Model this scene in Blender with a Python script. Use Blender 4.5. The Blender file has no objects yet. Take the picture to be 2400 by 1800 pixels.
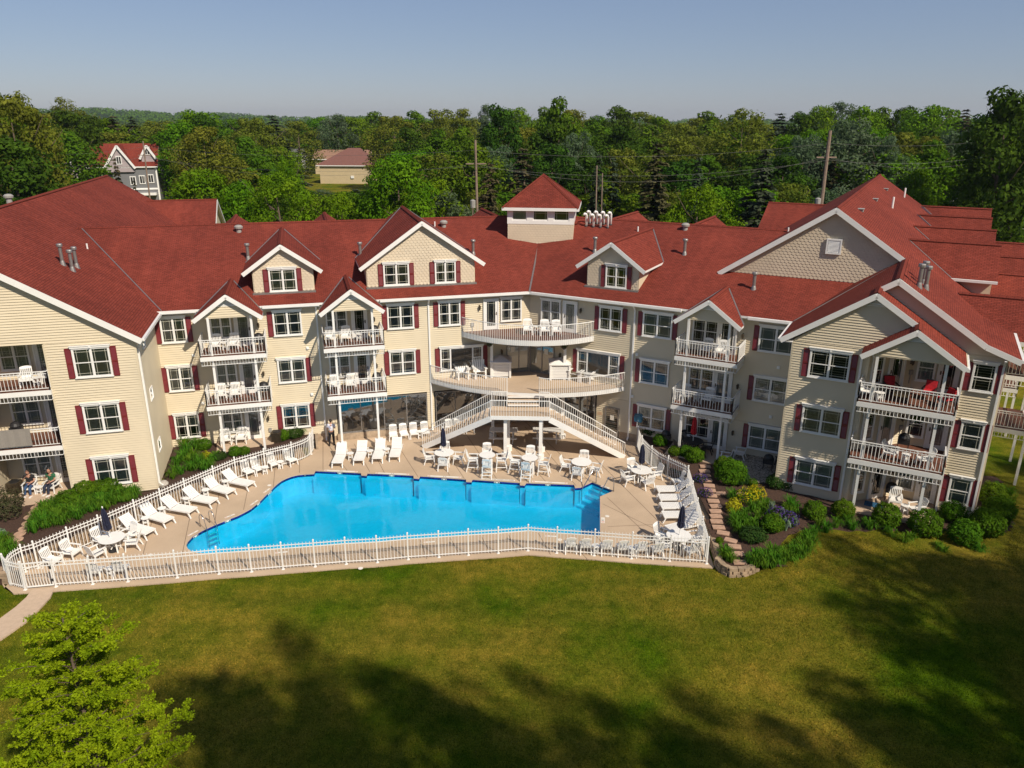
import bpy, math, random
from mathutils import Matrix, Vector, geometry, noise
R_ = math.radians
S = bpy.context.scene
COL = S.collection
# ------------------------------------------------------------------ camera
FPX, TH, RO, CH = 1794.06, R_(18.9324), R_(0.1836), 19.6264
_d = Vector((0, math.cos(TH), -math.sin(TH))); _u0 = Vector((0, math.sin(TH), math.cos(TH))); _r0 = Vector((1, 0, 0))
_r = math.cos(RO) * _r0 + math.sin(RO) * _u0
_u = -math.sin(RO) * _r0 + math.cos(RO) * _u0
cam = bpy.data.cameras.new('camera'); camo = bpy.data.objects.new('camera', cam); COL.objects.link(camo)
cam.sensor_width = 36.0; cam.lens = FPX / 2400 * 36
cam.clip_start = 0.5; cam.clip_end = 9000
m = Matrix((( _r.x, _u.x, -_d.x, 0), (_r.y, _u.y, -_d.y, 0), (_r.z, _u.z, -_d.z, CH), (0, 0, 0, 1)))
camo.matrix_world = m
S.camera = camo
# ------------------------------------------------------------------ sky, sun, exposure
SUN_AZ, SUN_EL = 139.0, 43.0
w = bpy.data.worlds.new('World'); S.world = w; w.use_nodes = True
nt = w.node_tree; bg = nt.nodes['Background']
sk = nt.nodes.new('ShaderNodeTexSky'); sk.sky_type = 'NISHITA'; sk.sun_disc = False
sk.sun_elevation = R_(SUN_EL); sk.sun_rotation = R_(SUN_AZ)
sk.altitude = 200; sk.air_density = 1.0; sk.dust_density = 0.35; sk.ozone_density = 1.6
tn = nt.nodes.new('ShaderNodeMix'); tn.data_type = 'RGBA'; tn.blend_type = 'MULTIPLY'; tn.inputs[0].default_value = 1; tn.inputs[7].default_value = (.98, .95, 1.06, 1)
nt.links.new(sk.outputs[0], tn.inputs[6]); hz_ = nt.nodes.new('ShaderNodeMix'); hz_.data_type = 'RGBA'; hz_.inputs[0].default_value = .55; hz_.inputs[7].default_value = (1.75, 2.35, 3.6, 1)   # even summer haze over the whole sky
nt.links.new(tn.outputs[2], hz_.inputs[6]); nt.links.new(hz_.outputs[2], bg.inputs[0]); bg.inputs[1].default_value = 0.076
sun = bpy.data.lights.new('sun', 'SUN'); suno = bpy.data.objects.new('sun', sun); COL.objects.link(suno)
sun.energy = 4.0; sun.angle = R_(0.8); sun.color = (1.0, 0.88, 0.72)
a_, e_ = R_(SUN_AZ), R_(SUN_EL)
sd = Vector((math.sin(a_) * math.cos(e_), math.cos(a_) * math.cos(e_), math.sin(e_)))
suno.rotation_euler = sd.to_track_quat('Z', 'Y').to_euler()
S.view_settings.view_transform = 'Standard'; S.view_settings.look = 'None'
S.view_settings.exposure = 0.4; S.view_settings.gamma = 1.0; S.view_settings.use_curve_mapping = False
S.render.engine = 'CYCLES'
S.cycles.transparent_max_bounces = 24; S.cycles.max_bounces = 8
# ------------------------------------------------------------------ helpers
def ray(px, py):
    return (_d * FPX + _r * (px - 1200) - _u * (py - 900)).normalized()
def at(px, py, z=0.0):          # ground (height z) position seen at photograph pixel
    v = ray(px, py); t = (z - CH) / v.z
    return Vector((v.x * t, v.y * t, z))
def atD(px, py, D):             # point at horizontal distance D
    v = ray(px, py); t = D / math.hypot(v.x, v.y)
    return Vector((v.x * t, v.y * t, CH + v.z * t))
def reg(x0, y0, sc):
    return lambda x, y: (x0 + x * sc, y0 + y * sc)
class Fr:
    def __init__(self, o, az):
        self.o = Vector(o); self.az = az
        self.e = Vector((math.sin(az), math.cos(az), 0)); self.n = Vector((math.cos(az), -math.sin(az), 0))
    def __call__(self, s, n, z): return self.o + self.e * s + self.n * n + Vector((0, 0, z))
    @property
    def rz(self): return math.pi / 2 - self.az
    def loc(self, p):
        d = p - self.o
        return d.dot(self.e), d.dot(self.n), p.z
WM = {}
class MB:
    def __init__(self, F=None): self.v = []; self.f = []; self.m = []; self.uv = {}; self.F = F
    def p(self, a, b, c): return self.F(a, b, c) if self.F else Vector((a, b, c))
    def face(self, pts, mi=0, uv=None):
        i = len(self.v); self.v += [tuple(q) for q in pts]; self.f.append(tuple(range(i, i + len(pts)))); self.m.append(mi)
        if uv: self.uv[len(self.f) - 1] = uv
    def q(self, pts, mi=0, uv=None):       # pts in frame coordinates
        P = [self.p(*t) for t in pts]
        if self.F: P.reverse(); uv = uv[::-1] if uv else None
        self.face(P, mi, uv)
    def box(self, a0, a1, b0, b1, c0, c1, mi=0):
        P = [self.p(a, b, c) for c in (c0, c1) for a, b in ((a0, b0), (a1, b0), (a1, b1), (a0, b1))]
        self._hex(P, mi, bool(self.F))
    def _hex(self, P, mi, flip=False):
        i = len(self.v); self.v += [tuple(t) for t in P]
        for f in ((3, 2, 1, 0), (4, 5, 6, 7), (0, 1, 5, 4), (1, 2, 6, 5), (2, 3, 7, 6), (3, 0, 4, 7)):
            f = tuple(i + k for k in f); self.f.append(f[::-1] if flip else f); self.m.append(mi)
    def cbox(self, c, sx, sy, sz, rz=0, mi=0, rx=0, ry=0):   # centred rotated box
        M = Matrix.Translation(self.p(*c)) @ Matrix.Rotation(rz, 4, 'Z') @ Matrix.Rotation(ry, 4, 'Y') @ Matrix.Rotation(rx, 4, 'X')
        self._hex([M @ Vector((a * sx / 2, b * sy / 2, cc * sz / 2)) for cc in (-1, 1) for a, b in ((-1, -1), (1, -1), (1, 1), (-1, 1))], mi)
    def bar(self, p0, p1, wd, ht, mi=0):   # rectangular bar between two points (frame coords)
        p0 = self.p(*p0); p1 = self.p(*p1); d = (p1 - p0).normalized()
        up = Vector((0, 0, 1)) if abs(d.z) < .95 else Vector((0, 1, 0))
        sde = d.cross(up).normalized() * wd / 2; u = sde.cross(d).normalized() * ht / 2
        self._hex([p + x for p in (p0, p1) for x in (-sde - u, sde - u, sde + u, -sde + u)], mi)
    def tube(self, pts, r, n=6, mi=0, caps=True):
        pts = [self.p(*t) for t in pts]; rr = r if isinstance(r, (list, tuple)) else [r] * len(pts); rings = []
        for k, p in enumerate(pts):
            d = (pts[min(k + 1, len(pts) - 1)] - pts[max(k - 1, 0)]).normalized()
            up = Vector((0, 0, 1)) if abs(d.z) < .9 else Vector((0, 1, 0))
            x = d.cross(up).normalized(); y = d.cross(x)
            i = len(self.v)
            self.v += [tuple(p + (x * math.cos(t) + y * math.sin(t)) * rr[k]) for t in (2 * math.pi * j / n for j in range(n))]
            rings.append(i)
        for a, b in zip(rings, rings[1:]):
            for j in range(n):
                self.f.append((a + j, b + j, b + (j + 1) % n, a + (j + 1) % n)); self.m.append(mi)
        if caps:
            self.f.append(tuple(rings[0] + j for j in range(n))); self.f.append(tuple(rings[-1] + j for j in reversed(range(n)))); self.m += [mi, mi]
    def lathe(self, prof, c=(0, 0, 0), n=12, mi=0):
        c = self.p(*c); rings = []
        for r, z in prof:
            i = len(self.v); self.v += [(c.x + r * math.cos(2 * math.pi * j / n), c.y + r * math.sin(2 * math.pi * j / n), c.z + z) for j in range(n)]; rings.append(i)
        for a, b in zip(rings, rings[1:]):
            for j in range(n):
                self.f.append((a + j, a + (j + 1) % n, b + (j + 1) % n, b + j)); self.m.append(mi)
        self.f.append(tuple(rings[0] + j for j in reversed(range(n)))); self.f.append(tuple(rings[-1] + j for j in range(n))); self.m += [mi, mi]
    def slab(self, poly, z0, z1, mi=0, ms=None):    # poly: world xy (ccw or cw) -> prism
        ms = mi if ms is None else ms
        P = [(q[0], q[1]) for q in poly]
        A = sum(P[i][0] * P[(i + 1) % len(P)][1] - P[(i + 1) % len(P)][0] * P[i][1] for i in range(len(P)))
        if A < 0: P.reverse()
        tr = geometry.tessellate_polygon([[Vector((x, y, 0)) for x, y in P]])
        i = len(self.v); n = len(P); self.v += [(x, y, z1) for x, y in P] + [(x, y, z0) for x, y in P]
        for t in tr:
            a, b, c = t
            ar = (P[b][0] - P[a][0]) * (P[c][1] - P[a][1]) - (P[c][0] - P[a][0]) * (P[b][1] - P[a][1])
            if ar < 0: a, c = c, a
            self.f.append((i + a, i + b, i + c)); self.m.append(mi)
            self.f.append((i + n + c, i + n + b, i + n + a)); self.m.append(ms)
        for k in range(n):
            self.f.append((i + n + k, i + n + (k + 1) % n, i + (k + 1) % n, i + k)); self.m.append(ms)
    def mesh(self, name, mats, smooth=False):
        me = bpy.data.meshes.new(name); me.from_pydata(self.v, [], self.f)
        for mt in mats: me.materials.append(M[mt] if isinstance(mt, str) else mt)
        if len(mats) > 1: me.polygons.foreach_set('material_index', self.m)
        if self.uv:
            l = me.uv_layers.new(name='UVMap'); 
            for fi, uv in self.uv.items():
                st = me.polygons[fi].loop_start
                for k, t in enumerate(uv): l.data[st + k].uv = t
        if smooth: me.polygons.foreach_set('use_smooth', [True] * len(me.polygons))
        me.update(); return me
    def build(self, name, mats, parent=None, smooth=False, **kw):
        if isinstance(mats, str): mats = [mats]
        return obj(name, self.mesh(name, mats, smooth), parent, **kw)
def obj(name, me, parent=None, loc=(0, 0, 0), rz=0, scale=None, **props):
    o = bpy.data.objects.new(name, me); COL.objects.link(o)
    o.location = loc; o.rotation_euler = (0, 0, rz)
    if scale: o.scale = scale
    if parent:
        o.parent = parent
        if parent.name in WM: o.matrix_parent_inverse = WM[parent.name].inverted()
    if me is None or props.pop('track', False):
        WM[o.name] = Matrix.Translation(Vector(loc)) @ Matrix.Rotation(rz, 4, 'Z')
    elif Vector(loc).length > 0 or rz: WM[o.name] = Matrix.Translation(Vector(loc)) @ Matrix.Rotation(rz, 4, 'Z')
    for k, v in props.items(): o[k] = v
    return o
def tag(o, label=None, category=None, group=None, kind=None):
    for k, v in (('label', label), ('category', category), ('group', group), ('kind', kind)):
        if v: o[k] = v
    return o
def dup(root, loc, rz=0, label=None, group=None, scale=None):
    r = root.copy(); COL.objects.link(r); r.location = loc; r.rotation_euler = (0, 0, rz)
    if scale: r.scale = scale
    if label: r['label'] = label
    if group: r['group'] = group
    for ch in KIDS.get(root.name, ()):
        c = ch.copy(); COL.objects.link(c); c.parent = r
        for g in KIDS.get(ch.name, ()):
            d = g.copy(); COL.objects.link(d); d.parent = c
    return r
KIDS = {}
def proto(name, label, category, group=None):   # an Empty at the origin whose parts are built around it
    o = bpy.data.objects.new(name, None); COL.objects.link(o); o.empty_display_size = .2
    tag(o, label, category, group); KIDS[o.name] = []; return o
def part(mb, name, mats, root, smooth=False):
    o = bpy.data.objects.new(name, mb.mesh(name, [mats] if isinstance(mats, str) else mats, smooth)); COL.objects.link(o)
    o.parent = root; KIDS.setdefault(root.name, []).append(o); KIDS.setdefault(o.name, []); return o
def sharedpart(me, name, root):
    o = bpy.data.objects.new(name, me); COL.objects.link(o); o.parent = root
    KIDS.setdefault(root.name, []).append(o); KIDS.setdefault(o.name, []); return o
class Placer:      # first placement moves the prototype itself, later ones copy it
    def __init__(self, root): self.root = root; self.used = False
    def __call__(self, loc, rz=0, label=None, group=None, scale=None):
        if not self.used:
            self.used = True; r = self.root; r.location = loc; r.rotation_euler = (0, 0, rz)
            if scale: r.scale = scale
            if label: r['label'] = label
            if group: r['group'] = group
            return r
        return dup(self.root, loc, rz, label, group, scale)
# ------------------------------------------------------------------ materials
M = {}
def nodes(name):
    mt = bpy.data.materials.new(name); mt.use_nodes = True; M[name] = mt
    t = mt.node_tree; return mt, t, t.nodes['Principled BSDF']
def nn(t, typ, **kw):
    n = t.nodes.new(typ)
    for k, v in kw.items():
        if k in n.inputs: n.inputs[k].default_value = v
        else: setattr(n, k, v)
    return n
def noisecol(t, coord, scale, c1, c2, detail=4, lo=.3, hi=.7, rough=.55):
    n = nn(t, 'ShaderNodeTexNoise'); n.inputs['Scale'].default_value = scale; n.inputs['Detail'].default_value = detail; n.inputs['Roughness'].default_value = rough
    t.links.new(coord, n.inputs['Vector'])
    r = nn(t, 'ShaderNodeValToRGB'); r.color_ramp.elements[0].position = lo; r.color_ramp.elements[1].position = hi
    r.color_ramp.elements[0].color = (*c1, 1); r.color_ramp.elements[1].color = (*c2, 1)
    t.links.new(n.outputs['Fac'], r.inputs['Fac']); return n, r
def mat(name, col, rough=.5, var=.12, scale=3.0, metal=0, spec=.5, bump=0, bscale=40, obj_coord=True):
    mt, t, b = nodes(name)
    tc = nn(t, 'ShaderNodeTexCoord'); co = nn(t, 'ShaderNodeNewGeometry').outputs['Position'] if not obj_coord else tc.outputs['Object']
    c1 = tuple(max(0, c * (1 - var)) for c in col); c2 = tuple(min(1, c * (1 + var)) for c in col)
    n, r = noisecol(t, co, scale, c1, c2)
    t.links.new(r.outputs[0], b.inputs['Base Color'])
    b.inputs['Roughness'].default_value = rough; b.inputs['Metallic'].default_value = metal
    b.inputs['Specular IOR Level'].default_value = spec
    if bump:
        n2 = nn(t, 'ShaderNodeTexNoise'); n2.inputs['Scale'].default_value = bscale; t.links.new(co, n2.inputs['Vector'])
        bp = nn(t, 'ShaderNodeBump'); bp.inputs['Strength'].default_value = bump; bp.inputs['Distance'].default_value = .02
        t.links.new(n2.outputs['Fac'], bp.inputs['Height']); t.links.new(bp.outputs[0], b.inputs['Normal'])
    return mt
mat('siding', (.63, .55, .40), .55, .05, .6, obj_coord=False)
mat('shake', (.61, .52, .39), .6, .06, 1.2, obj_coord=False)
mat('white', (.78, .78, .76), .4, .04, 1.5)
mat('white_resin', (.80, .80, .78), .35, .03, 2)
mat('shutter', (.175, .024, .028), .32, .12, 2, obj_coord=False)
mat('brown_deck', (.13, .05, .03), .6, .25, 6)
mat('metal', (.30, .29, .28), .5, .15, 6, metal=.7)
mat('steel', (.6, .6, .62), .15, .05, 6, metal=1)
mat('dark', (.02, .02, .022), .5, .2, 5)
mat('navy', (.008, .011, .035), .8, .3, 8, bump=.4, bscale=18)
mat('red_cloth', (.45, .01, .02), .8, .2, 8, bump=.4, bscale=18)
mat('interior', (.018, .018, .018), .8, .4, 1.5)  # near-black colour stands in for the shade of unlit interiors behind glass
mat('blind', (.42, .43, .38), .6, .06, 2)
mat('curtain', (.30, .31, .31), .8, .25, 5)
mat('grille', (.5, .5, .42), .4, .05, 3)
mat('foundation', (.36, .28, .20), .85, .25, 4, bump=.3)
mat('wood_pole', (.22, .16, .12), .85, .25, 3, bump=.3)
mat('bark', (.09, .065, .045), .9, .3, 6, bump=.5)
mat('mulch', (.055, .028, .018), .95, .55, 14, bump=1.0, bscale=30, obj_coord=False)
mat('paver', (.42, .27, .19), .8, .18, 5, bump=.2)
mat('block', (.34, .25, .165), .9, .3, 3.5, bump=.5, bscale=25, obj_coord=False)
mat('rock', (.40, .37, .33), .9, .2, 5, bump=.5)
mat('plate', (.72, .69, .62), .5, .06, 3)
mat('ink', (.03, .03, .05), .6, 0, 3)
mat('inkred', (.6, .12, .08), .6, 0, 3)
mat('skin', (.42, .22, .15), .55, .08, 5)
mat('hair', (.02, .014, .01), .7, .2, 20)
mat('hair_grey', (.07, .05, .04), .7, .2, 20)
mat('cloth_black', (.012, .012, .014), .85, .2, 8)
mat('cloth_green', (.02, .11, .05), .85, .2, 8)
mat('jeans', (.03, .07, .16), .85, .25, 8)
mat('jeans_dark', (.018, .025, .05), .85, .25, 8)
mat('bronze', (.10, .08, .055), .4, .2, 8, metal=.6)
mat('planter', (.30, .29, .27), .6, .1, 4)
mat('wicker', (.20, .18, .16), .8, .35, 30)
mat('tarp_blue', (.01, .09, .17), .5, .3, 10)
mat('sign_yellow', (.62, .50, .33), .6, .05, 4)
mat('mat_brown', (.10, .06, .04), .95, .3, 20)
mat('mat_blue', (.02, .10, .20), .9, .6, 12)
mat('gold_cloth', (.30, .21, .09), .9, .2, 6)
mat('grey_house', (.16, .165, .175), .7, .06, .8, obj_coord=False)
mat('mauve_house', (.36, .31, .32), .7, .06, .8, obj_coord=False)
mat('tan_wall', (.52, .42, .26), .7, .05, 1, obj_coord=False)
mat('brown_roof', (.17, .075, .06), .9, .12, 2, obj_coord=False)
mat('tan_roof', (.26, .15, .10), .9, .12, 2, obj_coord=False)
mat('grey_roof', (.12, .12, .12), .9, .12, 2, obj_coord=False)
mat('wire', (.16, .16, .14), .5, 0, 1)
mat('path_concrete', (.50, .38, .275), .85, .08, 5, bump=.1, bscale=80, obj_coord=False)
mat('asphalt', (.2, .185, .16), .9, .12, 1, obj_coord=False)
# shirt with pale blue print
mt, t, b = nodes('print_shirt'); tc = nn(t, 'ShaderNodeTexCoord')
n, r = noisecol(t, tc.outputs['Object'], 14, (.25, .32, .55), (.75, .75, .78), 2, .38, .5); t.links.new(r.outputs[0], b.inputs['Base Color']); b.inputs['Roughness'].default_value = .8
# rug with fine weave
mt, t, b = nodes('grey_rug'); tc = nn(t, 'ShaderNodeTexCoord'); wv = nn(t, 'ShaderNodeTexWave'); wv.inputs['Scale'].default_value = 9; wv.inputs['Distortion'].default_value = 3
t.links.new(tc.outputs['Object'], wv.inputs['Vector']); r = nn(t, 'ShaderNodeValToRGB'); r.color_ramp.elements[0].color = (.12, .11, .10, 1); r.color_ramp.elements[1].color = (.36, .33, .29, 1)
t.links.new(wv.outputs['Fac'], r.inputs['Fac']); t.links.new(r.outputs[0], b.inputs['Base Color']); b.inputs['Roughness'].default_value = .95
# roof shingles: UV in metres
def roofmat(name, base):
    mt, t, b = nodes(name); tc = nn(t, 'ShaderNodeTexCoord')
    br = nn(t, 'ShaderNodeTexBrick'); br.offset = .5; br.inputs['Scale'].default_value = 1
    br.inputs['Brick Width'].default_value = .26; br.inputs['Row Height'].default_value = .125; br.inputs['Mortar Size'].default_value = .012; br.inputs['Mortar Smooth'].default_value = .3
    br.inputs['Color1'].default_value = (*[c * .84 for c in base], 1); br.inputs['Color2'].default_value = (*[c * 1.14 for c in base], 1); br.inputs['Mortar'].default_value = (*[c * .42 for c in base], 1)
    t.links.new(tc.outputs['UV'], br.inputs['Vector'])
    geo = nn(t, 'ShaderNodeNewGeometry')
    n1, r1 = noisecol(t, geo.outputs['Position'], .22, (.80, .81, .82), (1.13, 1.10, 1.06), 5, .3, .72)
    mp = nn(t, 'ShaderNodeMapping'); mp.inputs['Scale'].default_value = (1.3, .12, 1); t.links.new(tc.outputs['UV'], mp.inputs['Vector'])
    n2, r2 = noisecol(t, mp.outputs[0], 1.0, (.86, .86, .88), (1.08, 1.06, 1.05), 4, .3, .7)
    n3, r3 = noisecol(t, tc.outputs['UV'], 14, (.86, .86, .86), (1.14, 1.13, 1.12), 2, .3, .7)
    cur = br.outputs['Color']
    for r in (r1, r2, r3):
        mx = nn(t, 'ShaderNodeMix', data_type='RGBA', blend_type='MULTIPLY'); mx.inputs[0].default_value = 1
        t.links.new(cur, mx.inputs[6]); t.links.new(r.outputs[0], mx.inputs[7]); cur = mx.outputs[2]
    t.links.new(cur, b.inputs['Base Color']); b.inputs['Roughness'].default_value = .95; b.inputs['Specular IOR Level'].default_value = .08
    sx = nn(t, 'ShaderNodeSeparateXYZ'); t.links.new(tc.outputs['UV'], sx.inputs[0])
    mm = nn(t, 'ShaderNodeMath', operation='MULTIPLY'); mm.inputs[1].default_value = 1 / .125; t.links.new(sx.outputs['Y'], mm.inputs[0])
    fr = nn(t, 'ShaderNodeMath', operation='FRACT'); t.links.new(mm.outputs[0], fr.inputs[0])
    ad = nn(t, 'ShaderNodeMath', operation='SUBTRACT'); ad.inputs[0].default_value = 1; t.links.new(fr.outputs[0], ad.inputs[1])
    bp = nn(t, 'ShaderNodeBump'); bp.inputs['Strength'].default_value = .6; bp.inputs['Distance'].default_value = .012
    t.links.new(ad.outputs[0], bp.inputs['Height']); t.links.new(bp.outputs[0], b.inputs['Normal'])
roofmat('roof', (.215, .048, .034))
# concrete pool deck
mt, t, b = nodes('deck'); geo = nn(t, 'ShaderNodeNewGeometry')
n1, r1 = noisecol(t, geo.outputs['Position'], .45, (.43, .325, .225), (.53, .405, .285), 6, .3, .7)
n2, r2 = noisecol(t, geo.outputs['Position'], 45, (.86, .86, .86), (1.12, 1.12, 1.12), 2, .35, .65)
mx = nn(t, 'ShaderNodeMix', data_type='RGBA', blend_type='MULTIPLY'); mx.inputs[0].default_value = 1
t.links.new(r1.outputs[0], mx.inputs[6]); t.links.new(r2.outputs[0], mx.inputs[7]); t.links.new(mx.outputs[2], b.inputs['Base Color']); b.inputs['Roughness'].default_value = .85
mat('joint', (.16, .11, .075), .95, .2, 5)
# gravel
mt, t, b = nodes('gravel'); geo = nn(t, 'ShaderNodeNewGeometry'); vo = nn(t, 'ShaderNodeTexVoronoi'); vo.inputs['Scale'].default_value = 16
t.links.new(geo.outputs['Position'], vo.inputs['Vector']); r = nn(t, 'ShaderNodeValToRGB'); r.color_ramp.elements[0].color = (.10, .085, .07, 1); r.color_ramp.elements[1].color = (.52, .46, .38, 1)
sp = nn(t, 'ShaderNodeSeparateColor'); t.links.new(vo.outputs['Color'], sp.inputs[0]); t.links.new(sp.outputs[0], r.inputs['Fac']); t.links.new(r.outputs[0], b.inputs['Base Color']); b.inputs['Roughness'].default_value = .9
bp = nn(t, 'ShaderNodeBump'); bp.inputs['Strength'].default_value = 1; bp.inputs['Distance'].default_value = .04; bp.invert = True; t.links.new(vo.outputs['Distance'], bp.inputs['Height']); t.links.new(bp.outputs[0], b.inputs['Normal'])
# lawn
def lawnmat(name, tone):
    mt, t, b = nodes(name); geo = nn(t, 'ShaderNodeNewGeometry')
    n1, r1 = noisecol(t, geo.outputs['Position'], .15, (.056, .104, .003), (.205, .165, .020), 6, .36, .64, .62)
    n2, r2 = noisecol(t, geo.outputs['Position'], 1.7, (.62, .72, .6), (1.3, 1.2, 1.3), 6, .34, .68, .72)
    n3, r3 = noisecol(t, geo.outputs['Position'], 17, (.5, .56, .5), (1.6, 1.5, 1.6), 4, .34, .68, .75)
    mp = nn(t, 'ShaderNodeMapping'); mp.inputs['Scale'].default_value = (.08, .9, 1); mp.inputs['Rotation'].default_value = (0, 0, .05); t.links.new(geo.outputs['Position'], mp.inputs['Vector'])
    n4, r4 = noisecol(t, mp.outputs[0], 1.0, (.84, .9, .85), (1.16, 1.1, 1.12), 3, .35, .65)
    cur = r1.outputs[0]; rs = [r2, r3, r4]
    for r in rs:
        mx = nn(t, 'ShaderNodeMix', data_type='RGBA', blend_type='MULTIPLY'); mx.inputs[0].default_value = 1
        t.links.new(cur, mx.inputs[6]); t.links.new(r.outputs[0], mx.inputs[7]); cur = mx.outputs[2]
    if tone:
        at_ = nn(t, 'ShaderNodeAttribute', attribute_name='tone'); r = nn(t, 'ShaderNodeValToRGB'); e = r.color_ramp.elements; e[0].color = (.55, .7, .5, 1); e[1].color = (2.4, 1.9, 2.6, 1); m_ = e.new(.7); m_.color = (1.15, 1.15, 1, 1); t.links.new(at_.outputs['Fac'], r.inputs['Fac'])
        mx = nn(t, 'ShaderNodeMix', data_type='RGBA', blend_type='MULTIPLY'); mx.inputs[0].default_value = 1
        t.links.new(cur, mx.inputs[6]); t.links.new(r.outputs[0], mx.inputs[7]); cur = mx.outputs[2]
    t.links.new(cur, b.inputs['Base Color']); b.inputs['Roughness'].default_value = .98; b.inputs['Specular IOR Level'].default_value = .04
    bp = nn(t, 'ShaderNodeBump'); bp.inputs['Strength'].default_value = .9; bp.inputs['Distance'].default_value = .06; t.links.new(n3.outputs['Fac'], bp.inputs['Height'])
    if not tone: t.links.new(bp.outputs[0], b.inputs['Normal'])
lawnmat('lawn', False); lawnmat('lawn_blade', True)
# glass for windows: clear with mirror reflection by angle
def glassmat(name, tint, base):
    mt, t, b = nodes(name); t.nodes.remove(b); out = t.nodes['Material Output']
    tr = nn(t, 'ShaderNodeBsdfTransparent'); tr.inputs[0].default_value = (*tint, 1)
    gl = nn(t, 'ShaderNodeBsdfGlossy'); gl.inputs['Roughness'].default_value = .02; gl.inputs[0].default_value = (.95, .97, 1, 1)
    fz = nn(t, 'ShaderNodeFresnel'); fz.inputs['IOR'].default_value = 1.5
    mp = nn(t, 'ShaderNodeMapRange'); mp.inputs['To Min'].default_value = base; mp.inputs['To Max'].default_value = 1
    t.links.new(fz.outputs[0], mp.inputs['Value'])
    mx = nn(t, 'ShaderNodeMixShader'); t.links.new(mp.outputs[0], mx.inputs[0]); t.links.new(tr.outputs[0], mx.inputs[1]); t.links.new(gl.outputs[0], mx.inputs[2]); t.links.new(mx.outputs[0], out.inputs[0])
glassmat('glass', (.72, .76, .75), .07); glassmat('store_glass', (.55, .6, .62), .16)
# pool water
mt, t, b = nodes('water'); t.nodes.remove(b); out = t.nodes['Material Output']; geo = nn(t, 'ShaderNodeNewGeometry')
tr = nn(t, 'ShaderNodeBsdfTransparent'); tr.inputs[0].default_value = (.07, .80, .93, 1)
gl = nn(t, 'ShaderNodeBsdfGlossy'); gl.inputs['Roughness'].default_value = .03
fz = nn(t, 'ShaderNodeFresnel'); fz.inputs['IOR'].default_value = 1.33
n1 = nn(t, 'ShaderNodeTexNoise'); n1.inputs['Scale'].default_value = 2.6; n1.inputs['Detail'].default_value = 5; t.links.new(geo.outputs['Position'], n1.inputs['Vector'])
bp = nn(t, 'ShaderNodeBump'); bp.inputs['Strength'].default_value = .28; bp.inputs['Distance'].default_value = .03; t.links.new(n1.outputs['Fac'], bp.inputs['Height'])
t.links.new(bp.outputs[0], gl.inputs['Normal']); t.links.new(bp.outputs[0], fz.inputs['Normal'])
mx = nn(t, 'ShaderNodeMixShader'); t.links.new(fz.outputs[0], mx.inputs[0]); t.links.new(tr.outputs[0], mx.inputs[1]); t.links.new(gl.outputs[0], mx.inputs[2]); t.links.new(mx.outputs[0], out.inputs[0])
# pool plaster with soft caustic mottling of the basin
mt, t, b = nodes('plaster'); geo = nn(t, 'ShaderNodeNewGeometry')
n1, r1 = noisecol(t, geo.outputs['Position'], 5, (.36, .68, .84), (.42, .73, .89), 3, .35, .65); t.links.new(r1.outputs[0], b.inputs['Base Color']); b.inputs['Roughness'].default_value = .8
# waterline tile
mt, t, b = nodes('tile'); geo = nn(t, 'ShaderNodeNewGeometry'); vo = nn(t, 'ShaderNodeTexVoronoi'); vo.inputs['Scale'].default_value = 11; t.links.new(geo.outputs['Position'], vo.inputs['Vector'])
sp = nn(t, 'ShaderNodeSeparateColor'); t.links.new(vo.outputs['Color'], sp.inputs[0]); r = nn(t, 'ShaderNodeValToRGB'); r.color_ramp.elements[0].color = (.004, .006, .06, 1); r.color_ramp.elements[1].color = (.015, .03, .26, 1); t.links.new(sp.outputs[0], r.inputs['Fac']); t.links.new(r.outputs[0], b.inputs['Base Color']); b.inputs['Roughness'].default_value = .15
# foliage
def leafmat(name, c1, c2, trans=.35, hue=.0):
    mt, t, b = nodes(name); out = t.nodes['Material Output']
    oi = nn(t, 'ShaderNodeObjectInfo'); geo = nn(t, 'ShaderNodeNewGeometry')
    n1, r1 = noisecol(t, geo.outputs['Position'], .6 if hue == 0 else hue, c1, c2, 4, .32, .68)
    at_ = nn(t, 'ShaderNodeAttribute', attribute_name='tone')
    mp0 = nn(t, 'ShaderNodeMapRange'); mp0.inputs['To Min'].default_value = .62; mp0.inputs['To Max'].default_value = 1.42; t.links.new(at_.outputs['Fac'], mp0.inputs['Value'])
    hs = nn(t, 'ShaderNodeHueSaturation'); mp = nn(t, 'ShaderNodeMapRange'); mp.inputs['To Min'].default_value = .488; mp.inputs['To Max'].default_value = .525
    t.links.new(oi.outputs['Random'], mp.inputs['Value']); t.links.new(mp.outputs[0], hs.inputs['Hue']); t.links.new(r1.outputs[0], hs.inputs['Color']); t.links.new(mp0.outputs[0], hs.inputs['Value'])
    t.links.new(hs.outputs[0], b.inputs['Base Color']); b.inputs['Roughness'].default_value = .8; b.inputs['Specular IOR Level'].default_value = .06
    tl = nn(t, 'ShaderNodeBsdfTranslucent'); t.links.new(hs.outputs[0], tl.inputs[0])
    mx = nn(t, 'ShaderNodeMixShader'); mx.inputs[0].default_value = trans
    t.links.new(b.outputs[0], mx.inputs[1]); t.links.new(tl.outputs[0], mx.inputs[2]); t.links.new(mx.outputs[0], out.inputs[0])
leafmat('leaf_lime', (.19, .27, .006), (.31, .37, .010), .45, 2)
leafmat('leaf_bright', (.070, .155, .004), (.15, .25, .008))
leafmat('leaf_green', (.058, .118, .006), (.125, .195, .010))
leafmat('leaf_olive', (.095, .120, .010), (.18, .195, .024))
leafmat('leaf_silver', (.070, .115, .048), (.13, .17, .095))
leafmat('leaf_dark', (.028, .065, .006), (.070, .125, .010))
leafmat('leaf_spruce', (.050, .050, .020), (.105, .090, .045), .1)
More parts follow.
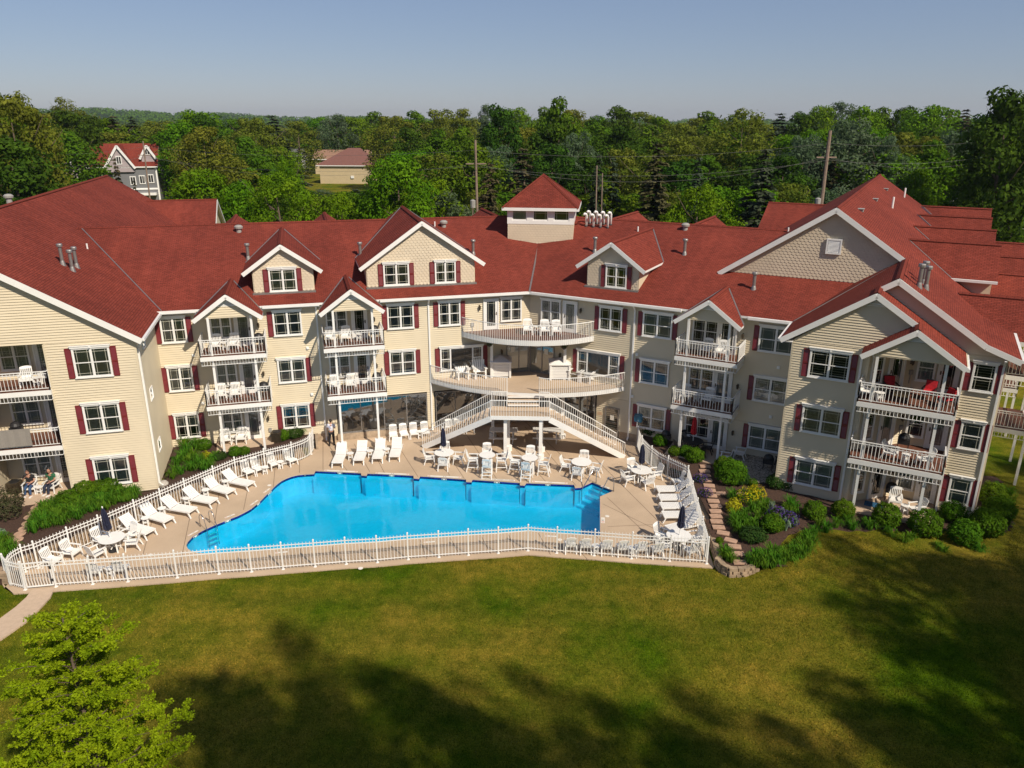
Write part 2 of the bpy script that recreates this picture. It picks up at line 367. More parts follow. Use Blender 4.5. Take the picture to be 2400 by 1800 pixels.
leafmat('leaf_spruce_green', (.028, .045, .024), (.066, .085, .05), .1)
leafmat('shrub_green', (.055, .125, .006), (.11, .20, .010), .3, 3)
leafmat('shrub_dark', (.022, .055, .010), (.05, .09, .018), .3, 3)
leafmat('lily', (.05, .135, .008), (.11, .21, .016), .35, 3)
leafmat('flower_yellow', (.40, .34, .01), (.62, .50, .02), .3, 6)
leafmat('flower_purple', (.07, .035, .20), (.13, .07, .34), .3, 6)
leafmat('shrub_gold', (.30, .30, .01), (.45, .42, .02), .3, 6)
leafmat('shrub_pink', (.045, .07, .02), (.12, .09, .06), .3, 4)
leafmat('flower_red', (.30, .02, .06), (.5, .3, .02), .3, 9)
leafmat('sage', (.12, .2, .12), (.2, .28, .18), .3, 6)
leafmat('blade', (.055, .095, .010), (.13, .13, .03), .4, .5)
# ------------------------------------------------------------------ frames of the hotel wings
A1, A2 = R_(74.7485), R_(118.2123)
C0 = Vector((1.1657, 49.3631, 0))
F1, F2 = Fr(C0, A1), Fr(C0, A2)
rnd = random.Random(7)
def smooth(a, b, x):
    t = max(0, min(1, (x - a) / (b - a))); return t * t * (3 - 2 * t)
# ------------------------------------------------------------------ outlines taken on the ground
g26 = reg(400, 1050, 500 / 2212); g27 = reg(0, 1050, 500 / 2212); g4 = reg(400, 850, 600 / 2212); g3 = reg(950, 900, 600 / 2212); gR = reg(1450, 950, 450 / 1866); gW = reg(1800, 850, 600 / 2212)
ZW = -.13
pool_px = [(437, 1283), (441, 1274), (453, 1261), (475, 1248), (494, 1239), (513, 1231), (540, 1220), (558, 1213), (572, 1206), (589, 1196.5), (608, 1181), (622, 1166.5), (635, 1154), (643, 1145), (651, 1138), (660, 1131), (672, 1125), (684, 1120.5), (698, 1117.3), (715, 1115.5), (736, 1114.6)]
pool_L = [at(x, y, ZW) for x, y in pool_px]
# benches along the back edge
back = [(740, 1107.5), (846, 1112.5), (847, 1118), (859.5, 1119), (861.5, 1113.5), (969, 1118.5), (969.6, 1125), (982, 1126), (985, 1120), (1092.5, 1127.5), (1092.5, 1133), (1105, 1134), (1107.5, 1128), (1218.5, 1135.5), (1218.5, 1141), (1229.5, 1142), (1233.5, 1136), (1345, 1140), (1347.5, 1147.5), (1361, 1146.5)]
pool_B = [at(x, y, ZW) for x, y in back]
pool_R = [at(x, y, ZW) for x, y in [(1387, 1134), (1438, 1155), (1406, 1168.5), (1406, 1260.5), (1241.5, 1250), (950, 1269), (881, 1275.5), (648.6, 1290.5), (508.5, 1300.5), (480, 1302), (461, 1301), (450, 1297.5), (441, 1291)]]
pool = pool_L + pool_B + pool_R
# fence line on the deck
fence_front_px = [(60, 1382), (132, 1375), (218, 1369), (300.6, 1363), (416, 1354), (514, 1345), (590, 1340), (664, 1334), (739, 1328), (812, 1322), (885, 1318), (957, 1311), (1029, 1306), (1098, 1301), (1168, 1296.5), (1237.5, 1290.5), (1305, 1296), (1392.6, 1302), (1480, 1309), (1569, 1315), (1656, 1321)]
FF = [at(x, y, 0) for x, y in fence_front_px]
ZT = 1.43
FLc = [at(x, y, ZT) for x, y in [(10, 1312), (16, 1297), (28, 1285), (46, 1276)]]     # left curve seen along the rail
FLb = [at(x, y, ZT) for x, y in [(75, 1268), (154, 1235), (227, 1207), (311, 1171), (372, 1145), (429, 1121), (497, 1092), (548, 1071), (617, 1051), (681, 1036), (706, 1028), (721, 1020), (729, 1010), (733, 997)]]
FRb = [at(x, y, ZT) for x, y in [(1496, 998), (1500, 1012), (1508, 1026), (1522, 1040), (1546, 1058), (1576, 1072), (1608, 1086.5), (1614, 1091)]]
for P in (FLc, FLb, FRb):
    for v in P: v.z = 0
c0 = FF[0]
FLc = [at(28, 1374, 0), at(14, 1356, 0)] + FLc
fence_back_left = [FF[0]] + FLc + FLb
fence_right = FRb + [FF[-1]]
# right fence straight between corner and front corner
M1S = F1(-13.75, 0, 0)
def off(poly_pt, v): return poly_pt + v
# deck slab outline (front edge a little outside the fence)
front_edge = [p + Vector((0.0, -.35, 0)) for p in FF]
deck_out = [front_edge[0] + Vector((-.35, .05, 0))]
deck_out += [p + Vector((-.3, 0, 0)) for p in FLc[:3]] + [p + Vector((-.15, .2, 0)) for p in FLc[3:]] + [p + Vector((-.02, .22, 0)) for p in FLb[:-1]]
deck_out += [FLb[-1] + Vector((-.5, .1, 0)), F1(-14.5, -.1, 0), F1(0, -.1, 0), F2(8.2, -.1, 0)]
deck_out += [p + Vector((.15, .15, 0)) for p in FRb] + [front_edge[-1] + Vector((.28, .1, 0)), front_edge[-1] + Vector((.25, 0, 0))] + front_edge[::-1][1:-1]
def ring_area(P): return sum(P[i].x * P[(i + 1) % len(P)].y - P[(i + 1) % len(P)].x * P[i].y for i in range(len(P))) / 2
def inside(x, y, P):
    c = False; n = len(P)
    for i in range(n):
        a, b = P[i], P[i - 1]
        if (a.y > y) != (b.y > y) and x < (b.x - a.x) * (y - a.y) / (b.y - a.y) + a.x: c = not c
    return c
def hole_slab(mb, outer, hole, z1, zb):
    tr = geometry.tessellate_polygon([[Vector((p.x, p.y, 0)) for p in outer], [Vector((p.x, p.y, 0)) for p in hole]])
    P = [Vector((p.x, p.y, z1)) for p in outer + hole]
    for t in tr:
        a, b, c = [P[k] for k in t]
        if (b - a).cross(c - a).z < 0: a, c = c, a
        mb.face([a, b, c], 0)
    for i in range(len(outer)):
        a, b = outer[i], outer[(i + 1) % len(outer)]
        mb.face([(a.x, a.y, z1), (b.x, b.y, z1), (b.x, b.y, zb), (a.x, a.y, zb)], 0)
# coping lip: the deck hole is slightly inside the basin so that it overhangs the tile band
cen = Vector((sum(p.x for p in pool) / len(pool), sum(p.y for p in pool) / len(pool), 0))
mb = MB(); hole_slab(mb, deck_out, pool, 0.0, -.3)
for i in range(len(pool)):       # rounded edge of the coping
    a, b = pool[i], pool[(i + 1) % len(pool)]
    mb.face([(a.x, a.y, 0), (b.x, b.y, 0), (b.x, b.y, -.045), (a.x, a.y, -.045)], 0)
deck = mb.build('pool_deck', 'deck', kind='structure'); deck['label'] = 'tan concrete deck around the swimming pool'
# joints in the deck
def seg(mb, p, q, wd=.014, z=.004):
    d = (q - p); d.z = 0; L = d.length; n_ = Vector((-d.y, d.x, 0)).normalized() * wd
    k = max(1, int(L / .4)); run = None
    for i in range(k):
        a = p + d * (i / k); b = p + d * ((i + 1) / k); c = (a + b) / 2
        if inside(c.x, c.y, deck_out) and not inside(c.x, c.y, pool) and not inside(a.x, a.y, pool) and not inside(b.x, b.y, pool):
            mb.face([(a.x - n_.x, a.y - n_.y, z), (b.x - n_.x, b.y - n_.y, z), (b.x + n_.x, b.y + n_.y, z), (a.x + n_.x, a.y + n_.y, z)], 0)
mb = MB()
for a, b in [((1093, 1129), (960, 930)), ((1060, 1129), (1006, 1010)), ((1170, 1131), (1080, 1000)), ((1240, 1136), (1120, 950)), ((1350, 1138), (1230, 1000)), ((1530, 1265), (1200, 960)), ((1430, 1292), (1100, 935)), ((1622, 1300), (1380, 1060)), ((1390, 1325), (1330, 1262)), ((820, 1112), (760, 1030)), ((870, 1112), (830, 1040)), ((905, 1116), (868, 1045)), ((980, 1118), (930, 1040)), ((757, 1108), (757, 1035)), ((702, 1115), (702, 1050)), ((640, 1148), (648, 1060)), ((569, 1204), (590, 1100)), ((502, 1235), (520, 1110)), ((415, 1358), (460, 1140)), ((335, 1300), (370, 1170)),
             ((1400, 1175), (1660, 1300)), ((1406, 1235), (1640, 1225)), ((560, 1342), (560, 1297)), ((708, 1330), (704, 1286)), ((780, 1325), (779, 1281)), ((856, 1318), (856, 1276)), ((1000, 1310), (985, 1266)), ((1078, 1302), (1056, 1262)), ((1150, 1298), (1128, 1257)), ((1210, 1295), (1192, 1253)), ((1290, 1300), (1262, 1250))]:
    seg(mb, at(*a), at(*b))
mb.build('joint', 'joint', deck)
# white round skimmer lids, depth plates with markings
mb0 = MB(); mb0.lathe([(.115, 0), (.115, .008), (.09, .01), (.0, .011)], n=14); lid = mb0.mesh('skimmer_lid', ['plate'])
for x, y in [(457.6, 1313), (352, 1301), (631.5, 1137.5), (1312, 1265), (1423, 1210), (845, 1332)]:
    p = at(x, y); obj('skimmer_lid', lid, deck, loc=(p.x, p.y, .004))
def text_mesh(body, size, mat_, align='CENTER'):
    c = bpy.data.curves.new('t', 'FONT'); c.body = body; c.size = size; c.align_x = align; c.align_y = 'CENTER'; c.resolution_u = 1
    o = bpy.data.objects.new('t', c); COL.objects.link(o); dg = bpy.context.evaluated_depsgraph_get()
    me = bpy.data.meshes.new_from_object(o.evaluated_get(dg)); bpy.data.objects.remove(o); me.materials.clear(); me.materials.append(M[mat_]); return me
def no_dive(mb, x, y, z, r):
    n = 12
    for i in range(n):
        a, b = 2 * math.pi * i / n, 2 * math.pi * (i + 1) / n
        mb.face([(x + r * math.cos(a), y + r * math.sin(a), z), (x + r * math.cos(b), y + r * math.sin(b), z), (x + .75 * r * math.cos(b), y + .75 * r * math.sin(b), z), (x + .75 * r * math.cos(a), y + .75 * r * math.sin(a), z)], 1)
    mb.face([(x - r * .7, y + r * .5, z), (x - r * .5, y + r * .7, z), (x + r * .7, y - r * .5, z), (x + r * .5, y - r * .7, z)], 1)
def plate(pxa, pxb, txt, flip=False, wd=.11, long=False):
    a, b = at(*pxa), at(*pxb); L = (b - a).length; rz = math.atan2(b.y - a.y, b.x - a.x); c = (a + b) / 2
    mb = MB(); mb.box(-L / 2, L / 2, -wd / 2, wd / 2, 0, .004, 0)
    r = wd * .36; no_dive(mb, -L / 2 + wd * .6, 0, .006, r)
    if long: no_dive(mb, L / 2 - wd * .6, 0, .006, r)
    o = obj('depth_plate', mb.mesh('depth_plate', ['plate', 'inkred']), deck, loc=(c.x, c.y, .004), rz=rz)
    tm = text_mesh(txt, wd * .95, 'ink'); t = bpy.data.objects.new('marking', tm); COL.objects.link(t); t.parent = o
    t.location = (0.1 * wd, 0, .007); t.rotation_euler = (0, 0, math.pi if flip else 0)
plate((441, 1256), (464, 1243.5), '3.5', True); plate((527, 1214), (550, 1205), '3.6', True); plate((587, 1184.5), (604, 1172.5), '4.6', True); plate((618, 1155.5), (632, 1145), '4.0', True)
plate((645, 1296), (674, 1293.2), '5.6', wd=.12); plate((993, 1271.5), (1019, 1269.3), '5.0', wd=.12); plate((1278, 1256), (1305, 1257.6), '4.6', wd=.12)
plate((1413, 1226), (1413, 1213), '4.1', wd=.2)
plate((760, 1102.5), (838, 1106), '3.0', True, long=True, wd=.17); plate((880, 1108.8), (959, 1112), '3.0', True, long=True, wd=.17)
plate((1002, 1115.5), (1081, 1119), '2.6', True, long=True, wd=.17); plate((1125, 1122), (1207, 1126.5), 'BENCH AREA NO DIVING', True, wd=.17); plate((1247, 1128.5), (1330, 1133), '3.0', True, long=True, wd=.17)
plate((1409, 1139), (1428, 1145), '3.0', True, wd=.17)
# ------------------------------------------------------------------ pool basin and water
mb = MB(); zf = -1.25
n = len(pool)
for i in range(n):
    a, b = pool[i], pool[(i + 1) % n]
    mb.face([(a.x, a.y, -.045), (b.x, b.y, -.045), (b.x, b.y, ZW - .05), (a.x, a.y, ZW - .05)], 1)
    mb.face([(a.x, a.y, ZW - .05), (b.x, b.y, ZW - .05), (b.x, b.y, zf), (a.x, a.y, zf)], 0)
tr = geometry.tessellate_polygon([[Vector((p.x, p.y, 0)) for p in pool]])
for t in tr: mb.face([(pool[k].x, pool[k].y, zf) for k in t], 0)
basin = mb.build('swimming_pool', ['plaster', 'tile'], kind='structure'); basin['label'] = 'blue swimming pool basin with dark tile waterline'
mb = MB()
for t in tr:
    a, b, c = [pool[k] for k in t]
    if (b - a).cross(c - a).z < 0: a, c = c, a
    mb.face([(q.x, q.y, ZW) for q in (a, b, c)], 0)
wt = mb.build('pool_water', 'water', kind='structure'); wt['label'] = 'clear blue water in the pool'
# underwater bench seats between the piers and corner steps
bdir = (pool_B[17] - pool_B[0]); bdir.z = 0; bdir.normalize(); bn = Vector((bdir.y, -bdir.x, 0))
for i, j in ((0, 1), (4, 5), (8, 9), (12, 13), (16, 17)):
    a, b = pool_B[i], pool_B[j]; mb = MB()
    mb.slab([a + Vector((.01, -.01, 0)), b + Vector((-.01, -.01, 0)), b + bn * .55, a + bn * .55], zf, -.32, 0)
    mb.build('bench_ledge', 'plaster', basin)
ca, cb, cc = pool_R[0], pool_R[1], pool_R[2]
dirs = (cb - ca).normalized(); inw = Vector((dirs.y, -dirs.x, 0))
for k in range(4):
    mb = MB(); d0, d1 = .3 * k + .3, .02
    mb.slab([ca + inw * d1 - dirs * (.0 + .28 * k), cb + inw * d1 - dirs * .1, cb + inw * d0 - dirs * .1, ca + inw * d0 - dirs * .32 * k], zf, -.35 - .25 * k, 0)
    mb.build('pool_step', 'plaster', basin)
# tile number plates on the waterline
for (xa, ya), (xb, yb) in [((453, 1261.5), (464, 1255)), ((527, 1225), (540, 1220)), ((600, 1187), (609, 1180)), ((628, 1161), (636, 1153)), ((706, 1116), (719, 1115)), ((791, 1110), (802, 1110.6)), ((912, 1115.7), (924, 1116.4)), ((1035, 1124), (1047, 1125)), ((1158, 1131.5), (1171, 1132.3)), ((1278, 1137.6), (1290, 1138.2))]:
    a, b = at(xa, ya, ZW), at(xb, yb, ZW); d = (b - a).normalized(); n_ = Vector((d.y, -d.x, 0)) * .012; mb = MB()
    a = a + n_; b = b + n_
    mb.face([(a.x, a.y, ZW - .03), (b.x, b.y, ZW - .03), (b.x, b.y, -.05), (a.x, a.y, -.05)], 0)
    c = (a + b) / 2
    for s_ in (-.1, .1):
        q = c + d * s_ + n_ * .3; mb.face([(q.x - d.x * .03, q.y - d.y * .03, ZW + .0), (q.x + d.x * .03, q.y + d.y * .03, ZW + .0), (q.x + d.x * .03, q.y + d.y * .03, -.07), (q.x - d.x * .03, q.y - d.y * .03, -.07)], 1)
    mb.build('tile_plate', ['plate', 'ink'], basin)
# pool rails
def tubeobj(name, pts, r, mt, parent=None, n=7, **kw):
    mb = MB(); mb.tube(pts, r, n); return mb.build(name, mt, parent, smooth=True, **kw)
lad = obj('pool_ladder', None, loc=tuple(at(493, 1240))); tag(lad, 'chrome pool ladder with three white treads at the left shore', 'ladder')
pa, pb = at(482, 1242), at(504.5, 1232.5)
t_ = (pb - pa).normalized(); n_ = Vector((t_.y, -t_.x, 0))
for p in (pa, pb):
    pts = [p - n_ * .5 + Vector((0, 0, 0)), p - n_ * .5 + Vector((0, 0, .55)), p - n_ * .42 + Vector((0, 0, .72)), p - n_ * .25 + Vector((0, 0, .78)), p - n_ * .05 + Vector((0, 0, .66)), p + n_ * .12 + Vector((0, 0, .1)), p + n_ * .16 + Vector((0, 0, -.1)), p + n_ * .16 + Vector((0, 0, -1.0))]
    tubeobj('handrail', pts, .024, 'steel', lad)
for k in range(3):
    mb = MB(); z = -.25 - .26 * k; q = n_ * .16
    mb.bar(tuple(pa + q + Vector((0, 0, z))), tuple(pb + q + Vector((0, 0, z))), .10, .03); mb.build('tread', 'white', lad)
for (x1, y1), (x2, y2), lb in (((1397, 1132), (1363, 1163), 'left chrome handrail of the corner pool steps'), ((1438, 1152), (1405.5, 1167.5), 'right chrome handrail of the corner pool steps')):
    a = at(x1, y1); b = at(x2, y2, -.5); d = (b - a); d.z = 0; d.normalize()
    pts = [a, a + Vector((0, 0, .72)), a + d * .1 + Vector((0, 0, .86)), a + d * .3 + Vector((0, 0, .86)), b - d * .12 + Vector((0, 0, .55)), b + Vector((0, 0, .38)), b + Vector((0, 0, -.3))]
    o = tubeobj('handrail', pts, .026, 'steel'); tag(o, lb, 'handrail', 'handrails of the corner pool steps')
# ------------------------------------------------------------------ lawn terrain (one sheet to the horizon)
bed_right_edge = [at(x, y, .3) for x, y in [(1779, 1329), (1845, 1327), (1910, 1297), (1950, 1264), (2005, 1253), (2061, 1257), (2115, 1277), (2170, 1293), (2278, 1320), (2354, 1293), (2374, 1226), (2358, 1161), (2330, 1125)]]
def hterr(x, y):
    z = -.06 + .52 * smooth(9.6, 14.5, x) * smooth(20, 30, y)
    if x < -17: z += .55 * smooth(-19, -25, x) * smooth(33.5, 36.0, y)
    if y > 52 or (x > 24 and y > 32): z = max(z, .3)
    # gentle undulation
    z += .05 * math.sin(x * .21 + 1) * math.sin(y * .17) * smooth(30, 24, y)
    if inside(x, y, deck_core): z = -2.6
    return z
dcx, dcy = sum(p.x for p in deck_out) / len(deck_out), sum(p.y for p in deck_out) / len(deck_out)
deck_core = [at(95, 1364), at(60, 1330), at(160, 1268), at(380, 1180), at(560, 1110), at(700, 1070), F1(-13, -1, 0), F1(0, -1, 0), F2(7.5, -1, 0), at(1530, 1080), at(1600, 1130), at(1630, 1290), at(1240, 1278)]
def grid(lo, hi, flo, fhi, st):
    a = []; x = flo
    while x < fhi: a.append(x); x += st
    a.append(fhi); s_ = st; x = fhi
    while x < hi: s_ *= 1.35; x += s_; a.append(x)
    s_ = st; x = flo
    while x > lo: s_ *= 1.35; x -= s_; a.insert(0, x)
    return a
xs = grid(-4000, 4000, -34, 34, .7); ys = grid(-400, 6000, 8, 48, .7)
mb = MB(); nx = len(xs); mb.v = [(x, y, hterr(x, y)) for y in ys for x in xs]
mb.f = [(j * nx + i, j * nx + i + 1, (j + 1) * nx + i + 1, (j + 1) * nx + i) for j in range(len(ys) - 1) for i in range(nx - 1)]; mb.m = [0] * len(mb.f)
gr = mb.build('lawn', 'lawn', smooth=True, kind='structure'); gr['label'] = 'mown green and straw coloured lawn in front of the pool'
# curved path at lower left
pa = [at(x, y, 0) for x, y in [(75, 1383), (62, 1400), (38, 1422), (0, 1450), (-60, 1480)]]; pb = [at(x, y, 0) for x, y in [(128, 1378), (118, 1400), (92, 1428), (58, 1460), (0, 1500)]]
mb = MB()
for i in range(len(pa) - 1):
    mb.face([(q.x, q.y, .02) for q in (pa[i], pa[i + 1], pb[i + 1], pb[i])])
    mb.face([(pb[i].x, pb[i].y, .02), (pb[i + 1].x, pb[i + 1].y, .02), (pb[i + 1].x, pb[i + 1].y, -.2), (pb[i].x, pb[i].y, -.2)])
mb.build('path', 'path_concrete', kind='structure', label='pale curved footpath leading to the pool gate')
# ------------------------------------------------------------------ garden beds
def fan(poly, z, name, mt, zb=None, **kw):
    mb = MB(); mb.slab(poly, z - .5 if zb is None else zb, z); return mb.build(name, mt, **kw)
def bumpy_bed(poly, z, name, lab, zf=None, st=.35):
    xs_ = [p.x for p in poly]; ys_ = [p.y for p in poly]; mb = MB(); x0, y0 = min(xs_), min(ys_)
    nx_ = int((max(xs_) - x0) / st) + 2; ny_ = int((max(ys_) - y0) / st) + 2
    zz = lambda x, y: (zf(x, y) if zf else z) + .035 * noise.noise(Vector((x * 1.4, y * 1.4, 3)))
    idx = {}
    def vid(i, j):
        if (i, j) not in idx:
            x, y = x0 + i * st, y0 + j * st; idx[(i, j)] = len(mb.v); mb.v.append((x, y, zz(x, y)))
        return idx[(i, j)]
    for j in range(ny_):
        for i in range(nx_):
            x, y = x0 + (i + .5) * st, y0 + (j + .5) * st
            if inside(x, y, poly): mb.f.append((vid(i, j), vid(i + 1, j), vid(i + 1, j + 1), vid(i, j + 1))); mb.m.append(0)
    return mb.build(name, 'mulch', smooth=True, kind='structure', label=lab)
ZG = .58
WALL_OFF = .42
def offset_line(P, d):
    out = []
    for i, p in enumerate(P):
        t = (P[min(i + 1, len(P) - 1)] - P[max(i - 1, 0)]).normalized(); out.append(p + Vector((-t.y, t.x, 0)) * d)
    return out
wall_line_left = offset_line(FLc[1:] + FLb[:-2], WALL_OFF)
bed_left = wall_line_left[2:] + [F1(-14.2, .35, 0), F1(-14.2, -.1, 0), F1(-22.9, -.1, 0), F1(-22.7, 5.9, 0), F1(-27.0, 6.2, 0), F1(-36, 6.0, 0), F1(-36, 12.5, 0), F1(-31, 14.2, 0)]
bumpy_bed(bed_left, ZG, 'garden_bed', 'dark mulched bed behind the pool fence on the left', zf=lambda x, y: ZG, st=.3)
def zbed(x, y): return .30 + .30 * smooth(31.5, 35.5, y)
wr = offset_line(FRb + [FF[-1]], -.55)
wr = [F2(7.9, -.05, 0)] + offset_line(FRb, .45)[0:] 
# right side: line a little east of the fence
WRL = [p + Vector((.38, .1, 0)) for p in FRb] + [FF[-1] + Vector((.55, 0, 0))]
wall_right = WRL + [at(x, y, .3) for x, y in [(1682, 1312), (1694, 1326), (1712, 1335), (1742, 1336), (1777, 1328)]]
bed_right = WRL + wall_right[len(WRL):] + bed_right_edge[1:] + [F2(26.8, -3, 0), F2(8, -.2, 0)]
bumpy_bed(bed_right, ZG, 'garden_bed', 'dark mulched planting bed with stepping stones on the right', zf=zbed, st=.3)
# retaining walls of blocks
blk = []
for kx, (L_, H_) in enumerate(((.34, .15), (.26, .15), (.41, .15))):
    mb = MB(); d = .03
    P = [Vector((x, y, z)) for z in (0, H_ - .012) for x, y in ((-L_ / 2 + d, -.14), (L_ / 2 - d, -.14), (L_ / 2 - .006, -.10), (L_ / 2 - .006, .12), (-L_ / 2 + .006, .12), (-L_ / 2 + .006, -.10))]
    mb.v = [tuple(p) for p in P]; mb.f = [(5, 4, 3, 2, 1, 0), (6, 7, 8, 9, 10, 11)] + [(i, (i + 1) % 6, 6 + (i + 1) % 6, 6 + i) for i in range(6)]; mb.m = [0] * 8
    blk.append((L_, mb.mesh('block', ['block'])))
def block_wall(line, z0, courses, lab, capmat=True, maxn=290, zfun=None, face=-1):
    w_ = obj('retaining_wall', None, loc=tuple(line[0])); tag(w_, lab, 'wall'); cnt = 0
    segs = [(line[i], line[i + 1]) for i in range(len(line) - 1)]; tot = sum((b - a).length for a, b in segs)
    def pos(t):
        for a, b in segs:
            L = (b - a).length
            if t <= L or (a, b) == segs[-1]: return a + (b - a) * min(1, t / L), (b - a).normalized()
            t -= L
    over = MB()
    for c in range(courses):
        t = rnd.uniform(0, .2)
        while t < tot - .2:
            L_, me = rnd.choice(blk); p, d = pos(t + L_ / 2); zz = z0 + c * .15 + (zfun(t / tot) if zfun else 0)
            rz = math.atan2(d.y, d.x) + (0 if face < 0 else math.pi) + rnd.uniform(-.03, .03)
            n_ = Vector((-d.y, d.x, 0)) * face * (-c * .025) * 1
            if cnt < maxn: obj('block', me, w_, loc=(p.x + n_.x + rnd.uniform(-.008, .008), p.y + n_.y, zz), rz=rz)
            cnt += 1; t += L_
    return w_
block_wall(wall_line_left, 0.0, 4, 'low tan block retaining wall behind the left pool fence', maxn=300, face=-1)
block_wall(wall_right[7:], -.05, 3, 'low tan block retaining wall curving round the right fence corner', face=-1, zfun=lambda t: .0)
# backing earth under the beds' edges
mb = MB()
for line in (wall_line_left,):
    P = offset_line(line, .16)
    for i in range(len(P) - 1): mb.face([(P[i].x, P[i].y, -.1), (P[i + 1].x, P[i + 1].y, -.1), (P[i + 1].x, P[i + 1].y, .56), (P[i].x, P[i].y, .56)])
P = offset_line(wall_right, .16)
for i in range(len(P) - 1): mb.face([(P[i].x, P[i].y, -.1), (P[i + 1].x, P[i + 1].y, -.1), (P[i + 1].x, P[i + 1].y, .28), (P[i].x, P[i].y, .28)])
mb.build('soil', 'mulch', kind='structure', label='dark soil held back by the block walls')
# stepping stones
mb = MB(); mb.box(-.30, .30, -.19, .19, 0, .05); sq = mb.mesh('stepping_stone', ['paver'])
mb = MB(); mb.lathe([(.27, 0), (.275, .03), (.25, .05), (0, .052)], n=12); rd = mb.mesh('stepping_stone', ['paver'])
pr = obj('stepping_path', None, loc=tuple(at(1650, 1180, .6)), kind='structure'); pr['label'] = 'path of square stepping stones through the right bed'
for i, (x, y) in enumerate([(842, 590), (835, 635), (840, 678), (855, 722), (880, 776), (888, 822), (900, 872), (922, 925), (945, 975), (944, 1025), (946, 1073), (952, 1124), (972, 1180), (1016, 1236), (1090, 1308), (1128, 1368), (1158, 1438), (1176, 1520), (996, 852), (1186, 858), (1290, 858)]):
    p = at(*gR(x, y), .55); z = zbed(p.x, p.y) + .025; p = at(*gR(x, y), z + .05)
    obj('stepping_stone', sq, pr, loc=(p.x, p.y, z), rz=[-.1, -.05, 0, .05, -.1, -.12, -.1, -.05, 0, 0, 0, -.05, -.1, -.35, -.5, -.2, -.05, 0, 0, .1, .1][i] + rnd.uniform(-.05, .05), scale=(1, 1, 1) if i < 18 else (.9, .9, 1))
pl_ = obj('stepping_path', None, loc=tuple(at(60, 1220, .6)), kind='structure'); pl_['label'] = 'path of round stepping stones by the left patio'
for x, y in [(422, 572), (376, 615), (355, 660), (306, 714), (285, 778), (251, 834), (206, 888), (178, 946), (140, 1008)]:
    p = at(*g27(x, y), ZG + .06); obj('stepping_stone', rd, pl_, loc=(p.x, p.y, ZG + .03), rz=rnd.uniform(0, 3))
for x, y in [(30, 1235)]: pass
# patios
fan([F1(-22.9 + 2.6, .0, 0), F1(-16.3, 0, 0), at(640, 1040, .6), at(508, 1062, .6)], .655, 'patio', 'path_concrete', kind='structure', label='small concrete patio under the left balconies')
fan([F1(-30.6, 3.6, 0), F1(-26.9, 3.6, 0), F1(-27.0, 6.0, 0), F1(-30.6, 6.3, 0)], .655, 'patio', 'path_concrete', kind='structure', label='shaded concrete patio at the far left')
fan([F2(10.3, 0, 0), F2(13.9, 0, 0), F2(13.9, 2.3, 0), F2(10.4, 2.3, 0)], .655, 'patio', 'path_concrete', kind='structure', label='shaded concrete patio with the red parasol')
fan([F2(20.5, 4.75, 0), F2(20.6, 1.5, 0), F2(24.85, 1.5, 0), F2(24.75, 4.4, 0)], .66, 'patio', 'path_concrete', kind='structure', label='sunlit concrete patio of the right wing')
fan([F2(13.9, 0, 0), F2(17.1, 0, 0), F2(17.1, 3.2, 0), F2(15.2, 3.9, 0), F2(13.95, 2.3, 0)], .665, 'gravel_patch', 'gravel', kind='structure', label='patch of loose gravel beside the right patio')
fan([F2(26.8, -8.5, 0), F2(29.2, -8.5, 0), F2(29.2, -5.2, 0), F2(26.8, -5.2, 0)], .36, 'patio', 'path_concrete', kind='structure', label='patio behind the right wing')
# ------------------------------------------------------------------ HOTEL
H = obj('hotel_building', None, loc=(C0.x, C0.y, 0)); tag(H, 'large cream sided hotel with red shingled roofs and white balconies', 'building')
def interval(poly, z):
    xs_ = []
    for i in range(len(poly)):
        (a, za), (b, zb) = poly[i], poly[(i + 1) % len(poly)]
        if (za - z) * (zb - z) <= 0 and za != zb: xs_.append(a + (b - a) * (z - za) / (zb - za))
    return (min(xs_), max(xs_)) if len(xs_) > 1 else None
def siding(F, poly, n0=0.0, name='wall', pitch=.135, back=True, mt='siding'):
    mb = MB(F); zs = [p[1] for p in poly]; z0, z1 = min(zs), max(zs)
    if back: mb.q([(s_, n0 - .02, z) for s_, z in poly])
    z = z0
    while z < z1 - .01:
        zt = min(z + pitch, z1); a = interval(poly, z + 1e-4); b = interval(poly, zt - 1e-4)
        if a and b:
            mb.q([(a[0], n0 + .046, z), (a[1], n0 + .046, z), (b[1], n0 + .004, zt), (b[0], n0 + .003, zt)])
            mb.q([(a[0], n0 - .004, z), (a[1], n0 - .004, z), (a[1], n0 + .046, z), (a[0], n0 + .046, z)])
        z += pitch
    return mb.build(name, mt, H)
def shakes(F, poly, n0=0.0, name='gable_wall', wd=.235, pitch=.165):
    mb = MB(F); zs = [p[1] for p in poly]; z0, z1 = min(zs), max(zs); mb.q([(s_, n0, z) for s_, z in poly]); k = 0; z = z0
    while z < z1 - .05:
        iv = interval(poly, min(z + pitch * .5, z1 - .01))
        if iv:
            s_ = iv[0] - (wd / 2 if k % 2 else 0)
            while s_ < iv[1]:
                a, b = max(s_ + .006, iv[0]), min(s_ + wd - .006, iv[1])
                if b - a > .05:
                    c = min(.06, (b - a) / 3); t = z + pitch * 1.05
                    mb.q([(a, n0 + .022, z + .055), (a + c, n0 + .024, z + .012), ((a + b) / 2, n0 + .025, z), (b - c, n0 + .024, z + .012), (b, n0 + .022, z + .055), (b, n0 + .008, t), (a, n0 + .008, t)])
                s_ += wd
        z += pitch; k += 1
    return mb.build(name, 'shake', H)
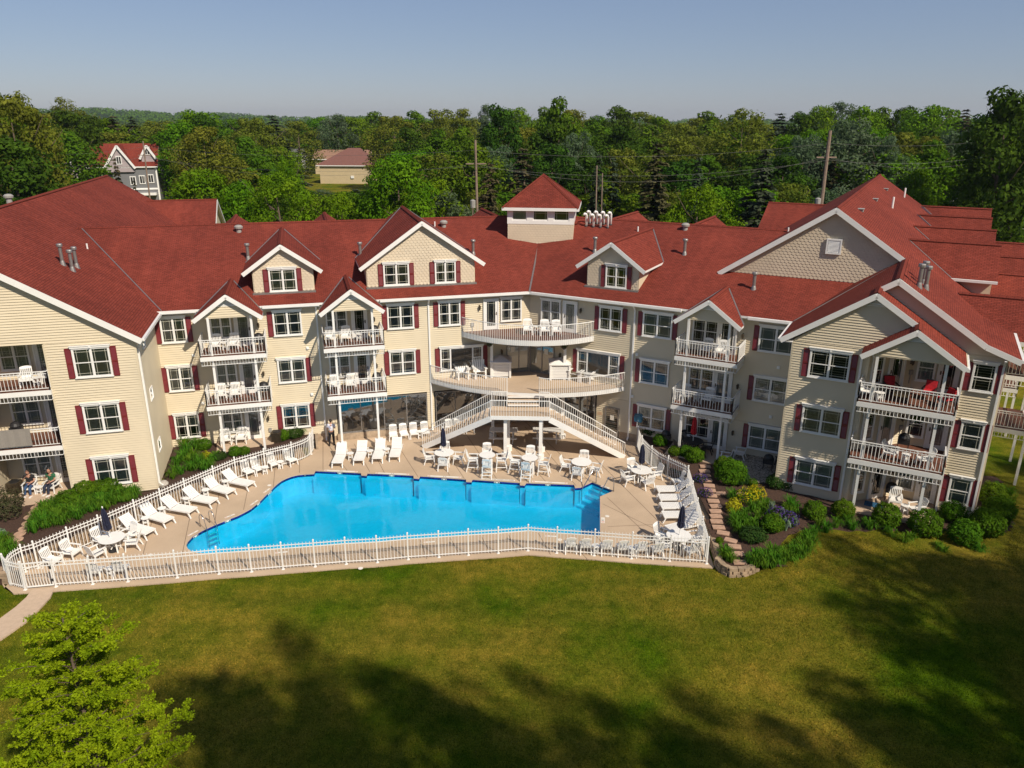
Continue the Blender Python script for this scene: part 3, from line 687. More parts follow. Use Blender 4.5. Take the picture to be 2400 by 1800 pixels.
def roofpoly(F, pts, th=.13, name='roof', mb=None, side=1):
    """pts: (s,n,z) polygon of the upper surface; returns mesh builder with uv in metres"""
    own = mb is None
    if own: mb = MB()
    P = [F(*p) if F else Vector(p) for p in pts]
    N = Vector((0, 0, 0))
    for i in range(len(P)): N += P[i].cross(P[(i + 1) % len(P)])
    N.normalize()
    if N.z < 0: P.reverse(); N = -N
    hd = Vector((0, 0, 1)).cross(N)
    hd = hd.normalized() if hd.length > 1e-3 else Vector((1, 0, 0)); ud = N.cross(hd)
    o = Vector((C0.x, C0.y, 0))
    mb.face(P, 0, [((p - o).dot(hd), (p - o).dot(ud)) for p in P])
    D = Vector((0, 0, -th)); mb.face([p + D for p in reversed(P)], side)
    for i in range(len(P)):
        a, b = P[i], P[(i + 1) % len(P)]; mb.face([a, a + D, b + D, b], side)
    if own: return mb.build(name, ['roof', 'white'], H)
def ridgecap(F, a, b, w_=.17, name='ridge_cap'):
    A, B = F(*a), F(*b); mb = MB(); L = (B - A).length; d = (B - A).normalized(); sd_ = d.cross(Vector((0, 0, 1))).normalized(); k = int(L / .35) or 1
    for i in range(k):
        p, q = A + d * (L * i / k), A + d * (L * (i + 1) / k + .02)
        for sg in (-1, 1):
            mb.face([p + Vector((0, 0, .045)), q + Vector((0, 0, .055)), q + sd_ * sg * w_ + Vector((0, 0, -.045)), p + sd_ * sg * w_ + Vector((0, 0, -.055))], 0, [(0, 0), (.3, 0), (.3, .14), (0, .14)])
    mb.build(name, ['roof'], H)
def flash(F, a, b, r=.035, name='valley_flashing'):
    mb = MB(F); up = .02; mb.bar((a[0], a[1], a[2] + up), (b[0], b[1], b[2] + up), r * 2, .02); mb.build(name, 'metal', H)
def trim(F, a, b, wd=.03, ht=.24, name='rake_board'):
    mb = MB(F); mb.bar(a, b, wd, ht); mb.build(name, 'white', H)
KM, ZE, ZR, NR = .38, 9.2, 12.905, -9.35
def mainz(n): return ZE + KM * (.4 - n)
def gable(F, sa, za, hw, kd, nf, wallpoly, nb=None, shake=True, right_hw=None, ov=.32, wall_n=None, cap=True):
    """gable roof running back into the main slope from a front at n=nf"""
    wn = nf if wall_n is None else wall_n; rhw = right_hw or hw; f = nf + ov
    nr = .4 - (za - ZE) / KM if nb is None else nb
    for sg, h in ((-1, hw), (1, rhw)):
        ze = za - kd * h; ne = min(.4 - (ze - ZE) / KM, f - .05); s1 = sa + sg * h
        if za > ZR and nb is not None:
            hx = (za - ZR) / kd
            pts = [(sa, f, za), (sa, nr, za), (sa + sg * hx, nr, ZR), (sa + sg * hx, NR, ZR), (s1, ne, ze), (s1, f, ze)] if nr < NR else [(sa, f, za), (sa, nr, za), (sa + sg * hx, nr, ZR), (s1, ne, ze), (s1, f, ze)]
        else: pts = [(sa, f, za), (sa, nr, za), (s1, ne, ze), (s1, f, ze)]
        roofpoly(F, pts)
        if ne < f - .2: flash(F, (sa + sg * .05, nr, za - .02), (s1, ne, ze))
        trim(F, (sa + sg * .0, f + .012, za - .13), (s1 - sg * .0, f + .012, ze - .13))
    if cap: ridgecap(F, (sa, f, za), (sa, nr, za))
    if wallpoly: (shakes if shake else siding)(F, wallpoly, wn)
# --- windows -------------------------------------------------------
WC = {}
def wmesh(kind, w_, h):
    key = (kind, round(w_, 2), round(h, 2))
    if key in WC: return WC[key]
    t = .075; mb = MB(); x0, x1 = -w_ / 2, w_ / 2
    # local: x right, -y outward, z down from 0 (top) to -h
    mb.box(x0, x0 + t, -.085, 0, -h, 0); mb.box(x1 - t, x1, -.085, 0, -h, 0); mb.box(x0 + t, x1 - t, -.085, 0, -t, 0); mb.box(x0 + t, x1 - t, -.085, 0, -h, -h + t)
    mb.box(x0 - .05, x1 + .05, -.13, 0, .003, .10); mb.box(x0 - .08, x1 + .08, -.16, 0, .103, .135); mb.box(-.04, .04, -.165, -.131, .0, .10)
    mb.box(x0 - .03, x1 + .03, -.11, 0, -h - .05, -h - .003)
    cells = []
    if kind == 'double': xs_ = [x0 + t, -.035, .035, x1 - t]; cols = [(xs_[0], xs_[1], 1), (xs_[2], xs_[3], 1)]
    elif kind == 'single': cols = [(x0 + t, x1 - t, 1)]
    elif kind == 'triple': q = w_ * .23; cols = [(x0 + t, x0 + q, 1), (x0 + q + .07, x1 - q - .07, 0), (x1 - q, x1 - t, 1)]
    else: cols = [(x0 + t, x1 - t, 0)]
    for a, b in zip(cols, cols[1:]): mb.box(a[1], b[0], -.08, 0, -h + t, -t)
    mid = -h / 2
    for a, b, sp in cols:
        if sp:
            mb.box(a, b, -.072, -.03, mid - .022, mid + .022); cells += [(a, b, -t, mid + .022, 1), (a, b, mid - .022, -h + t, 1)]
            for (za, zb) in ((-t, mid + .022), (mid - .022, -h + t)):
                for (p, q) in ((a, a + .025), (b - .025, b)): mb.box(p, q, -.062, -.03, zb, za)
        else: cells.append((a, b, -t, -h + t, kind == 'fixed'))
    fr = mb.mesh('window', ['white'])
    panes = []
    gb = MB()
    for a, b, zt, zb, g in cells:
        p = MB(); p.face([(a, -.045, zb), (b, -.045, zb), (b, -.045, zt), (a, -.045, zt)]); panes.append(p.mesh('pane', ['glass']))
        if g:
            i = min(.13, (b - a) * .28); th = .009
            for x in (a + i, b - i): gb.box(x - th, x + th, -.055, -.048, zb, zt)
            if zt > mid + .1 or kind != 'double': gb.box(a, b, -.0555, -.0475, zt - i - th, zt - i + th)
            else: gb.box(a, b, -.0555, -.0475, zb + i - th, zb + i + th)
    gr_ = gb.mesh('grille', ['grille']) if gb.f else None
    bk = {}
    WC[key] = (fr, panes, gr_, cols, t); return WC[key]
BC = {}
def backing(kind, w_, h, style):
    key = (kind, round(w_, 2), round(h, 2), style)
    if key in BC: return BC[key]
    fr, panes, gr_, cols, t = wmesh(kind, w_, h); mb = MB()
    mb.face([(-w_ / 2 + .02, -.022, -h + .02), (w_ / 2 - .02, -.022, -h + .02), (w_ / 2 - .02, -.022, -.02), (-w_ / 2 + .02, -.022, -.02)], 0)  # near-black backing sheet, shade of the room painted behind the glass
    for ci, (a, b, sp) in enumerate(cols):
        if style == 'dark': continue
        if style.startswith('blind'):
            zl = {'blind': -h + t, 'blindhalf': -h * .52, 'blindup': -h * .3}[style]; z = -t
            while z > zl:
                mb.face([(a, -.036, z - .03), (b, -.036, z - .03), (b, -.026, z), (a, -.026, z)], 1); z -= .042
        else:
            k = int((b - a) / .06)
            for i in range(k):
                if style == 'curtainside' and k * .3 < i < k * .7: continue
                x = a + (b - a) * i / k; mb.face([(x, -.026, -h + t), (x + (b - a) / k * .8, -.038, -h + t), (x + (b - a) / k * .8, -.038, -t), (x, -.026, -t)], 2)
    BC[key] = mb.mesh('blind', ['interior', 'blind', 'curtain']); return BC[key]
SH = {}
def shutter_mesh(h, w_=.29):
    k = (round(h, 2), w_)
    if k in SH: return SH[k]
    mb = MB(); mb.box(-w_ / 2, w_ / 2, -.03, 0, -h, 0); f = .04
    for z0_, z1_ in ((-h, -h + .06), (-h * .52, -h * .46), (-.06, 0)): mb.box(-w_ / 2, w_ / 2, -.05, -.0301, z0_, z1_)
    for x in (-w_ / 2, w_ / 2 - f): mb.box(x, x + f, -.049, -.0302, -h + .06, -.06)
    z = -.08
    while z > -h + .08:
        if not (-h * .53 < z < -h * .45): mb.face([(-w_ / 2 + f, -.032, z), (w_ / 2 - f, -.032, z), (w_ / 2 - f, -.044, z - .04), (-w_ / 2 + f, -.044, z - .04)])
        z -= .05
    SH[k] = mb.mesh('shutter', ['shutter']); return SH[k]
STY = ['blind', 'blindhalf', 'curtain', 'dark', 'blind', 'curtainside', 'blind', 'curtain', 'blindup']
wi = [0]
def window(F, s_, zt, w_=1.42, h=1.46, n=.04, kind='double', sh='LR', style=None, shh=None):
    wi[0] += 1; st = style or STY[(wi[0] * 5) % 9]
    fr, panes, gr_, cols, t = wmesh(kind, w_, h); p = F(s_, n, zt)
    o = obj('window', fr, H, loc=tuple(p), rz=F.rz)
    for pm in panes: obj('pane', pm, o, loc=tuple(p), rz=F.rz)
    if gr_: obj('grille', gr_, o, loc=tuple(p), rz=F.rz)
    obj('blind', backing(kind, w_, h, st), o, loc=tuple(p), rz=F.rz)
    sm = shutter_mesh(h + .04)
    for c in sh:
        x = (-1 if c == 'L' else 1) * (w_ / 2 + .17)
        obj('shutter', sm, H, loc=tuple(F(s_ + x, n + .006, zt + .01)), rz=F.rz)
def door(F, s_, z, w_=.92, h=2.1, n=.04, style='curtain', handle=1, open_=False, mt='white'):
    p = F(s_, n, z); mb = MB(); t = .08
    mb.box(-w_ / 2 - t, -w_ / 2, -.09, 0, 0, h + t); mb.box(w_ / 2, w_ / 2 + t, -.09, 0, 0, h + t); mb.box(-w_ / 2, w_ / 2, -.09, 0, h, h + t)
    q = .15; mb.box(-w_ / 2, -w_ / 2 + q, -.055, -.005, 0, h); mb.box(w_ / 2 - q, w_ / 2, -.055, -.005, 0, h); mb.box(-w_ / 2 + q, w_ / 2 - q, -.055, -.005, 0, .24); mb.box(-w_ / 2 + q, w_ / 2 - q, -.055, -.005, h - .13, h)
    o = obj('door', mb.mesh('door', [mt]), H, loc=tuple(p), rz=F.rz)
    a, b, z0_, z1_ = -w_ / 2 + q, w_ / 2 - q, .24, h - .13
    g = MB(); g.face([(a, -.035, z0_), (b, -.035, z0_), (b, -.035, z1_), (a, -.035, z1_)]); obj('pane', g.mesh('pane', ['glass']), o, loc=tuple(p), rz=F.rz)
    g = MB()
    for x in (a + .1, b - .1): g.box(x - .008, x + .008, -.045, -.037, z0_, z1_)
    for zz in (z0_ + .12, z1_ - .12): g.box(a, b, -.0455, -.0365, zz - .008, zz + .008)
    obj('grille', g.mesh('grille', ['grille']), o, loc=tuple(p), rz=F.rz)
    g = MB(); g.face([(a, -.012, z0_), (b, -.012, z0_), (b, -.012, z1_), (a, -.012, z1_)], 0)  # near-black sheet behind the door glass stands for the unlit room
    if style != 'dark':
        k = 9
        for i in range(k): x = a + (b - a) * i / k; g.face([(x, -.016, z0_), (x + (b - a) / k * .85, -.026, z0_), (x + (b - a) / k * .85, -.026, z1_), (x, -.016, z1_)], 1)
    obj('blind', g.mesh('blind', ['interior', 'curtain']), o, loc=tuple(p), rz=F.rz)
    g = MB(); x = (w_ / 2 - .07) * handle; g.box(x - .03, x + .03, -.065, -.056, .95, 1.15); g.tube([(x, -.06, 1.05), (x, -.11, 1.05), (x - .1 * handle, -.11, 1.05)], .012, 6)
    obj('handle', g.mesh('handle', ['bronze']), o, loc=tuple(p), rz=F.rz)
mb = MB(); mb.box(-.05, .05, -.02, 0, -.16, .1); mb.tube([(0, -.02, .05), (0, -.11, .12), (0, -.14, .08)], .014, 6); mb.lathe([(.02, .09), (.085, .04), (.075, .03), (.065, -.14), (.03, -.2), (0, -.22)], (0, -.14, 0), 8); lampm = mb.mesh('wall_lantern', ['bronze'])
def lantern(F, s_, z, n=.02): obj('wall_lantern', lampm, H, loc=tuple(F(s_, n, z)), rz=F.rz)
mb = MB(); mb.box(-.085, .085, -.07, 0, -.085, .085); mb.box(-.06, .06, -.12, -.0701, -.06, .04); ventm = mb.mesh('vent_hood', ['white'])
def vent(F, s_, z, n=.015): obj('vent_hood', ventm, H, loc=tuple(F(s_, n, z)), rz=F.rz)
mb = MB(); mb.box(-.09, .09, -.10, 0, -.12, .12); mb.box(-.02, .02, -.05, 0, -.6, -.12); boxm = mb.mesh('meter_box', ['planter'])
def meter(F, s_, z, n=.015): obj('meter_box', boxm, H, loc=tuple(F(s_, n, z)), rz=F.rz)
def downspout(F, s_, z0_, z1_, n=.02, jog=.4):
    mb = MB(F); mb.box(s_ - .05, s_ + .05, n, n + .09, z0_ + .25, z1_ - .35); mb.bar((s_, n + .045, z1_ - .35), (s_, n + jog, z1_), .1, .08); mb.bar((s_, n + .045, z0_ + .25), (s_, n + .22, z0_ + .06), .1, .08); mb.build('downspout', 'white', H)
def gutter(F, s0, s1, n=.42, z=ZE - .02):
    mb = MB(F); mb.box(s0, s1, n, n + .13, z - .13, z + .01); mb.box(s0, s1, n - .03, n - .003, z - .2, z + .0); mb.box(s0, s1, .02, n - .03, z - .195, z - .17); mb.build('gutter', 'white', H)
def cornerboard(F, s_, n, z0_, z1_):
    mb = MB(F); mb.box(s_ - .06, s_ + .06, n - .04, n + .032, z0_, z1_); mb.build('corner_board', 'siding', H)
# --- main walls ------------------------------------------------------
siding(F1, [(-22.85, .55), (-13.62, .55), (-13.62, 9.1), (-22.85, 9.1)])
siding(F1, [(-13.62, 2.78), (.0, 2.78), (.0, 9.1), (-13.62, 9.1)])
siding(F1, [(-7.02, .3), (-6.55, .3), (-6.55, 2.78), (-7.02, 2.78)])
siding(F1, [(-13.62, .3), (-12.9, .3), (-12.9, 2.78), (-13.62, 2.78)])
siding(F2, [(0, 2.78), (17.1, 2.78), (17.1, 9.1), (0, 9.1)])
siding(F2, [(4.98, .55), (17.1, .55), (17.1, 2.78), (4.98, 2.78)])
mb = MB(F1); mb.box(-13.7, 0, -.05, .03, -.1, .3); mb.box(-12.95, -7.0, .03, .2, -.1, .42); mb.box(-14.35, -14.2, 0, 1.3, -.1, .6); mb.box(-14.2, -13.7, -.04, .04, -.1, .58); mb.build('foundation', 'foundation', H)
mb = MB(F2); mb.box(0, 5.5, -.05, .03, -.1, .3); mb.box(6.62, 8.3, -.05, .04, -.1, .55); mb.box(4.98, 5.5, -.05, .03, .3, .55); mb.build('foundation', 'foundation', H)
cornerboard(F1, -13.62, 0, .3, 9.0)
# storefront glazing
def storefront(F, s0, s1, z0_, z1_, ms, n=.05):
    p = F(0, 0, 0); mb = MB(F)
    for a, b in ((s0, s1),):
        mb.box(a, b, n, n + .08, z1_ - .06, z1_); mb.box(a, b, n, n + .08, z0_, z0_ + .08)
        for m_ in [a + .03] + ms + [b - .03]: mb.box(m_ - .03, m_ + .03, n, n + .075, z0_ + .08, z1_ - .06)
    fr = mb.build('storefront', 'metal', H)
    ed = [s0] + ms + [s1]
    for a, b in zip(ed, ed[1:]):
        g = MB(F); g.q([(a + .03, n + .03, z0_ + .08), (b - .03, n + .03, z0_ + .08), (b - .03, n + .03, z1_ - .06), (a + .03, n + .03, z1_ - .06)]); g.build('pane', 'store_glass', fr)
    g = MB(F); g.q([(s0, n - .28, z0_), (s1, n - .28, z0_), (s1, n - .28, z1_), (s0, n - .28, z1_)]); g.build('dark_backing', 'interior', fr)  # one flat near-black sheet, the unlit room's darkness put into its colour
storefront(F1, -12.85, -7.05, .42, 2.72, [-11.37, -9.88, -8.4])
storefront(F1, -6.48, -.05, .3, 2.72, [-5.15, -3.84, -2.55, -1.3])
storefront(F2, .05, 4.92, .3, 2.72, [1.3, 2.5, 3.79, 4.35])
storefront(F1, -1.6, -.08, 3.66, 5.6, [-.75])
storefront(F2, .08, 1.86, 3.66, 5.6, [.98])
def paper(F, s_, z, n, w_=.28, h=.36, par=H):
    mb = MB(F); mb.box(s_ - w_ / 2, s_ + w_ / 2, n, n + .006, z - h / 2, z + h / 2); mb.build('paper_notice', 'plate', par)
paper(F1, -1.2, 5.25, .1); paper(F2, 1.3, 5.2, .1)
# M1 windows
for zt, z3 in ((8.72, 0), (5.70, 1), (2.66, 2)):
    window(F1, -21.85, zt, 1.40, 1.5, style=['blind', 'blind', 'blindhalf'][z3])
    window(F1, -15.4, zt, 1.68, 1.5, sh=['L', 'R', 'LR'][z3], style=['curtain', 'blind', 'curtainside'][z3])
    window(F1, -19.22, zt, 1.2, 1.42, sh='', style=['blind', 'blind', 'curtain'][z3])
for z in (6.74, 3.69, .66): door(F1, -17.98, z, .84, 2.0, style='curtain' if z > 6 else 'blind')
for zt in (8.72, 5.70):
    window(F1, -12.48, zt, 1.3, 1.42, sh='', style='curtain'); door(F1, -11.1, zt - 1.98, .84, 2.0, style='dark')
    window(F1, -8.53, zt, 1.68, 1.52, style='curtain')
window(F1, -5.4, 8.74, 1.42, 1.54, style='curtain'); window(F1, -4.66, 5.68, 2.85, 1.52, kind='triple', style='dark')
door(F1, -2.66, 6.74, .86, 1.98, style='curtain', handle=1); window(F1, -1.3, 8.74, 1.42, 1.5, sh='', style='curtain')
window(F2, 1.56, 8.70, 1.4, 1.5, sh='', style='curtain'); door(F2, 2.93, 6.74, .86, 1.98, style='curtain', handle=-1)
window(F2, 5.7, 8.68, 1.52, 1.48, style='dark'); window(F2, 4.98, 5.66, 2.9, 1.5, kind='triple', style='dark')
for zt, z3 in ((8.66, 0), (5.64, 1), (2.62, 2)):
    window(F2, 8.73, zt, 1.86, 1.48, sh=['LR', 'L', 'LR'][z3], style=['blind', 'curtain', 'blindhalf'][z3])
    window(F2, 15.7, zt, 1.9, 1.46, sh='LR', style=['blind', 'curtain', 'blind'][z3])
    window(F2, 11.66, zt, 1.54, 1.42, sh='', style='dark'); door(F2, 12.96, [6.74, 3.69, .66][z3], .96, 1.96, style=['dark', 'curtain', 'curtain'][z3], handle=-1)
for z in (8.3,): lantern(F1, -3.42, z); lantern(F2, 3.66, z)
for z in (8.0, 4.95, 2.0): lantern(F1, -17.1, z)
for z in (8.0, 4.9, 1.95): lantern(F2, 13.85, z)
lantern(F1, -1.95, 5.2); lantern(F2, 2.3, 5.15); lantern(F1, -10.2, 7.95); lantern(F1, -10.2, 4.9)
for s_, z in ((-20.96, 6.35), (-20.8, 3.3), (-14.35, 6.32), (-14.33, 3.28)): vent(F1, s_, z)
for s_, z in ((16.0, 6.35), (15.9, 3.3), (7.55, 5.9), (7.4, 3.1)): vent(F2, s_, z)
for z in (7.2, 4.15, 1.15): meter(F1, -17.05, z)
meter(F1, -10.15, 7.15); meter(F1, -3.9, 7.15)
for s_ in (-13.66, -6.74): downspout(F1, s_, 0.05, 9.05)
downspout(F2, 7.27, .05, 9.05)
gutter(F1, -22.3, -20.45); gutter(F1, -16.75, -13.45); gutter(F1, -9.8, .33); gutter(F2, -.33, 10.25); gutter(F2, 14.1, 16.5)
# service door, sign, switch beneath the terrace
mb = MB(F2); mb.box(5.6, 5.68, .03, .1, .12, 2.1); mb.box(6.5, 6.58, .03, .1, .12, 2.1); mb.box(5.68, 6.5, .03, .1, 2.02, 2.1); mb.box(5.68, 6.5, .03, .08, .12, .22); sdoor = mb.build('door', 'metal', H)
mb = MB(F2); mb.q([(5.68, .06, .22), (6.5, .06, .22), (6.5, .06, 2.02), (5.68, .06, 2.02)]); mb.build('pane', 'store_glass', sdoor)
mb = MB(F2); mb.q([(5.68, .035, .22), (6.5, .035, .22), (6.5, .035, 2.02), (5.68, .035, 2.02)]); mb.build('dark_backing', 'interior', sdoor)  # flat near-black sheet painted as the dark inside of the service door
mb = MB(F2); mb.box(5.7, 6.48, .09, .115, 1.05, 1.1); mb.build('handle', 'steel', sdoor); paper(F2, 6.12, 1.42, .1, .26, .34, sdoor)
mb = MB(F2); mb.box(5.04, 5.44, .03, .045, 1.42, 1.68); sg = mb.build('wall_sign', 'sign_yellow', H)
for i, (tx, sz) in enumerate((('POOL', .085), ('NOTICE', .085))):
    me = text_mesh(tx, sz, 'inkred'); o = bpy.data.objects.new('lettering', me); COL.objects.link(o); o.parent = sg
    o.matrix_world = Matrix.Translation(F2(5.24, .05, 1.60 - .11 * i)) @ Matrix.Rotation(F2.rz, 4, 'Z') @ Matrix.Rotation(R_(90), 4, 'X')
    o.matrix_parent_inverse = Matrix.Identity(4)
# --- main roof ---------------------------------------------------------
RB = 2 * (.4 - NR)  # full depth
ex = math.tan((A2 - A1) / 2)
v_e = .4 * ex; v_r = NR * ex   # valley shift: interior corner leans back towards both wings
roofpoly(F1, [(-29.3, .4, ZE), (v_e, .4, ZE), (-v_r * 1.0, NR, ZR), (-29.3, NR, ZR)][:0] or [(-29.2, .4, ZE), (-v_e, .4, ZE), (-v_r, NR, ZR), (-29.2, NR, ZR)])
roofpoly(F2, [(v_e, .4, ZE), (19.5, .4, ZE), (19.5, NR, ZR), (v_r, NR, ZR)])
NB = 2 * NR - .4
roofpoly(F1, [(-29.2, NR, ZR), (-v_r, NR, ZR), (-NB * ex, NB, ZE), (-29.2, NB, ZE)])
roofpoly(F2, [(v_r, NR, ZR), (19.5, NR, ZR), (19.5, NB, ZE), (NB * ex, NB, ZE)])
ridgecap(F1, (-28.4, NR, ZR), (-v_r, NR, ZR)); ridgecap(F2, (v_r, NR, ZR), (19.0, NR, ZR))
flash(F1, (-v_e, .4, ZE), (-v_r * .62, NR * .6, ZE + (ZR - ZE) * .61), .05)
flash(F1, (-22.3, .35, ZE), (-28.1, NR, ZR), .03)
# rear walls
for F, a, b in ((F1, -22.9, -NB * ex - .3), (F2, NB * ex + .3, 26)):
    mb = MB(F); mb.box(a, b, NB + .3, NB + .5, 0, 9.1); mb.build('rear_wall', 'siding', H)
# --- dormers -------------------------------------------------------------
def dwall(sa, za, wl, wr, zb_, kd):
    zw = lambda s_: za - .14 - kd * abs(s_ - sa)
    return [(wl, zb_), (wr, zb_), (wr, zw(wr)), (sa, za - .14), (wl, zw(wl))]
gable(F1, -15.43, 12.63, 2.32, .70, -1.0, dwall(-15.43, 12.63, -17.17, -13.66, 9.72, .70))
gable(F1, -6.86, 13.76, 3.98, .693, -1.0, dwall(-6.86, 13.76, -10.38, -3.5, 9.72, .693), nb=-9.9)
gable(F2, 5.22, 12.60, 2.28, .70, -1.0, dwall(5.22, 12.60, 3.6, 7.0, 9.72, .70))
for F, l, r_ in ((F1, -17.17, -13.66), (F1, -10.38, -3.5), (F2, 3.6, 7.0)):    # cheeks and sill flashing
    for s_ in (l, r_):
        mb = MB(F); zt = 10.95
        mb.box(s_ - .04 if s_ == l else s_ - .02, s_ + .02 if s_ == l else s_ + .04, -1.0 - (zt - 9.72) / KM, -1.02, 9.4, zt); mb.build('dormer_cheek', 'siding', H)
    mb = MB(F); mb.box(l - .1, r_ + .1, -1.0, -.72, mainz(-.85) - .06, mainz(-.85) + .05); mb.build('sill_flashing', 'metal', H)
window(F1, -15.46, 11.12, 1.62, 1.36, n=-.965, style='blind'); window(F1, -8.56, 11.14, 1.62, 1.36, n=-.965, style='curtain'); window(F1, -5.42, 11.14, 1.36, 1.36, n=-.965, style='curtain')
window(F2, 5.56, 11.12, 1.4, 1.36, n=-.965, style='dark')
# --- rear gables that peep over the ridge
for F, s_ in ((F1, -19.0), (F1, -12.2), (F1, .2), (F2, 0.9), (F2, 7.3)):
    if F is F1 and s_ > 0: s_ = .9
    for sg in (-1, 1): roofpoly(F, [(s_, -10, 12.62), (s_, -17.7, 12.62), (s_ + sg * 2.3, -17.7, 11.0), (s_ + sg * 2.3, -13, 11.0)])
    ridgecap(F, (s_, -10, 12.62), (s_, -17.7, 12.62))
# --- balcony stacks with small gables ---------------------------------------
def rail_run(mb, pts, z, top=1.0, low=.12, second=True, sp=.165, lower=True, sub=0):
    """white metal railing along local/world points (x,y); pickets joined"""
    for a, b in zip(pts, pts[1:]):
        a = Vector(a); b = Vector(b); L = (b - a).length; k = max(1, round(L / sp))
        mb.bar((a.x, a.y, z + top), (b.x, b.y, z + top), .05, .04)
        if second: mb.bar((a.x, a.y, z + top - .12), (b.x, b.y, z + top - .12), .03, .03)
        mb.bar((a.x, a.y, z + low), (b.x, b.y, z + low), .03, .03)
        for i in range(k + 1):
            p = a + (b - a) * (i / k); mb.bar((p.x, p.y, z + (low if i not in (0, k) else 0)), (p.x, p.y, z + top), .02 if i not in (0, k) else .045, .02 if i not in (0, k) else .045)
def balcony(F, s0, s1, n0, n1, z, post=None, hang=True, lab=None):
    mb = MB(F); mb.box(s0 + .03, s1 - .03, n0, n1 - .04, z - .1, z); k = int((s1 - s0) / .14)
    for i in range(k):
        a = s0 + .04 + (s1 - s0 - .08) * i / k; mb.box(a, a + (s1 - s0 - .08) / k - .012, n0, n1 - .05, z, z + .02)
    bal = mb.build('balcony', 'brown_deck', H)
    if lab: bal['label'] = lab
    mb = MB(F); zf = z - .25
    mb.box(s0, s1, n1 - .04, n1, zf, z + .0); mb.box(s0, s0 + .03, n0, n1 - .04, zf, z); mb.box(s1 - .03, s1, n0, n1 - .04, zf, z); mb.build('fascia', 'white', bal)
    mb = MB(F)
    rail_run(mb, [(s0 + .03, n0), (s0 + .03, n1 - .02), (s1 - .03, n1 - .02), (s1 - .03, n0)], z)
    r = mb.build('railing', 'white', bal); r['kind'] = 'stuff'
    if hang:
        mb = MB(F); zh = zf - .26
        for a, b in (((s0 + .03, n0), (s0 + .03, n1 - .02)), ((s0 + .03, n1 - .02), (s1 - .03, n1 - .02)), ((s1 - .03, n1 - .02), (s1 - .03, n0))):
            a = Vector(a); b = Vector(b); k = max(1, round((b - a).length / .165)); mb.bar((a.x, a.y, zh), (b.x, b.y, zh), .028, .028)
            for i in range(k + 1): p = a + (b - a) * (i / k); mb.bar((p.x, p.y, zh), (p.x, p.y, zf), .02, .02)
        r = mb.build('hanging_trim', 'white', bal); r['kind'] = 'stuff'
    return bal
def post(F, s_, n, z0_, z1_, w_=.13, name='post'):
    mb = MB(F); mb.box(s_ - w_ / 2, s_ + w_ / 2, n - w_ / 2, n + w_ / 2, z0_, z1_); return mb.build(name, 'white', H)
def porch_gable(F, sa, za, hw, nf, pl_, pr, z0_, k=.72, wall=True, foot=None):
    gable(F, sa, za, hw, k, nf, None)
    zw = lambda s_: za - .15 - k * abs(s_ - sa)
    siding(F, [(pl_ - .2, 9.02), (pr + .2, 9.02), (sa + (za - .15 - 9.62) / k, 9.62), (sa - (za - .15 - 9.62) / k, 9.62)], nf, name='gable_wall')
    mb = MB(F); a = (za - .17 - 9.64) / k; mb.q([(sa - a, nf + .01, 9.64), (sa + a, nf + .01, 9.64), (sa, nf + .01, za - .17)]); mb.box(sa - a, sa + a, nf + .01, nf + .04, 9.6, 9.66)
    z = 9.68
    while z < za - .25:
        iv = (za - .2 - z) / k; mb.q([(sa - iv, nf + .035, z), (sa + iv, nf + .035, z), (sa + iv - .04, nf + .012, z + .05), (sa - iv + .04, nf + .012, z + .05)]); z += .06
    mb.build('gable_louver', 'white', H)
    mb = MB(F); mb.q([(pl_ - .3, .0, 9.0), (pr + .3, .0, 9.0), (pr + .3, nf, 9.0), (pl_ - .3, nf, 9.0)]); mb.box(pl_ - .22, pr + .22, nf - .1, nf + .03, 8.93, 9.05); mb.build('soffit', 'siding', H)
    for s_ in (pl_, pr): post(F, s_, nf + .0, z0_ if foot is None else foot, 9.0)
porch_gable(F1, -18.58, 10.34, 1.88, 1.78, -19.7, -17.36, .5)
porch_gable(F1, -11.62, 10.28, 1.88, 1.78, -12.73, -10.44, .3, foot=.0)
porch_gable(F2, 12.17, 10.24, 1.9, 1.62, 11.06, 13.4, .5)
for z in (6.72, 3.68):
    balcony(F1, -20.35, -16.70, .02, 2.0, z); balcony(F1, -13.42, -9.8, .02, 2.0, z); balcony(F2, 10.42, 14.05, .02, 1.85, z)
for s_ in (-12.73, -10.44):
    mb = MB(F1); mb.box(s_ - .26, s_ + .26, 1.55, 2.05, 0, .5); mb.build('post_pedestal', 'white', H)
# --- left wing ----------------------------------------------------------------
NL = 5.806
LK, LS, LZ = .635, -31.3, 14.75
siding(F1, [(-26.98, .55), (-22.85, .55), (-22.85, 9.1), (-26.98, 9.1)], NL)
siding(F1, [(-40, .55), (-30.55, .55), (-30.55, 9.1), (-40, 9.1)], NL)
siding(F1, [(-39.9, 9.1), (-22.85, 9.1), (LS, LZ - .25)], NL, name='gable_wall')
for s_ in (-22.85, -26.98, -30.55): cornerboard(F1, s_, NL, .55, 9.05)
FS = Fr(F1(-22.85, 0, 0), A1 + math.pi / 2)     # side wall, s runs towards the camera along +n of F1
siding(FS, [(0, .55), (NL, .55), (NL, 9.1), (0, 9.1)]) if False else None
class Fl:   # frame whose outward normal is +e1, s along +n1
    rz = -A1 + math.pi / 2 + math.pi / 2
    def __call__(self, s_, n, z): return F1(-22.85 + n, s_, z)
FLW = Fl()
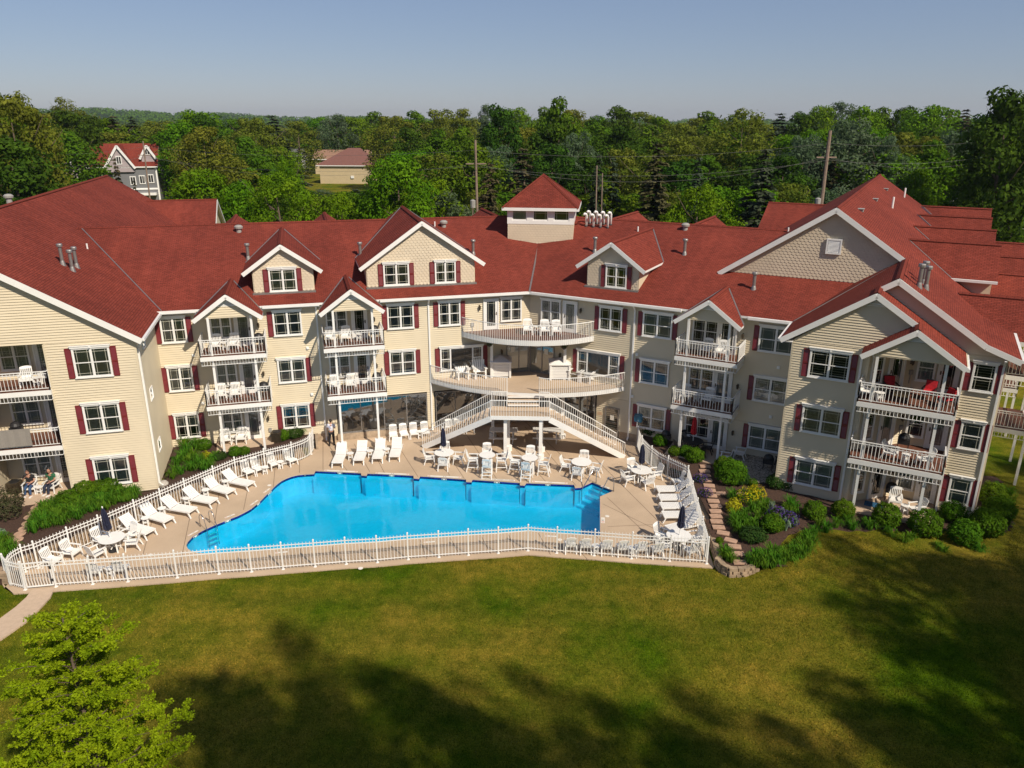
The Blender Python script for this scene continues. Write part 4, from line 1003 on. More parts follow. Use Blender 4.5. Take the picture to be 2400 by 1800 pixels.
def sidewall(Fm, s0, s1, z0_, z1_, name='wall'):
    mb = MB(); z = z0_
    while z < z1_:
        zt = min(z + .112, z1_)
        mb.face([Fm(s0, .018, z), Fm(s1, .018, z), Fm(s1, .003, zt), Fm(s0, .003, zt)]); mb.face([Fm(s0, 0, z), Fm(s1, 0, z), Fm(s1, .018, z), Fm(s0, .018, z)]); z += .112
    return mb.build(name, 'siding', H)
sidewall(FLW, 0, NL, .55, 9.1)
for z in (5.4, 2.36, 8.36):
    mb = MB(); c = 3.8; hh = .36
    for a, b, c_, d_ in ((c - hh, c + hh, z - hh, z - hh + .06), (c - hh, c + hh, z + hh - .06, z + hh), (c - hh, c - hh + .06, z - hh + .06, z + hh - .06), (c + hh - .06, c + hh, z - hh + .06, z + hh - .06)):
        P = [FLW(x, n, zz) for zz in (c_, d_) for x, n in ((a, .0), (b, .0), (b, .06), (a, .06))]; mb._hex(P, 0)
    wo = mb.build('small_window', 'white', H)
    mb = MB(); mb.face([FLW(c - .3, .03, z - .3), FLW(c + .3, .03, z - .3), FLW(c + .3, .03, z + .3), FLW(c - .3, .03, z + .3)]); mb.build('pane', 'glass', wo)
    mb = MB(); mb.face([FLW(c - .3, .021, z - .3), FLW(c + .3, .021, z - .3), FLW(c + .3, .021, z + .3), FLW(c - .3, .021, z + .3)]); mb.build('blind', 'curtain', wo)
# loggia
NLB = 3.75
siding(F1, [(-30.55, .6), (-26.98, .6), (-26.98, 9.15), (-30.55, 9.15)], NLB)
mb = MB(F1); mb.box(-27.0, -26.96, NLB, NL, .55, 9.12); mb.build('loggia_wall', 'siding', H); mb = MB(F1); mb.box(-30.57, -30.53, NLB, NL, .55, 9.12); mb.build('loggia_wall', 'siding', H)
mb = MB(F1); mb.q([(-30.55, NLB, 9.1), (-26.98, NLB, 9.1), (-26.98, NL, 9.1), (-30.55, NL, 9.1)]); mb.build('soffit', 'siding', H)
for i, z in enumerate((6.72, 3.68)): balcony(F1, -30.5, -27.0, NLB, NL + .22, z)
for i, (zt, zd) in enumerate(((8.72, 6.74), (5.68, 3.7), (2.64, .66))):
    window(F1, -29.05, zt, 1.42, 1.45, n=NLB + .02, sh='', style=['curtain', 'blind', 'blind'][i]); door(F1, -27.62, zd, .9, 2.0, n=NLB + .02, style=['curtain', 'curtain', 'dark'][i])
for i, zt in enumerate((8.76, 5.72, 2.70)): window(F1, -24.92, zt, 1.74, 1.54, n=NL + .02, style=['blind', 'blind', 'blind'][i])
NF_ = NL + .34; LE = -22.42
zl = lambda s_: LZ - LK * abs(s_ - LS)
roofpoly(F1, [(LS, NF_, LZ), (LE, NF_, zl(LE)), (LE, 0, zl(LE)), (-24.5, -22, zl(-24.5)), (-24.5, -34.2, zl(-24.5)), (LS, -34.2, LZ)])
roofpoly(F1, [(LS, NF_, LZ), (-40.4, NF_, zl(-40.4)), (-40.4, -34.2, zl(-40.4)), (LS, -34.2, LZ)])
ridgecap(F1, (LS, NF_, LZ), (LS, -34.2, LZ))
trim(F1, (LS, NF_ + .012, LZ - .15), (LE, NF_ + .012, zl(LE) - .15), ht=.30); trim(F1, (LS, NF_ + .012, LZ - .15), (-40.4, NF_ + .012, zl(-40.4) - .15), ht=.30)
mb = MB(F1); mb.q([(-40.3, NL, zl(-40.3) - .14), (LS, NL, LZ - .14), (LS, NF_, LZ - .14), (-40.3, NF_, zl(-40.3) - .14)]); mb.q([(LS, NL, LZ - .14), (LE, NL, zl(LE) - .14), (LE, NF_, zl(LE) - .14), (LS, NF_, LZ - .14)]); mb.build('soffit', 'white', H)
mb = MB(F1); mb.box(LE, LE + .13, .45, NF_ - .05, 8.98, 9.12); mb.box(-22.83, LE, .02, NF_ - .3, 8.93, 8.96); mb.build('gutter', 'white', H)
mb = MB(F1); mb.box(-22.83, -22.73, NL - .35, NL - .25, .75, 8.5); mb.bar((-22.78, NL - .3, 8.5), (LE + .07, NL - .2, 8.98), .09, .08); mb.bar((-22.78, NL - .3, .76), (-22.6, NL - .15, .66), .09, .08); mb.build('downspout', 'white', H)
mb = MB(F1); mb.box(-40, -24.6, -34, -33.8, 0, 9.5); mb.box(-24.8, -24.6, -33.8, -19, 0, 9.6); mb.build('rear_wall', 'siding', H)
# rear left cross wing
for sg in (-1, 1): roofpoly(F1, [(-29.5, -32.0, 12.55), (-21.65, -32.0, 12.55), (-21.65, -32.0 + sg * 6.5, 12.55 - .5 * 6.5), (-29.5, -32.0 + sg * 6.5, 12.55 - .5 * 6.5)])
ridgecap(F1, (-28, -32.0, 12.55), (-21.65, -32.0, 12.55)); trim(F1, (-21.6, -32.0, 12.4), (-21.6, -38.5, 9.15)); trim(F1, (-21.6, -32.0, 12.4), (-21.6, -25.5, 9.15))
mb = MB(F1); mb.q([(-21.95, -38.2, 0), (-21.95, -25.8, 0), (-21.95, -25.8, 9.3), (-21.95, -32, 12.4), (-21.95, -38.2, 9.3)]); mb.build('wall', 'siding', H)
# --- right wing ------------------------------------------------------------------
NRA, NRB = 3.764, 2.325
K2 = .667
zr = lambda s_: 15.07 - K2 * (s_ - 17.57)
siding(F2, [(17.12, .4), (20.72, .4), (20.72, 9.1), (17.12, 9.1)], NRA)
siding(F2, [(17.12, 9.1), (24.5, 9.1), (20.66, 11.72)], NRA, name='gable_wall')
siding(F2, [(24.9, .4), (26.6, .4), (26.6, 9.1), (24.9, 9.1)], NRB)
siding(F2, [(17.6, 9.1), (26.6, 9.1), (25.5, 9.65), (21.46, 12.28)], NRB, name='gable_wall')
for s_, n in ((17.12, NRA), (20.72, NRA), (26.6, NRB)): cornerboard(F2, s_, n, .4, 9.05)
class Fw:
    def __init__(self, base, s_, d): self.b, self.s, self.d = base, s_, d
    def __call__(self, a, n, z): return self.b(self.s + self.d * n, a, z)
sidewall(Fw(F2, 17.12, -1), 0, NRA, .4, 9.1); sidewall(Fw(F2, 26.6, 1), -45, NRB, .3, 9.1)
# splayed recess behind the balconies
FX = Fr(F2(20.72, NRA, 0), A2 - math.atan2(2.05, 2.0)) if False else None
pA, pB = F2(20.74, NRA - .02, 0), F2(22.75, 1.70, 0); azx = math.atan2((pB - pA).x, (pB - pA).y); FX = Fr(pA, azx); LX = (pB - pA).length
siding(FX, [(0, .6), (LX, .6), (LX, 9.1), (0, 9.1)]); FB = Fr(pB, A2); siding(FB, [(0, .6), (2.15, .6), (2.15, 9.1), (0, 9.1)]); sidewall(Fw(F2, 24.9, -1), 1.70, NRB + 2.5 - .0, .6, 9.1) if False else sidewall(Fw(F2, 24.9, -1), 1.70, NRB, .6, 9.1)
for i, (zt, zd) in enumerate(((8.66, 6.74), (5.62, 3.7), (2.6, .68))):
    window(FX, .55, zt, .72, 1.42, kind='single', sh='', style='dark'); door(FX, 1.75, zd, .84, 1.96, style=['dark', 'curtain', 'dark'][i], handle=-1)
    window(FB, .58, zt, .84, 1.42, kind='single', sh='', style=['blind', 'dark', 'blind'][i]); door(FB, 1.58, zd, .82, 1.96, style=['dark', 'curtain', 'blind'][i], handle=-1)
    lantern(FX, 2.62, zd + 1.5); meter(FX, 2.7, zd + .9)
for z in (6.72, 3.68):
    b_ = balcony(F2, 20.55, 24.76, NRA, 5.05, z)
    mb = MB(); P = [F2(20.74, NRA, 0), F2(24.9, NRA, 0), F2(24.9, 1.70, 0), F2(22.75, 1.70, 0)]; mb.slab(P, z - .1, z + .015); mb.build('decking', 'brown_deck', b_)
for i, zt in enumerate((8.70, 5.66, 2.64)): window(F2, 18.97, zt, 1.94, 1.44, n=NRA + .02, style=['dark', 'curtain', 'blind'][i]); window(F2, 25.78, zt, 1.0, 1.42, n=NRB + .02, kind='single', style=['dark', 'curtain', 'blind'][i])
for s_ in (21.14, 24.08): post(F2, s_, 4.85, .5, 9.15)
downspout(F2, 20.42, .45, 8.9, NRA + .02, .15); downspout(F2, 24.93, .45, 9.1, NRB + .02, 1.2); downspout(F2, 26.52, .45, 9.0, NRB + .02, .3)
fa, fb, fc = NRA + .32, NRB + .32, 5.2
zlft = lambda s_: 12.45 - .662 * (21.46 - s_)
zb_ = lambda s_: 11.94 - K2 * (s_ - 20.66)
# left slope common to both front gables
roofpoly(F2, [(20.66, fa, zlft(20.66)), (16.5, fa, zlft(16.5)), (16.5, -4.3, zlft(16.5)), (21.46, -4.3, zlft(21.46)), (21.46, fb, zlft(21.46)), (20.66, fb, zlft(20.66))])
flash(F2, (16.55, .45, 9.22), (21.3, -4.0, 12.3), .03)
# right slope of middle gable and porch
roofpoly(F2, [(20.66, fa, 11.92), (20.66, NRB, 11.92), (24.86, NRB, zb_(24.86)), (24.86, fc, zb_(24.86)), (22.64, fc, zb_(22.64)), (22.64, fa, zb_(22.64))])
roofpoly(F2, [(22.64, fc, 10.63), (22.64, NRA, 10.63), (20.42, NRA, 9.15), (20.42, fc, 9.15)])
# large right slope with flared eave, running back along the wing
zk = zr(25.64); zke = zk - .37 * 1.52
roofpoly(F2, [(21.46, fb, zr(21.46)), (21.46, -3.6, zr(21.46)), (17.57, -3.6, zr(17.57)), (17.57, -37, zr(17.57)), (25.64, -37, zk), (25.64, fb, zk)])
roofpoly(F2, [(25.64, fb, zk), (25.64, -46, zk), (27.16, -46, zke), (27.16, fb, zke)])
roofpoly(F2, [(17.57, -3.6, 15.07), (17.57, -37, 15.07), (8.8, -37, 15.07 - K2 * 8.77), (8.8, -20, 15.07 - K2 * 8.77), (11.27, -3.6, 10.87)])
ridgecap(F2, (17.57, -3.6, 15.07), (17.57, -37, 15.07)); ridgecap(F2, (21.46, fb, 12.45), (21.46, -3.9, 12.45)); ridgecap(F2, (20.66, fa, 11.93), (20.66, NRB, 11.93)); ridgecap(F2, (22.64, fc, 10.63), (22.64, NRA, 10.63))
trim(F2, (17.57, -3.58, 14.92), (11.27, -3.58, 10.72), ht=.28); trim(F2, (17.57, -3.58, 14.92), (21.46, -3.58, zr(21.46) - .15), ht=.28)
trim(F2, (20.66, fa + .012, 11.78), (16.5, fa + .012, zlft(16.5) - .14), ht=.27); trim(F2, (20.66, fa + .012, 11.78), (22.68, fa + .012, zb_(22.68) - .14), ht=.27)
trim(F2, (21.46, fb + .012, 12.30), (20.66, fb + .012, 11.78), ht=.27); trim(F2, (21.46, fb + .012, 12.30), (25.64, fb + .012, zk - .14), ht=.27); trim(F2, (25.64, fb + .012, zk - .14), (27.16, fb + .012, zke - .14), ht=.27)
trim(F2, (22.64, fc + .012, 10.48), (20.42, fc + .012, 9.0), ht=.25); trim(F2, (22.64, fc + .012, 10.48), (24.86, fc + .012, 9.0), ht=.25)
shakes(F2, [(11.75, 10.85), (21.5, 10.85), (21.5, 12.3), (17.57, 14.9)], -3.92)
mb = MB(F2); mb.box(17.3, 18.05, -3.9, -3.82, 12.45, 13.25); z = 12.53
while z < 13.18: mb.q([(17.37, -3.79, z), (17.98, -3.79, z), (17.98, -3.815, z + .05), (17.37, -3.815, z + .05)]); z += .07
mb.box(17.26, 17.34, -3.88, -3.78, 12.41, 13.29); mb.box(18.01, 18.09, -3.88, -3.78, 12.41, 13.29); mb.box(17.34, 18.01, -3.88, -3.78, 13.2, 13.29); mb.box(17.34, 18.01, -3.88, -3.78, 12.41, 12.49); mb.build('gable_vent', 'white', H)
# porch gable wall and small louvers
siding(F2, [(20.9, 9.15), (24.35, 9.15), (23.3, 9.95), (21.98, 9.95)], 4.9, name='gable_wall')
for (F, sa, za, n, zb0) in ((F2, 22.64, 10.44, 4.92, 9.97), (F2, 20.66, 11.74, NRA + .02, 11.22)):
    mb = MB(F); a = (za - zb0) / K2; mb.q([(sa - a, n + .01, zb0), (sa + a, n + .01, zb0), (sa, n + .01, za)]); z = zb0 + .02
    while z < za - .08: iv = (za - z) / K2; mb.q([(sa - iv, n + .035, z), (sa + iv, n + .035, z), (sa + iv - .04, n + .012, z + .05), (sa - iv + .04, n + .012, z + .05)]); z += .06
    mb.build('gable_louver', 'white', H)
mb = MB(F2); mb.q([(20.6, 1.7, 9.12), (24.9, 1.7, 9.12), (24.9, 4.9, 9.12), (20.6, 4.9, 9.12)]); mb.box(20.85, 24.4, 4.78, 4.93, 9.08, 9.2); mb.build('soffit', 'siding', H)
mb = MB(F2); mb.box(16.37, 16.5, .55, fa - .05, 8.98, 9.12); mb.build('gutter', 'white', H); mb = MB(F2); mb.box(24.86, 24.99, NRB + .1, fc - .03, 8.92, 9.06); mb.build('gutter', 'white', H); mb = MB(F2); mb.box(27.16, 27.29, -40, fb - .03, zke - .15, zke - .01); mb.build('gutter', 'white', H)
mb = MB(F2); mb.q([(16.5, NRA, 9.02), (17.12, NRA, 9.02), (17.12, fa, 9.02), (16.5, fa, 9.02)]); mb.q([(16.5, .4, 9.02), (17.12, .4, 9.02), (17.12, NRA, 9.02), (16.5, NRA, 9.02)]); mb.build('soffit', 'white', H)
# cross gables stepping back along the right side
for i, (n_, s_a, s_b) in enumerate(((-11.3, 21.26, 26.4), (-19.0, 21.3, 26.5), (-27.1, 21.4, 26.6), (-34.9, 21.5, 26.9))):
    z0_ = 12.61; hw = 2.6
    for sg in (-1, 1):
        ze = z0_ - .7 * hw; roofpoly(F2, [(s_a - .05, n_, z0_), (s_b, n_, z0_), (s_b, n_ + sg * hw, ze), (17.57 + (15.07 - ze) / K2, n_ + sg * hw, ze)])
    ridgecap(F2, (s_a, n_, z0_), (s_b, n_, z0_)); ze = z0_ - .7 * hw
    flash(F2, (s_a, n_, z0_), (17.57 + (15.07 - ze) / K2, n_ + hw, ze), .03)
    mb = MB(F2); mb.box(17.57 + (15.07 - ze) / K2, s_b, n_ + hw, n_ + hw + .12, ze - .15, ze - .01); mb.build('gutter', 'white', H)
    mb = MB(F2); mb.box(22.5, s_b - .25, n_ - hw + .3, n_ + hw - .35, 9.0, ze - .02); mb.q([(s_b - .3, n_ - hw + .3, ze), (s_b - .3, n_, z0_ - .15), (s_b - .3, n_ + hw - .35, ze)]); mb.build('dormer_wall', 'siding', H)
for i, n_ in enumerate((-5.2, -13.2, -21.0, -28.9)):    # lower porch gables farther right
    z0_ = 10.6; hw = 2.6
    for sg in (-1, 1): roofpoly(F2, [(24.3, n_, z0_), (30.4, n_, z0_), (30.4, n_ + sg * hw, z0_ - .7 * hw), (26.5, n_ + sg * hw, z0_ - .7 * hw)])
    ridgecap(F2, (24.4, n_, z0_), (30.4, n_, z0_))
    if i < 2:
        for z in (6.72, 3.68): balcony(F2, 26.62, 28.9, n_ - 1.9, n_ + 1.9, z, hang=True)
        for s_ in (28.8,): post(F2, s_, n_ - 1.8, .3, 8.8); post(F2, s_, n_ + 1.8, .3, 8.8)
# rear right cross wing left of the big ridge
for sg in (-1, 1): roofpoly(F2, [(8.85, -31.5, 12.6), (16.5, -31.5, 12.6), (16.5, -31.5 + sg * 6, 9.6), (8.85, -31.5 + sg * 6, 9.6)])
ridgecap(F2, (8.85, -31.5, 12.6), (15, -31.5, 12.6))
mb = MB(F2); mb.box(9.1, 16, -37, -26, 0, 9.7); mb.box(16, 26.4, -46, -20, 0, 9.0); mb.build('rear_wall', 'siding', H)
# --- cupola --------------------------------------------------------------------------
AC = (A1 + A2) / 2; FC = Fr(C0, AC); nq = -5.74; cw = 2.34
siding_poly = [(-2.17, 11.2), (2.5, 11.2), (2.5, 12.74), (-2.17, 12.74)]
shakes(FC, siding_poly, nq)
mb = MB(FC); mb.box(-2.17, 2.5, nq - 4.6, nq - .01, 11.0, 12.72); mb.build('cupola_wall', 'siding', H)
mb = MB(FC); c0_, c1_ = -2.2, 2.53
mb.box(c0_, c1_, nq - 4.6, nq - .12, 12.74, 13.85); 
for a, b in ((c0_, -1.86), (-.8, -.38), (.7, 1.1), (2.2, c1_)): mb.box(a, b, nq - .12, nq + .03, 12.97, 13.72)
mb.box(c0_, c1_, nq - .12, nq + .03, 12.74, 12.97); mb.box(c0_, c1_, nq - .12, nq + .03, 13.72, 13.86); cup = mb.build('cupola_band', 'white', H)
for a, b, st in ((-1.86, -.8, 'blind'), (-.38, .7, 'dark'), (1.1, 2.2, 'dark')): window(FC, (a + b) / 2, 13.70, b - a, .72, n=nq - .10, kind='fixed', sh='', style=st)
e_ = .36; cx_, cy_ = .17, nq - 2.3; hx_ = cw + .36; hy_ = 2.3 + .38; ze, za = 13.9, 16.02
cor = [(cx_ - hx_, cy_ - hy_), (cx_ + hx_, cy_ - hy_), (cx_ + hx_, cy_ + hy_), (cx_ - hx_, cy_ + hy_)]
for i in range(4): a, b = cor[i], cor[(i + 1) % 4]; roofpoly(FC, [(a[0], a[1], ze), (b[0], b[1], ze), (cx_, cy_, za)], th=.02)
mb = MB(FC); mb.box(cor[0][0] - .02, cor[1][0] + .02, cor[0][1] - .02, cor[2][1] + .02, ze - .21, ze - .025); mb.build('cupola_fascia', 'white', H)
for c in cor: ridgecap(FC, (c[0], c[1], ze + .01), (cx_, cy_, za + .01), .12)
# --- vents and pipes on the roofs -------------------------------------------------------
def onmain(F, x, y):
    v = ray(x, y); A_ = v.z + KM * v.dot(F.n); B_ = ZE + KM * (.4 - (Vector((0, 0, CH)) - F.o).dot(F.n)) - CH; t = B_ / A_; return Vector((0, 0, CH)) + v * t
def onslope(F, x, y, z0_, s0_, k, sg):   # z = z0 - k*sg*(s-s0)
    v = ray(x, y); A_ = v.z + k * sg * v.dot(F.e); B_ = z0_ - k * sg * ((Vector((0, 0, CH)) - F.o).dot(F.e) - s0_) - CH; t = B_ / A_; return Vector((0, 0, CH)) + v * t
mb = MB(); mb.lathe([(.20, -.15), (.13, .12), (.10, .2), (.10, .85), (.17, .86), (.17, .96), (.15, 1.0), (0, 1.02)], n=12); flue = mb.mesh('flue_pipe', ['metal'])
mb = MB(); mb.lathe([(.17, -.2), (.17, .2), (.27, .22), (.29, .34), (.18, .44), (0, .47)], n=14); fanm = mb.mesh('roof_fan', ['planter'])
mb = MB(); mb.lathe([(.05, -.1), (.05, .32), (0, .33)], n=8); stub = mb.mesh('vent_stub', ['white'])
mb = MB(); mb.tube([(0, 0, -.1), (0, 0, .75), (-.04, -.04, .86), (-.14, -.10, .9), (-.22, -.16, .82)], .085, 10); mb.lathe([(.12, -.12), (.11, .04), (.09, .06)], n=10, mi=1); goose = mb.mesh('gooseneck_vent', ['white_resin', 'dark'], True)
for F, x, y, me in ((F1, 582, 607, flue), (F1, 845, 603, flue), (F1, 1109, 596, flue), (F2, 1604, 596, flue), (F2, 1766, 677, flue), (F2, 1394, 590, flue), (F1, 560, 543, fanm), (F1, 1040, 531, fanm), (F2, 1606, 538, fanm), (F1, 1019, 530, stub), (F2, 1495, 542, stub), (F2, 1847, 545, stub)):
    p = onmain(F, x, y); nm = me.name.split('.')[0]; obj(nm, me, H, loc=tuple(p))
for x, y in ((1374, 530), (1390.5, 532), (1407, 533), (1424, 534), (1382, 524), (1399, 525), (1415, 526), (1431, 527)):
    obj('gooseneck_vent', goose, H, loc=tuple(onmain(F2, x, y)))
for x, y, me in ((147, 620, flue), (170, 634, flue), (180, 626, flue), (205, 583, stub)): obj(me.name.split('.')[0], me, H, loc=tuple(onslope(F1, x, y, LZ, LS, LK, 1)), scale=(.95, .95, 1.15) if me is flue else None)
obj('roof_fan', fanm, H, loc=tuple(F1(-31.6, -8.2, 14.8)))
for x, y, me in ((2153, 672, flue), (2163, 664, flue), (2169, 676, flue), (2091, 487, stub), (2119, 462, stub)): obj(me.name.split('.')[0], me, H, loc=tuple(onslope(F2, x, y, 15.07, 17.57, K2, 1)), scale=(1.0, 1.0, 1.15) if me is flue else (1.6, 1.6, 2.4))
mb = MB(); mb.box(-.2, .2, -.25, .25, -.1, .06); mb.box(-.24, .24, -.3, .3, .06, .09); boxv = mb.mesh('box_vent', ['planter'])
for x, y in ((2016, 492), (2050, 468), (2075, 444)): obj('box_vent', boxv, H, loc=tuple(onslope(F2, x, y, 15.07, 17.57, K2, 1)), rz=F2.rz)
# --- curved terraces -----------------------------------------------------------------------
def arc3(p0, pm, p1, n=24):
    ax, ay, bx, by, cx, cy = p0.x, p0.y, pm.x, pm.y, p1.x, p1.y
    d = 2 * (ax * (by - cy) + bx * (cy - ay) + cx * (ay - by)); ux = ((ax * ax + ay * ay) * (by - cy) + (bx * bx + by * by) * (cy - ay) + (cx * cx + cy * cy) * (ay - by)) / d; uy = ((ax * ax + ay * ay) * (cx - bx) + (bx * bx + by * by) * (ax - cx) + (cx * cx + cy * cy) * (bx - ax)) / d
    a0 = math.atan2(ay - uy, ax - ux); a1 = math.atan2(cy - uy, cx - ux); am = math.atan2(by - uy, bx - ux); r_ = math.hypot(ax - ux, ay - uy)
    while a1 < a0: a1 += 2 * math.pi
    while am < a0: am += 2 * math.pi
    if am > a1: a1 -= 2 * math.pi
    return [Vector((ux + r_ * math.cos(a0 + (a1 - a0) * i / n), uy + r_ * math.sin(a0 + (a1 - a0) * i / n), 0)) for i in range(n + 1)]
def terrace(lab, arc, z, mt, th=.27, gaps=()):
    mb = MB(); mb.slab(arc + [C0], z - .12, z); t = mb.build('terrace', mt, H); t['label'] = lab
    mb = MB()
    for a, b in zip(arc, arc[1:]): mb.bar((a.x, a.y, z - th / 2 + .0), (b.x, b.y, z - th / 2 + .0), .06, th)
    mb.build('fascia', 'white', t); return t
arc2 = arc3(Vector((-5.33, 47.55, 0)), Vector((.7, 44.85, 0)), Vector((7.3, 46.2, 0)), 30)
arc3_ = arc3(Vector((-3.3, 48.2, 0)), Vector((1.06, 46.02, 0)), Vector((5.4, 47.35, 0)), 24)
T2 = terrace('curved lower terrace of tan decking above the glazed ground floor', arc2, 3.65, 'deck')
T3 = terrace('curved brown timber balcony under the central eave', arc3_, 6.70, 'brown_deck', .34)
def curverail(par, arc, z, top=.98, sub=.2, sp=.125):
    mb = MB()
    for a, b in zip(arc, arc[1:]):
        mb.bar((a.x, a.y, z + top), (b.x, b.y, z + top), .045, .04)
    L = sum((b - a).length for a, b in zip(arc, arc[1:])); k = int(L / sp); 
    def pos(t):
        for a, b in zip(arc, arc[1:]):
            l = (b - a).length
            if t <= l + 1e-6: return a + (b - a) * (t / l)
            t -= l
        return arc[-1]
    for i in range(k + 1): p = pos(L * i / k); mb.bar((p.x, p.y, z - sub), (p.x, p.y, z + top), .024, .024)
    o = mb.build('railing', 'white', par); o['kind'] = 'stuff'
outset = lambda A, d: [p + (p - Vector((1.0, 52.5, 0))).normalized() * d for p in A]
curverail(T3, outset(arc3_, .05), 6.7, sub=.3)
ar = outset(arc2, .05)
ga, gb = -.28, 1.68
curverail(T2, [p for p in ar if p.x < ga - .05] + [Vector((ga, 44.93, 0)), Vector((ga, 45.0, 0))], 3.65); curverail(T2, [Vector((gb, 45.0, 0)), Vector((gb, 44.93, 0))] + [p for p in ar if p.x > gb + .05], 3.65)
# beam and columns
for x, y in ((-1.33, 47.9), (3.42, 47.5)):
    mb = MB(); mb.box(x - .09, x + .09, y - .09, y + .09, 3.66, 6.45); mb.build('column', 'white', H)
mb = MB(); mb.bar((-1.6, 47.6, 6.35), (3.75, 47.2, 6.35), .14, .22); mb.build('beam', 'white', H)
for x, y, zt, ped in ((-1.25, 46.6, 3.5, .25), (3.3, 46.4, 3.5, .25), (-.40, 43.25, 2.7, .32), (1.75, 43.05, 2.7, .32), (-.22, 44.35, 2.7, .32), (1.85, 44.2, 2.7, .32)):
    mb = MB(); mb.box(x - .1, x + .1, y - .1, y + .1, ped, zt); mb.lathe([(.24, 0), (.24, ped), (.0, ped + .003)], (x, y, 0), 14); mb.box(x - .14, x + .14, y - .14, y + .14, zt - .1, zt); mb.build('column', 'white', H)
# --- stairs ---------------------------------------------------------------------------------
ST = H
ZLD = 2.88
LP = [Vector((-1.30, 42.95, 0)), Vector((2.28, 42.82, 0)), Vector((2.30, 44.4, 0)), Vector((-1.25, 44.55, 0))]
mb = MB(); mb.slab(LP, ZLD - .06, ZLD); landing = mb.build('stair_landing', 'deck', H)
mb = MB()
for i in range(4): a, b = LP[i], LP[(i + 1) % 4]; mb.bar((a.x, a.y, ZLD - .13), (b.x, b.y, ZLD - .13), .05, .25)
mb.build('fascia', 'white', landing)
for k in range(3):
    z = ZLD + .1925 * (k + 1); y0 = 44.35 + .22 * k; mb = MB(); mb.box(-.26, 1.66, y0, y0 + .27, z - .05, z); mb.build('stair_tread', 'deck', H)
    mb = MB(); mb.box(-.26, 1.66, y0 - .02, y0 + .0, z - .10, z - .0); mb.build('stair_nosing', 'white', H)
def flight(pf, pb, qf, qb, z1, z0_, n=14):
    """treads from top edge pf-pb to bottom edge qf-qb"""
    fl = obj('stair_flight', None, H, loc=tuple(pf))
    for i in range(n):
        t0, t1 = i / n, (i + 1) / n; z = z1 + (z0_ - z1) * (i + 1) / (n + 1)
        a, b, c, d = pf.lerp(qf, t0), pf.lerp(qf, t1 + .02), pb.lerp(qb, t1 + .02), pb.lerp(qb, t0); mb = MB(); mb.slab([a, b, c, d], z - .05, z); mb.build('tread', 'deck', fl)
    for a, b in ((pf, qf), (pb, qb)):
        mb = MB(); mb.bar((a.x, a.y, z1 - .2), (b.x, b.y, z0_ + .02), .05, .34); mb.build('stringer', 'white', fl)
        mb = MB(); e = b + (b - a).normalized() * .0
        mb.bar((a.x, a.y, z1 + .92), (b.x, b.y, z0_ + 1.0), .045, .045); L = (b - a).length; k = int(L / .135)
        for i in range(k + 1): t = i / k; p = a.lerp(b, t); zb0 = z1 - .2 + (z0_ + .22 - z1) * t; mb.bar((p.x, p.y, max(zb0, 0.0)), (p.x, p.y, z1 + .92 + (z0_ + .08 - z1) * t), .022, .022)
        o = mb.build('railing', 'white', fl); o['kind'] = 'stuff'
flight(LP[1], LP[2], Vector((6.95, 43.25, 0)), Vector((6.6, 44.8, 0)), ZLD, 0)
flight(LP[0], LP[3], Vector((-5.65, 44.7, 0)), Vector((-5.2, 46.2, 0)), ZLD, 0)
mb = MB(); rail_run(mb, [(LP[0].x, LP[0].y), (LP[1].x, LP[1].y)], ZLD, top=.98, second=False, low=-.12); rail_run(mb, [(LP[3].x, LP[3].y), (-.3, 44.5)], ZLD, top=.98, second=False, low=-.12); rail_run(mb, [(1.7, 44.45), (LP[2].x, LP[2].y)], ZLD, top=.98, second=False, low=-.12)
o = mb.build('railing', 'white', landing); o['kind'] = 'stuff'
# ------------------------------------------------------------------ pool fence
fence = obj('pool_fence', None, loc=tuple(FF[0])); tag(fence, 'white metal picket fence enclosing the pool deck', 'fence')
mb = MB(); mb.box(-.032, .032, -.032, .032, 0, 1.39); mb.lathe([(.046, 1.39), (.048, 1.41), (.03, 1.45), (0, 1.46)], n=8); mb.box(-.07, .07, -.07, .07, 0, .012); postm = mb.mesh('post', ['white'])
mb = MB(); mb.box(-.011, .011, -.011, .011, .06, 1.33); mb.face([(-.011, -.011, 1.33), (.011, -.011, 1.33), (0, 0, 1.37)]); mb.face([(.011, -.011, 1.33), (.011, .011, 1.33), (0, 0, 1.37)]); mb.face([(.011, .011, 1.33), (-.011, .011, 1.33), (0, 0, 1.37)]); mb.face([(-.011, .011, 1.33), (-.011, -.011, 1.33), (0, 0, 1.37)]); pickm = mb.mesh('picket', ['white'])
mb = MB(); mb.box(0, 1, -.017, .017, -.017, .017); railm = mb.mesh('rail', ['white'])
npick = [0]; extra = MB(); PSET = []
def addpost(p, rz=0):
    if all((p - q).length > .12 for q in PSET): PSET.append(p.copy()); obj('post', postm, fence, loc=tuple(p), rz=rz)
def resample(P, step):
    L = [0]
    for a, b in zip(P, P[1:]): L.append(L[-1] + (b - a).length)
    n = max(1, round(L[-1] / step)); out = []
    for i in range(n + 1):
        t = L[-1] * i / n
        for k in range(len(P) - 1):
            if t <= L[k + 1] + 1e-6: out.append(P[k].lerp(P[k + 1], (t - L[k]) / max(1e-6, L[k + 1] - L[k]))); break
    return out
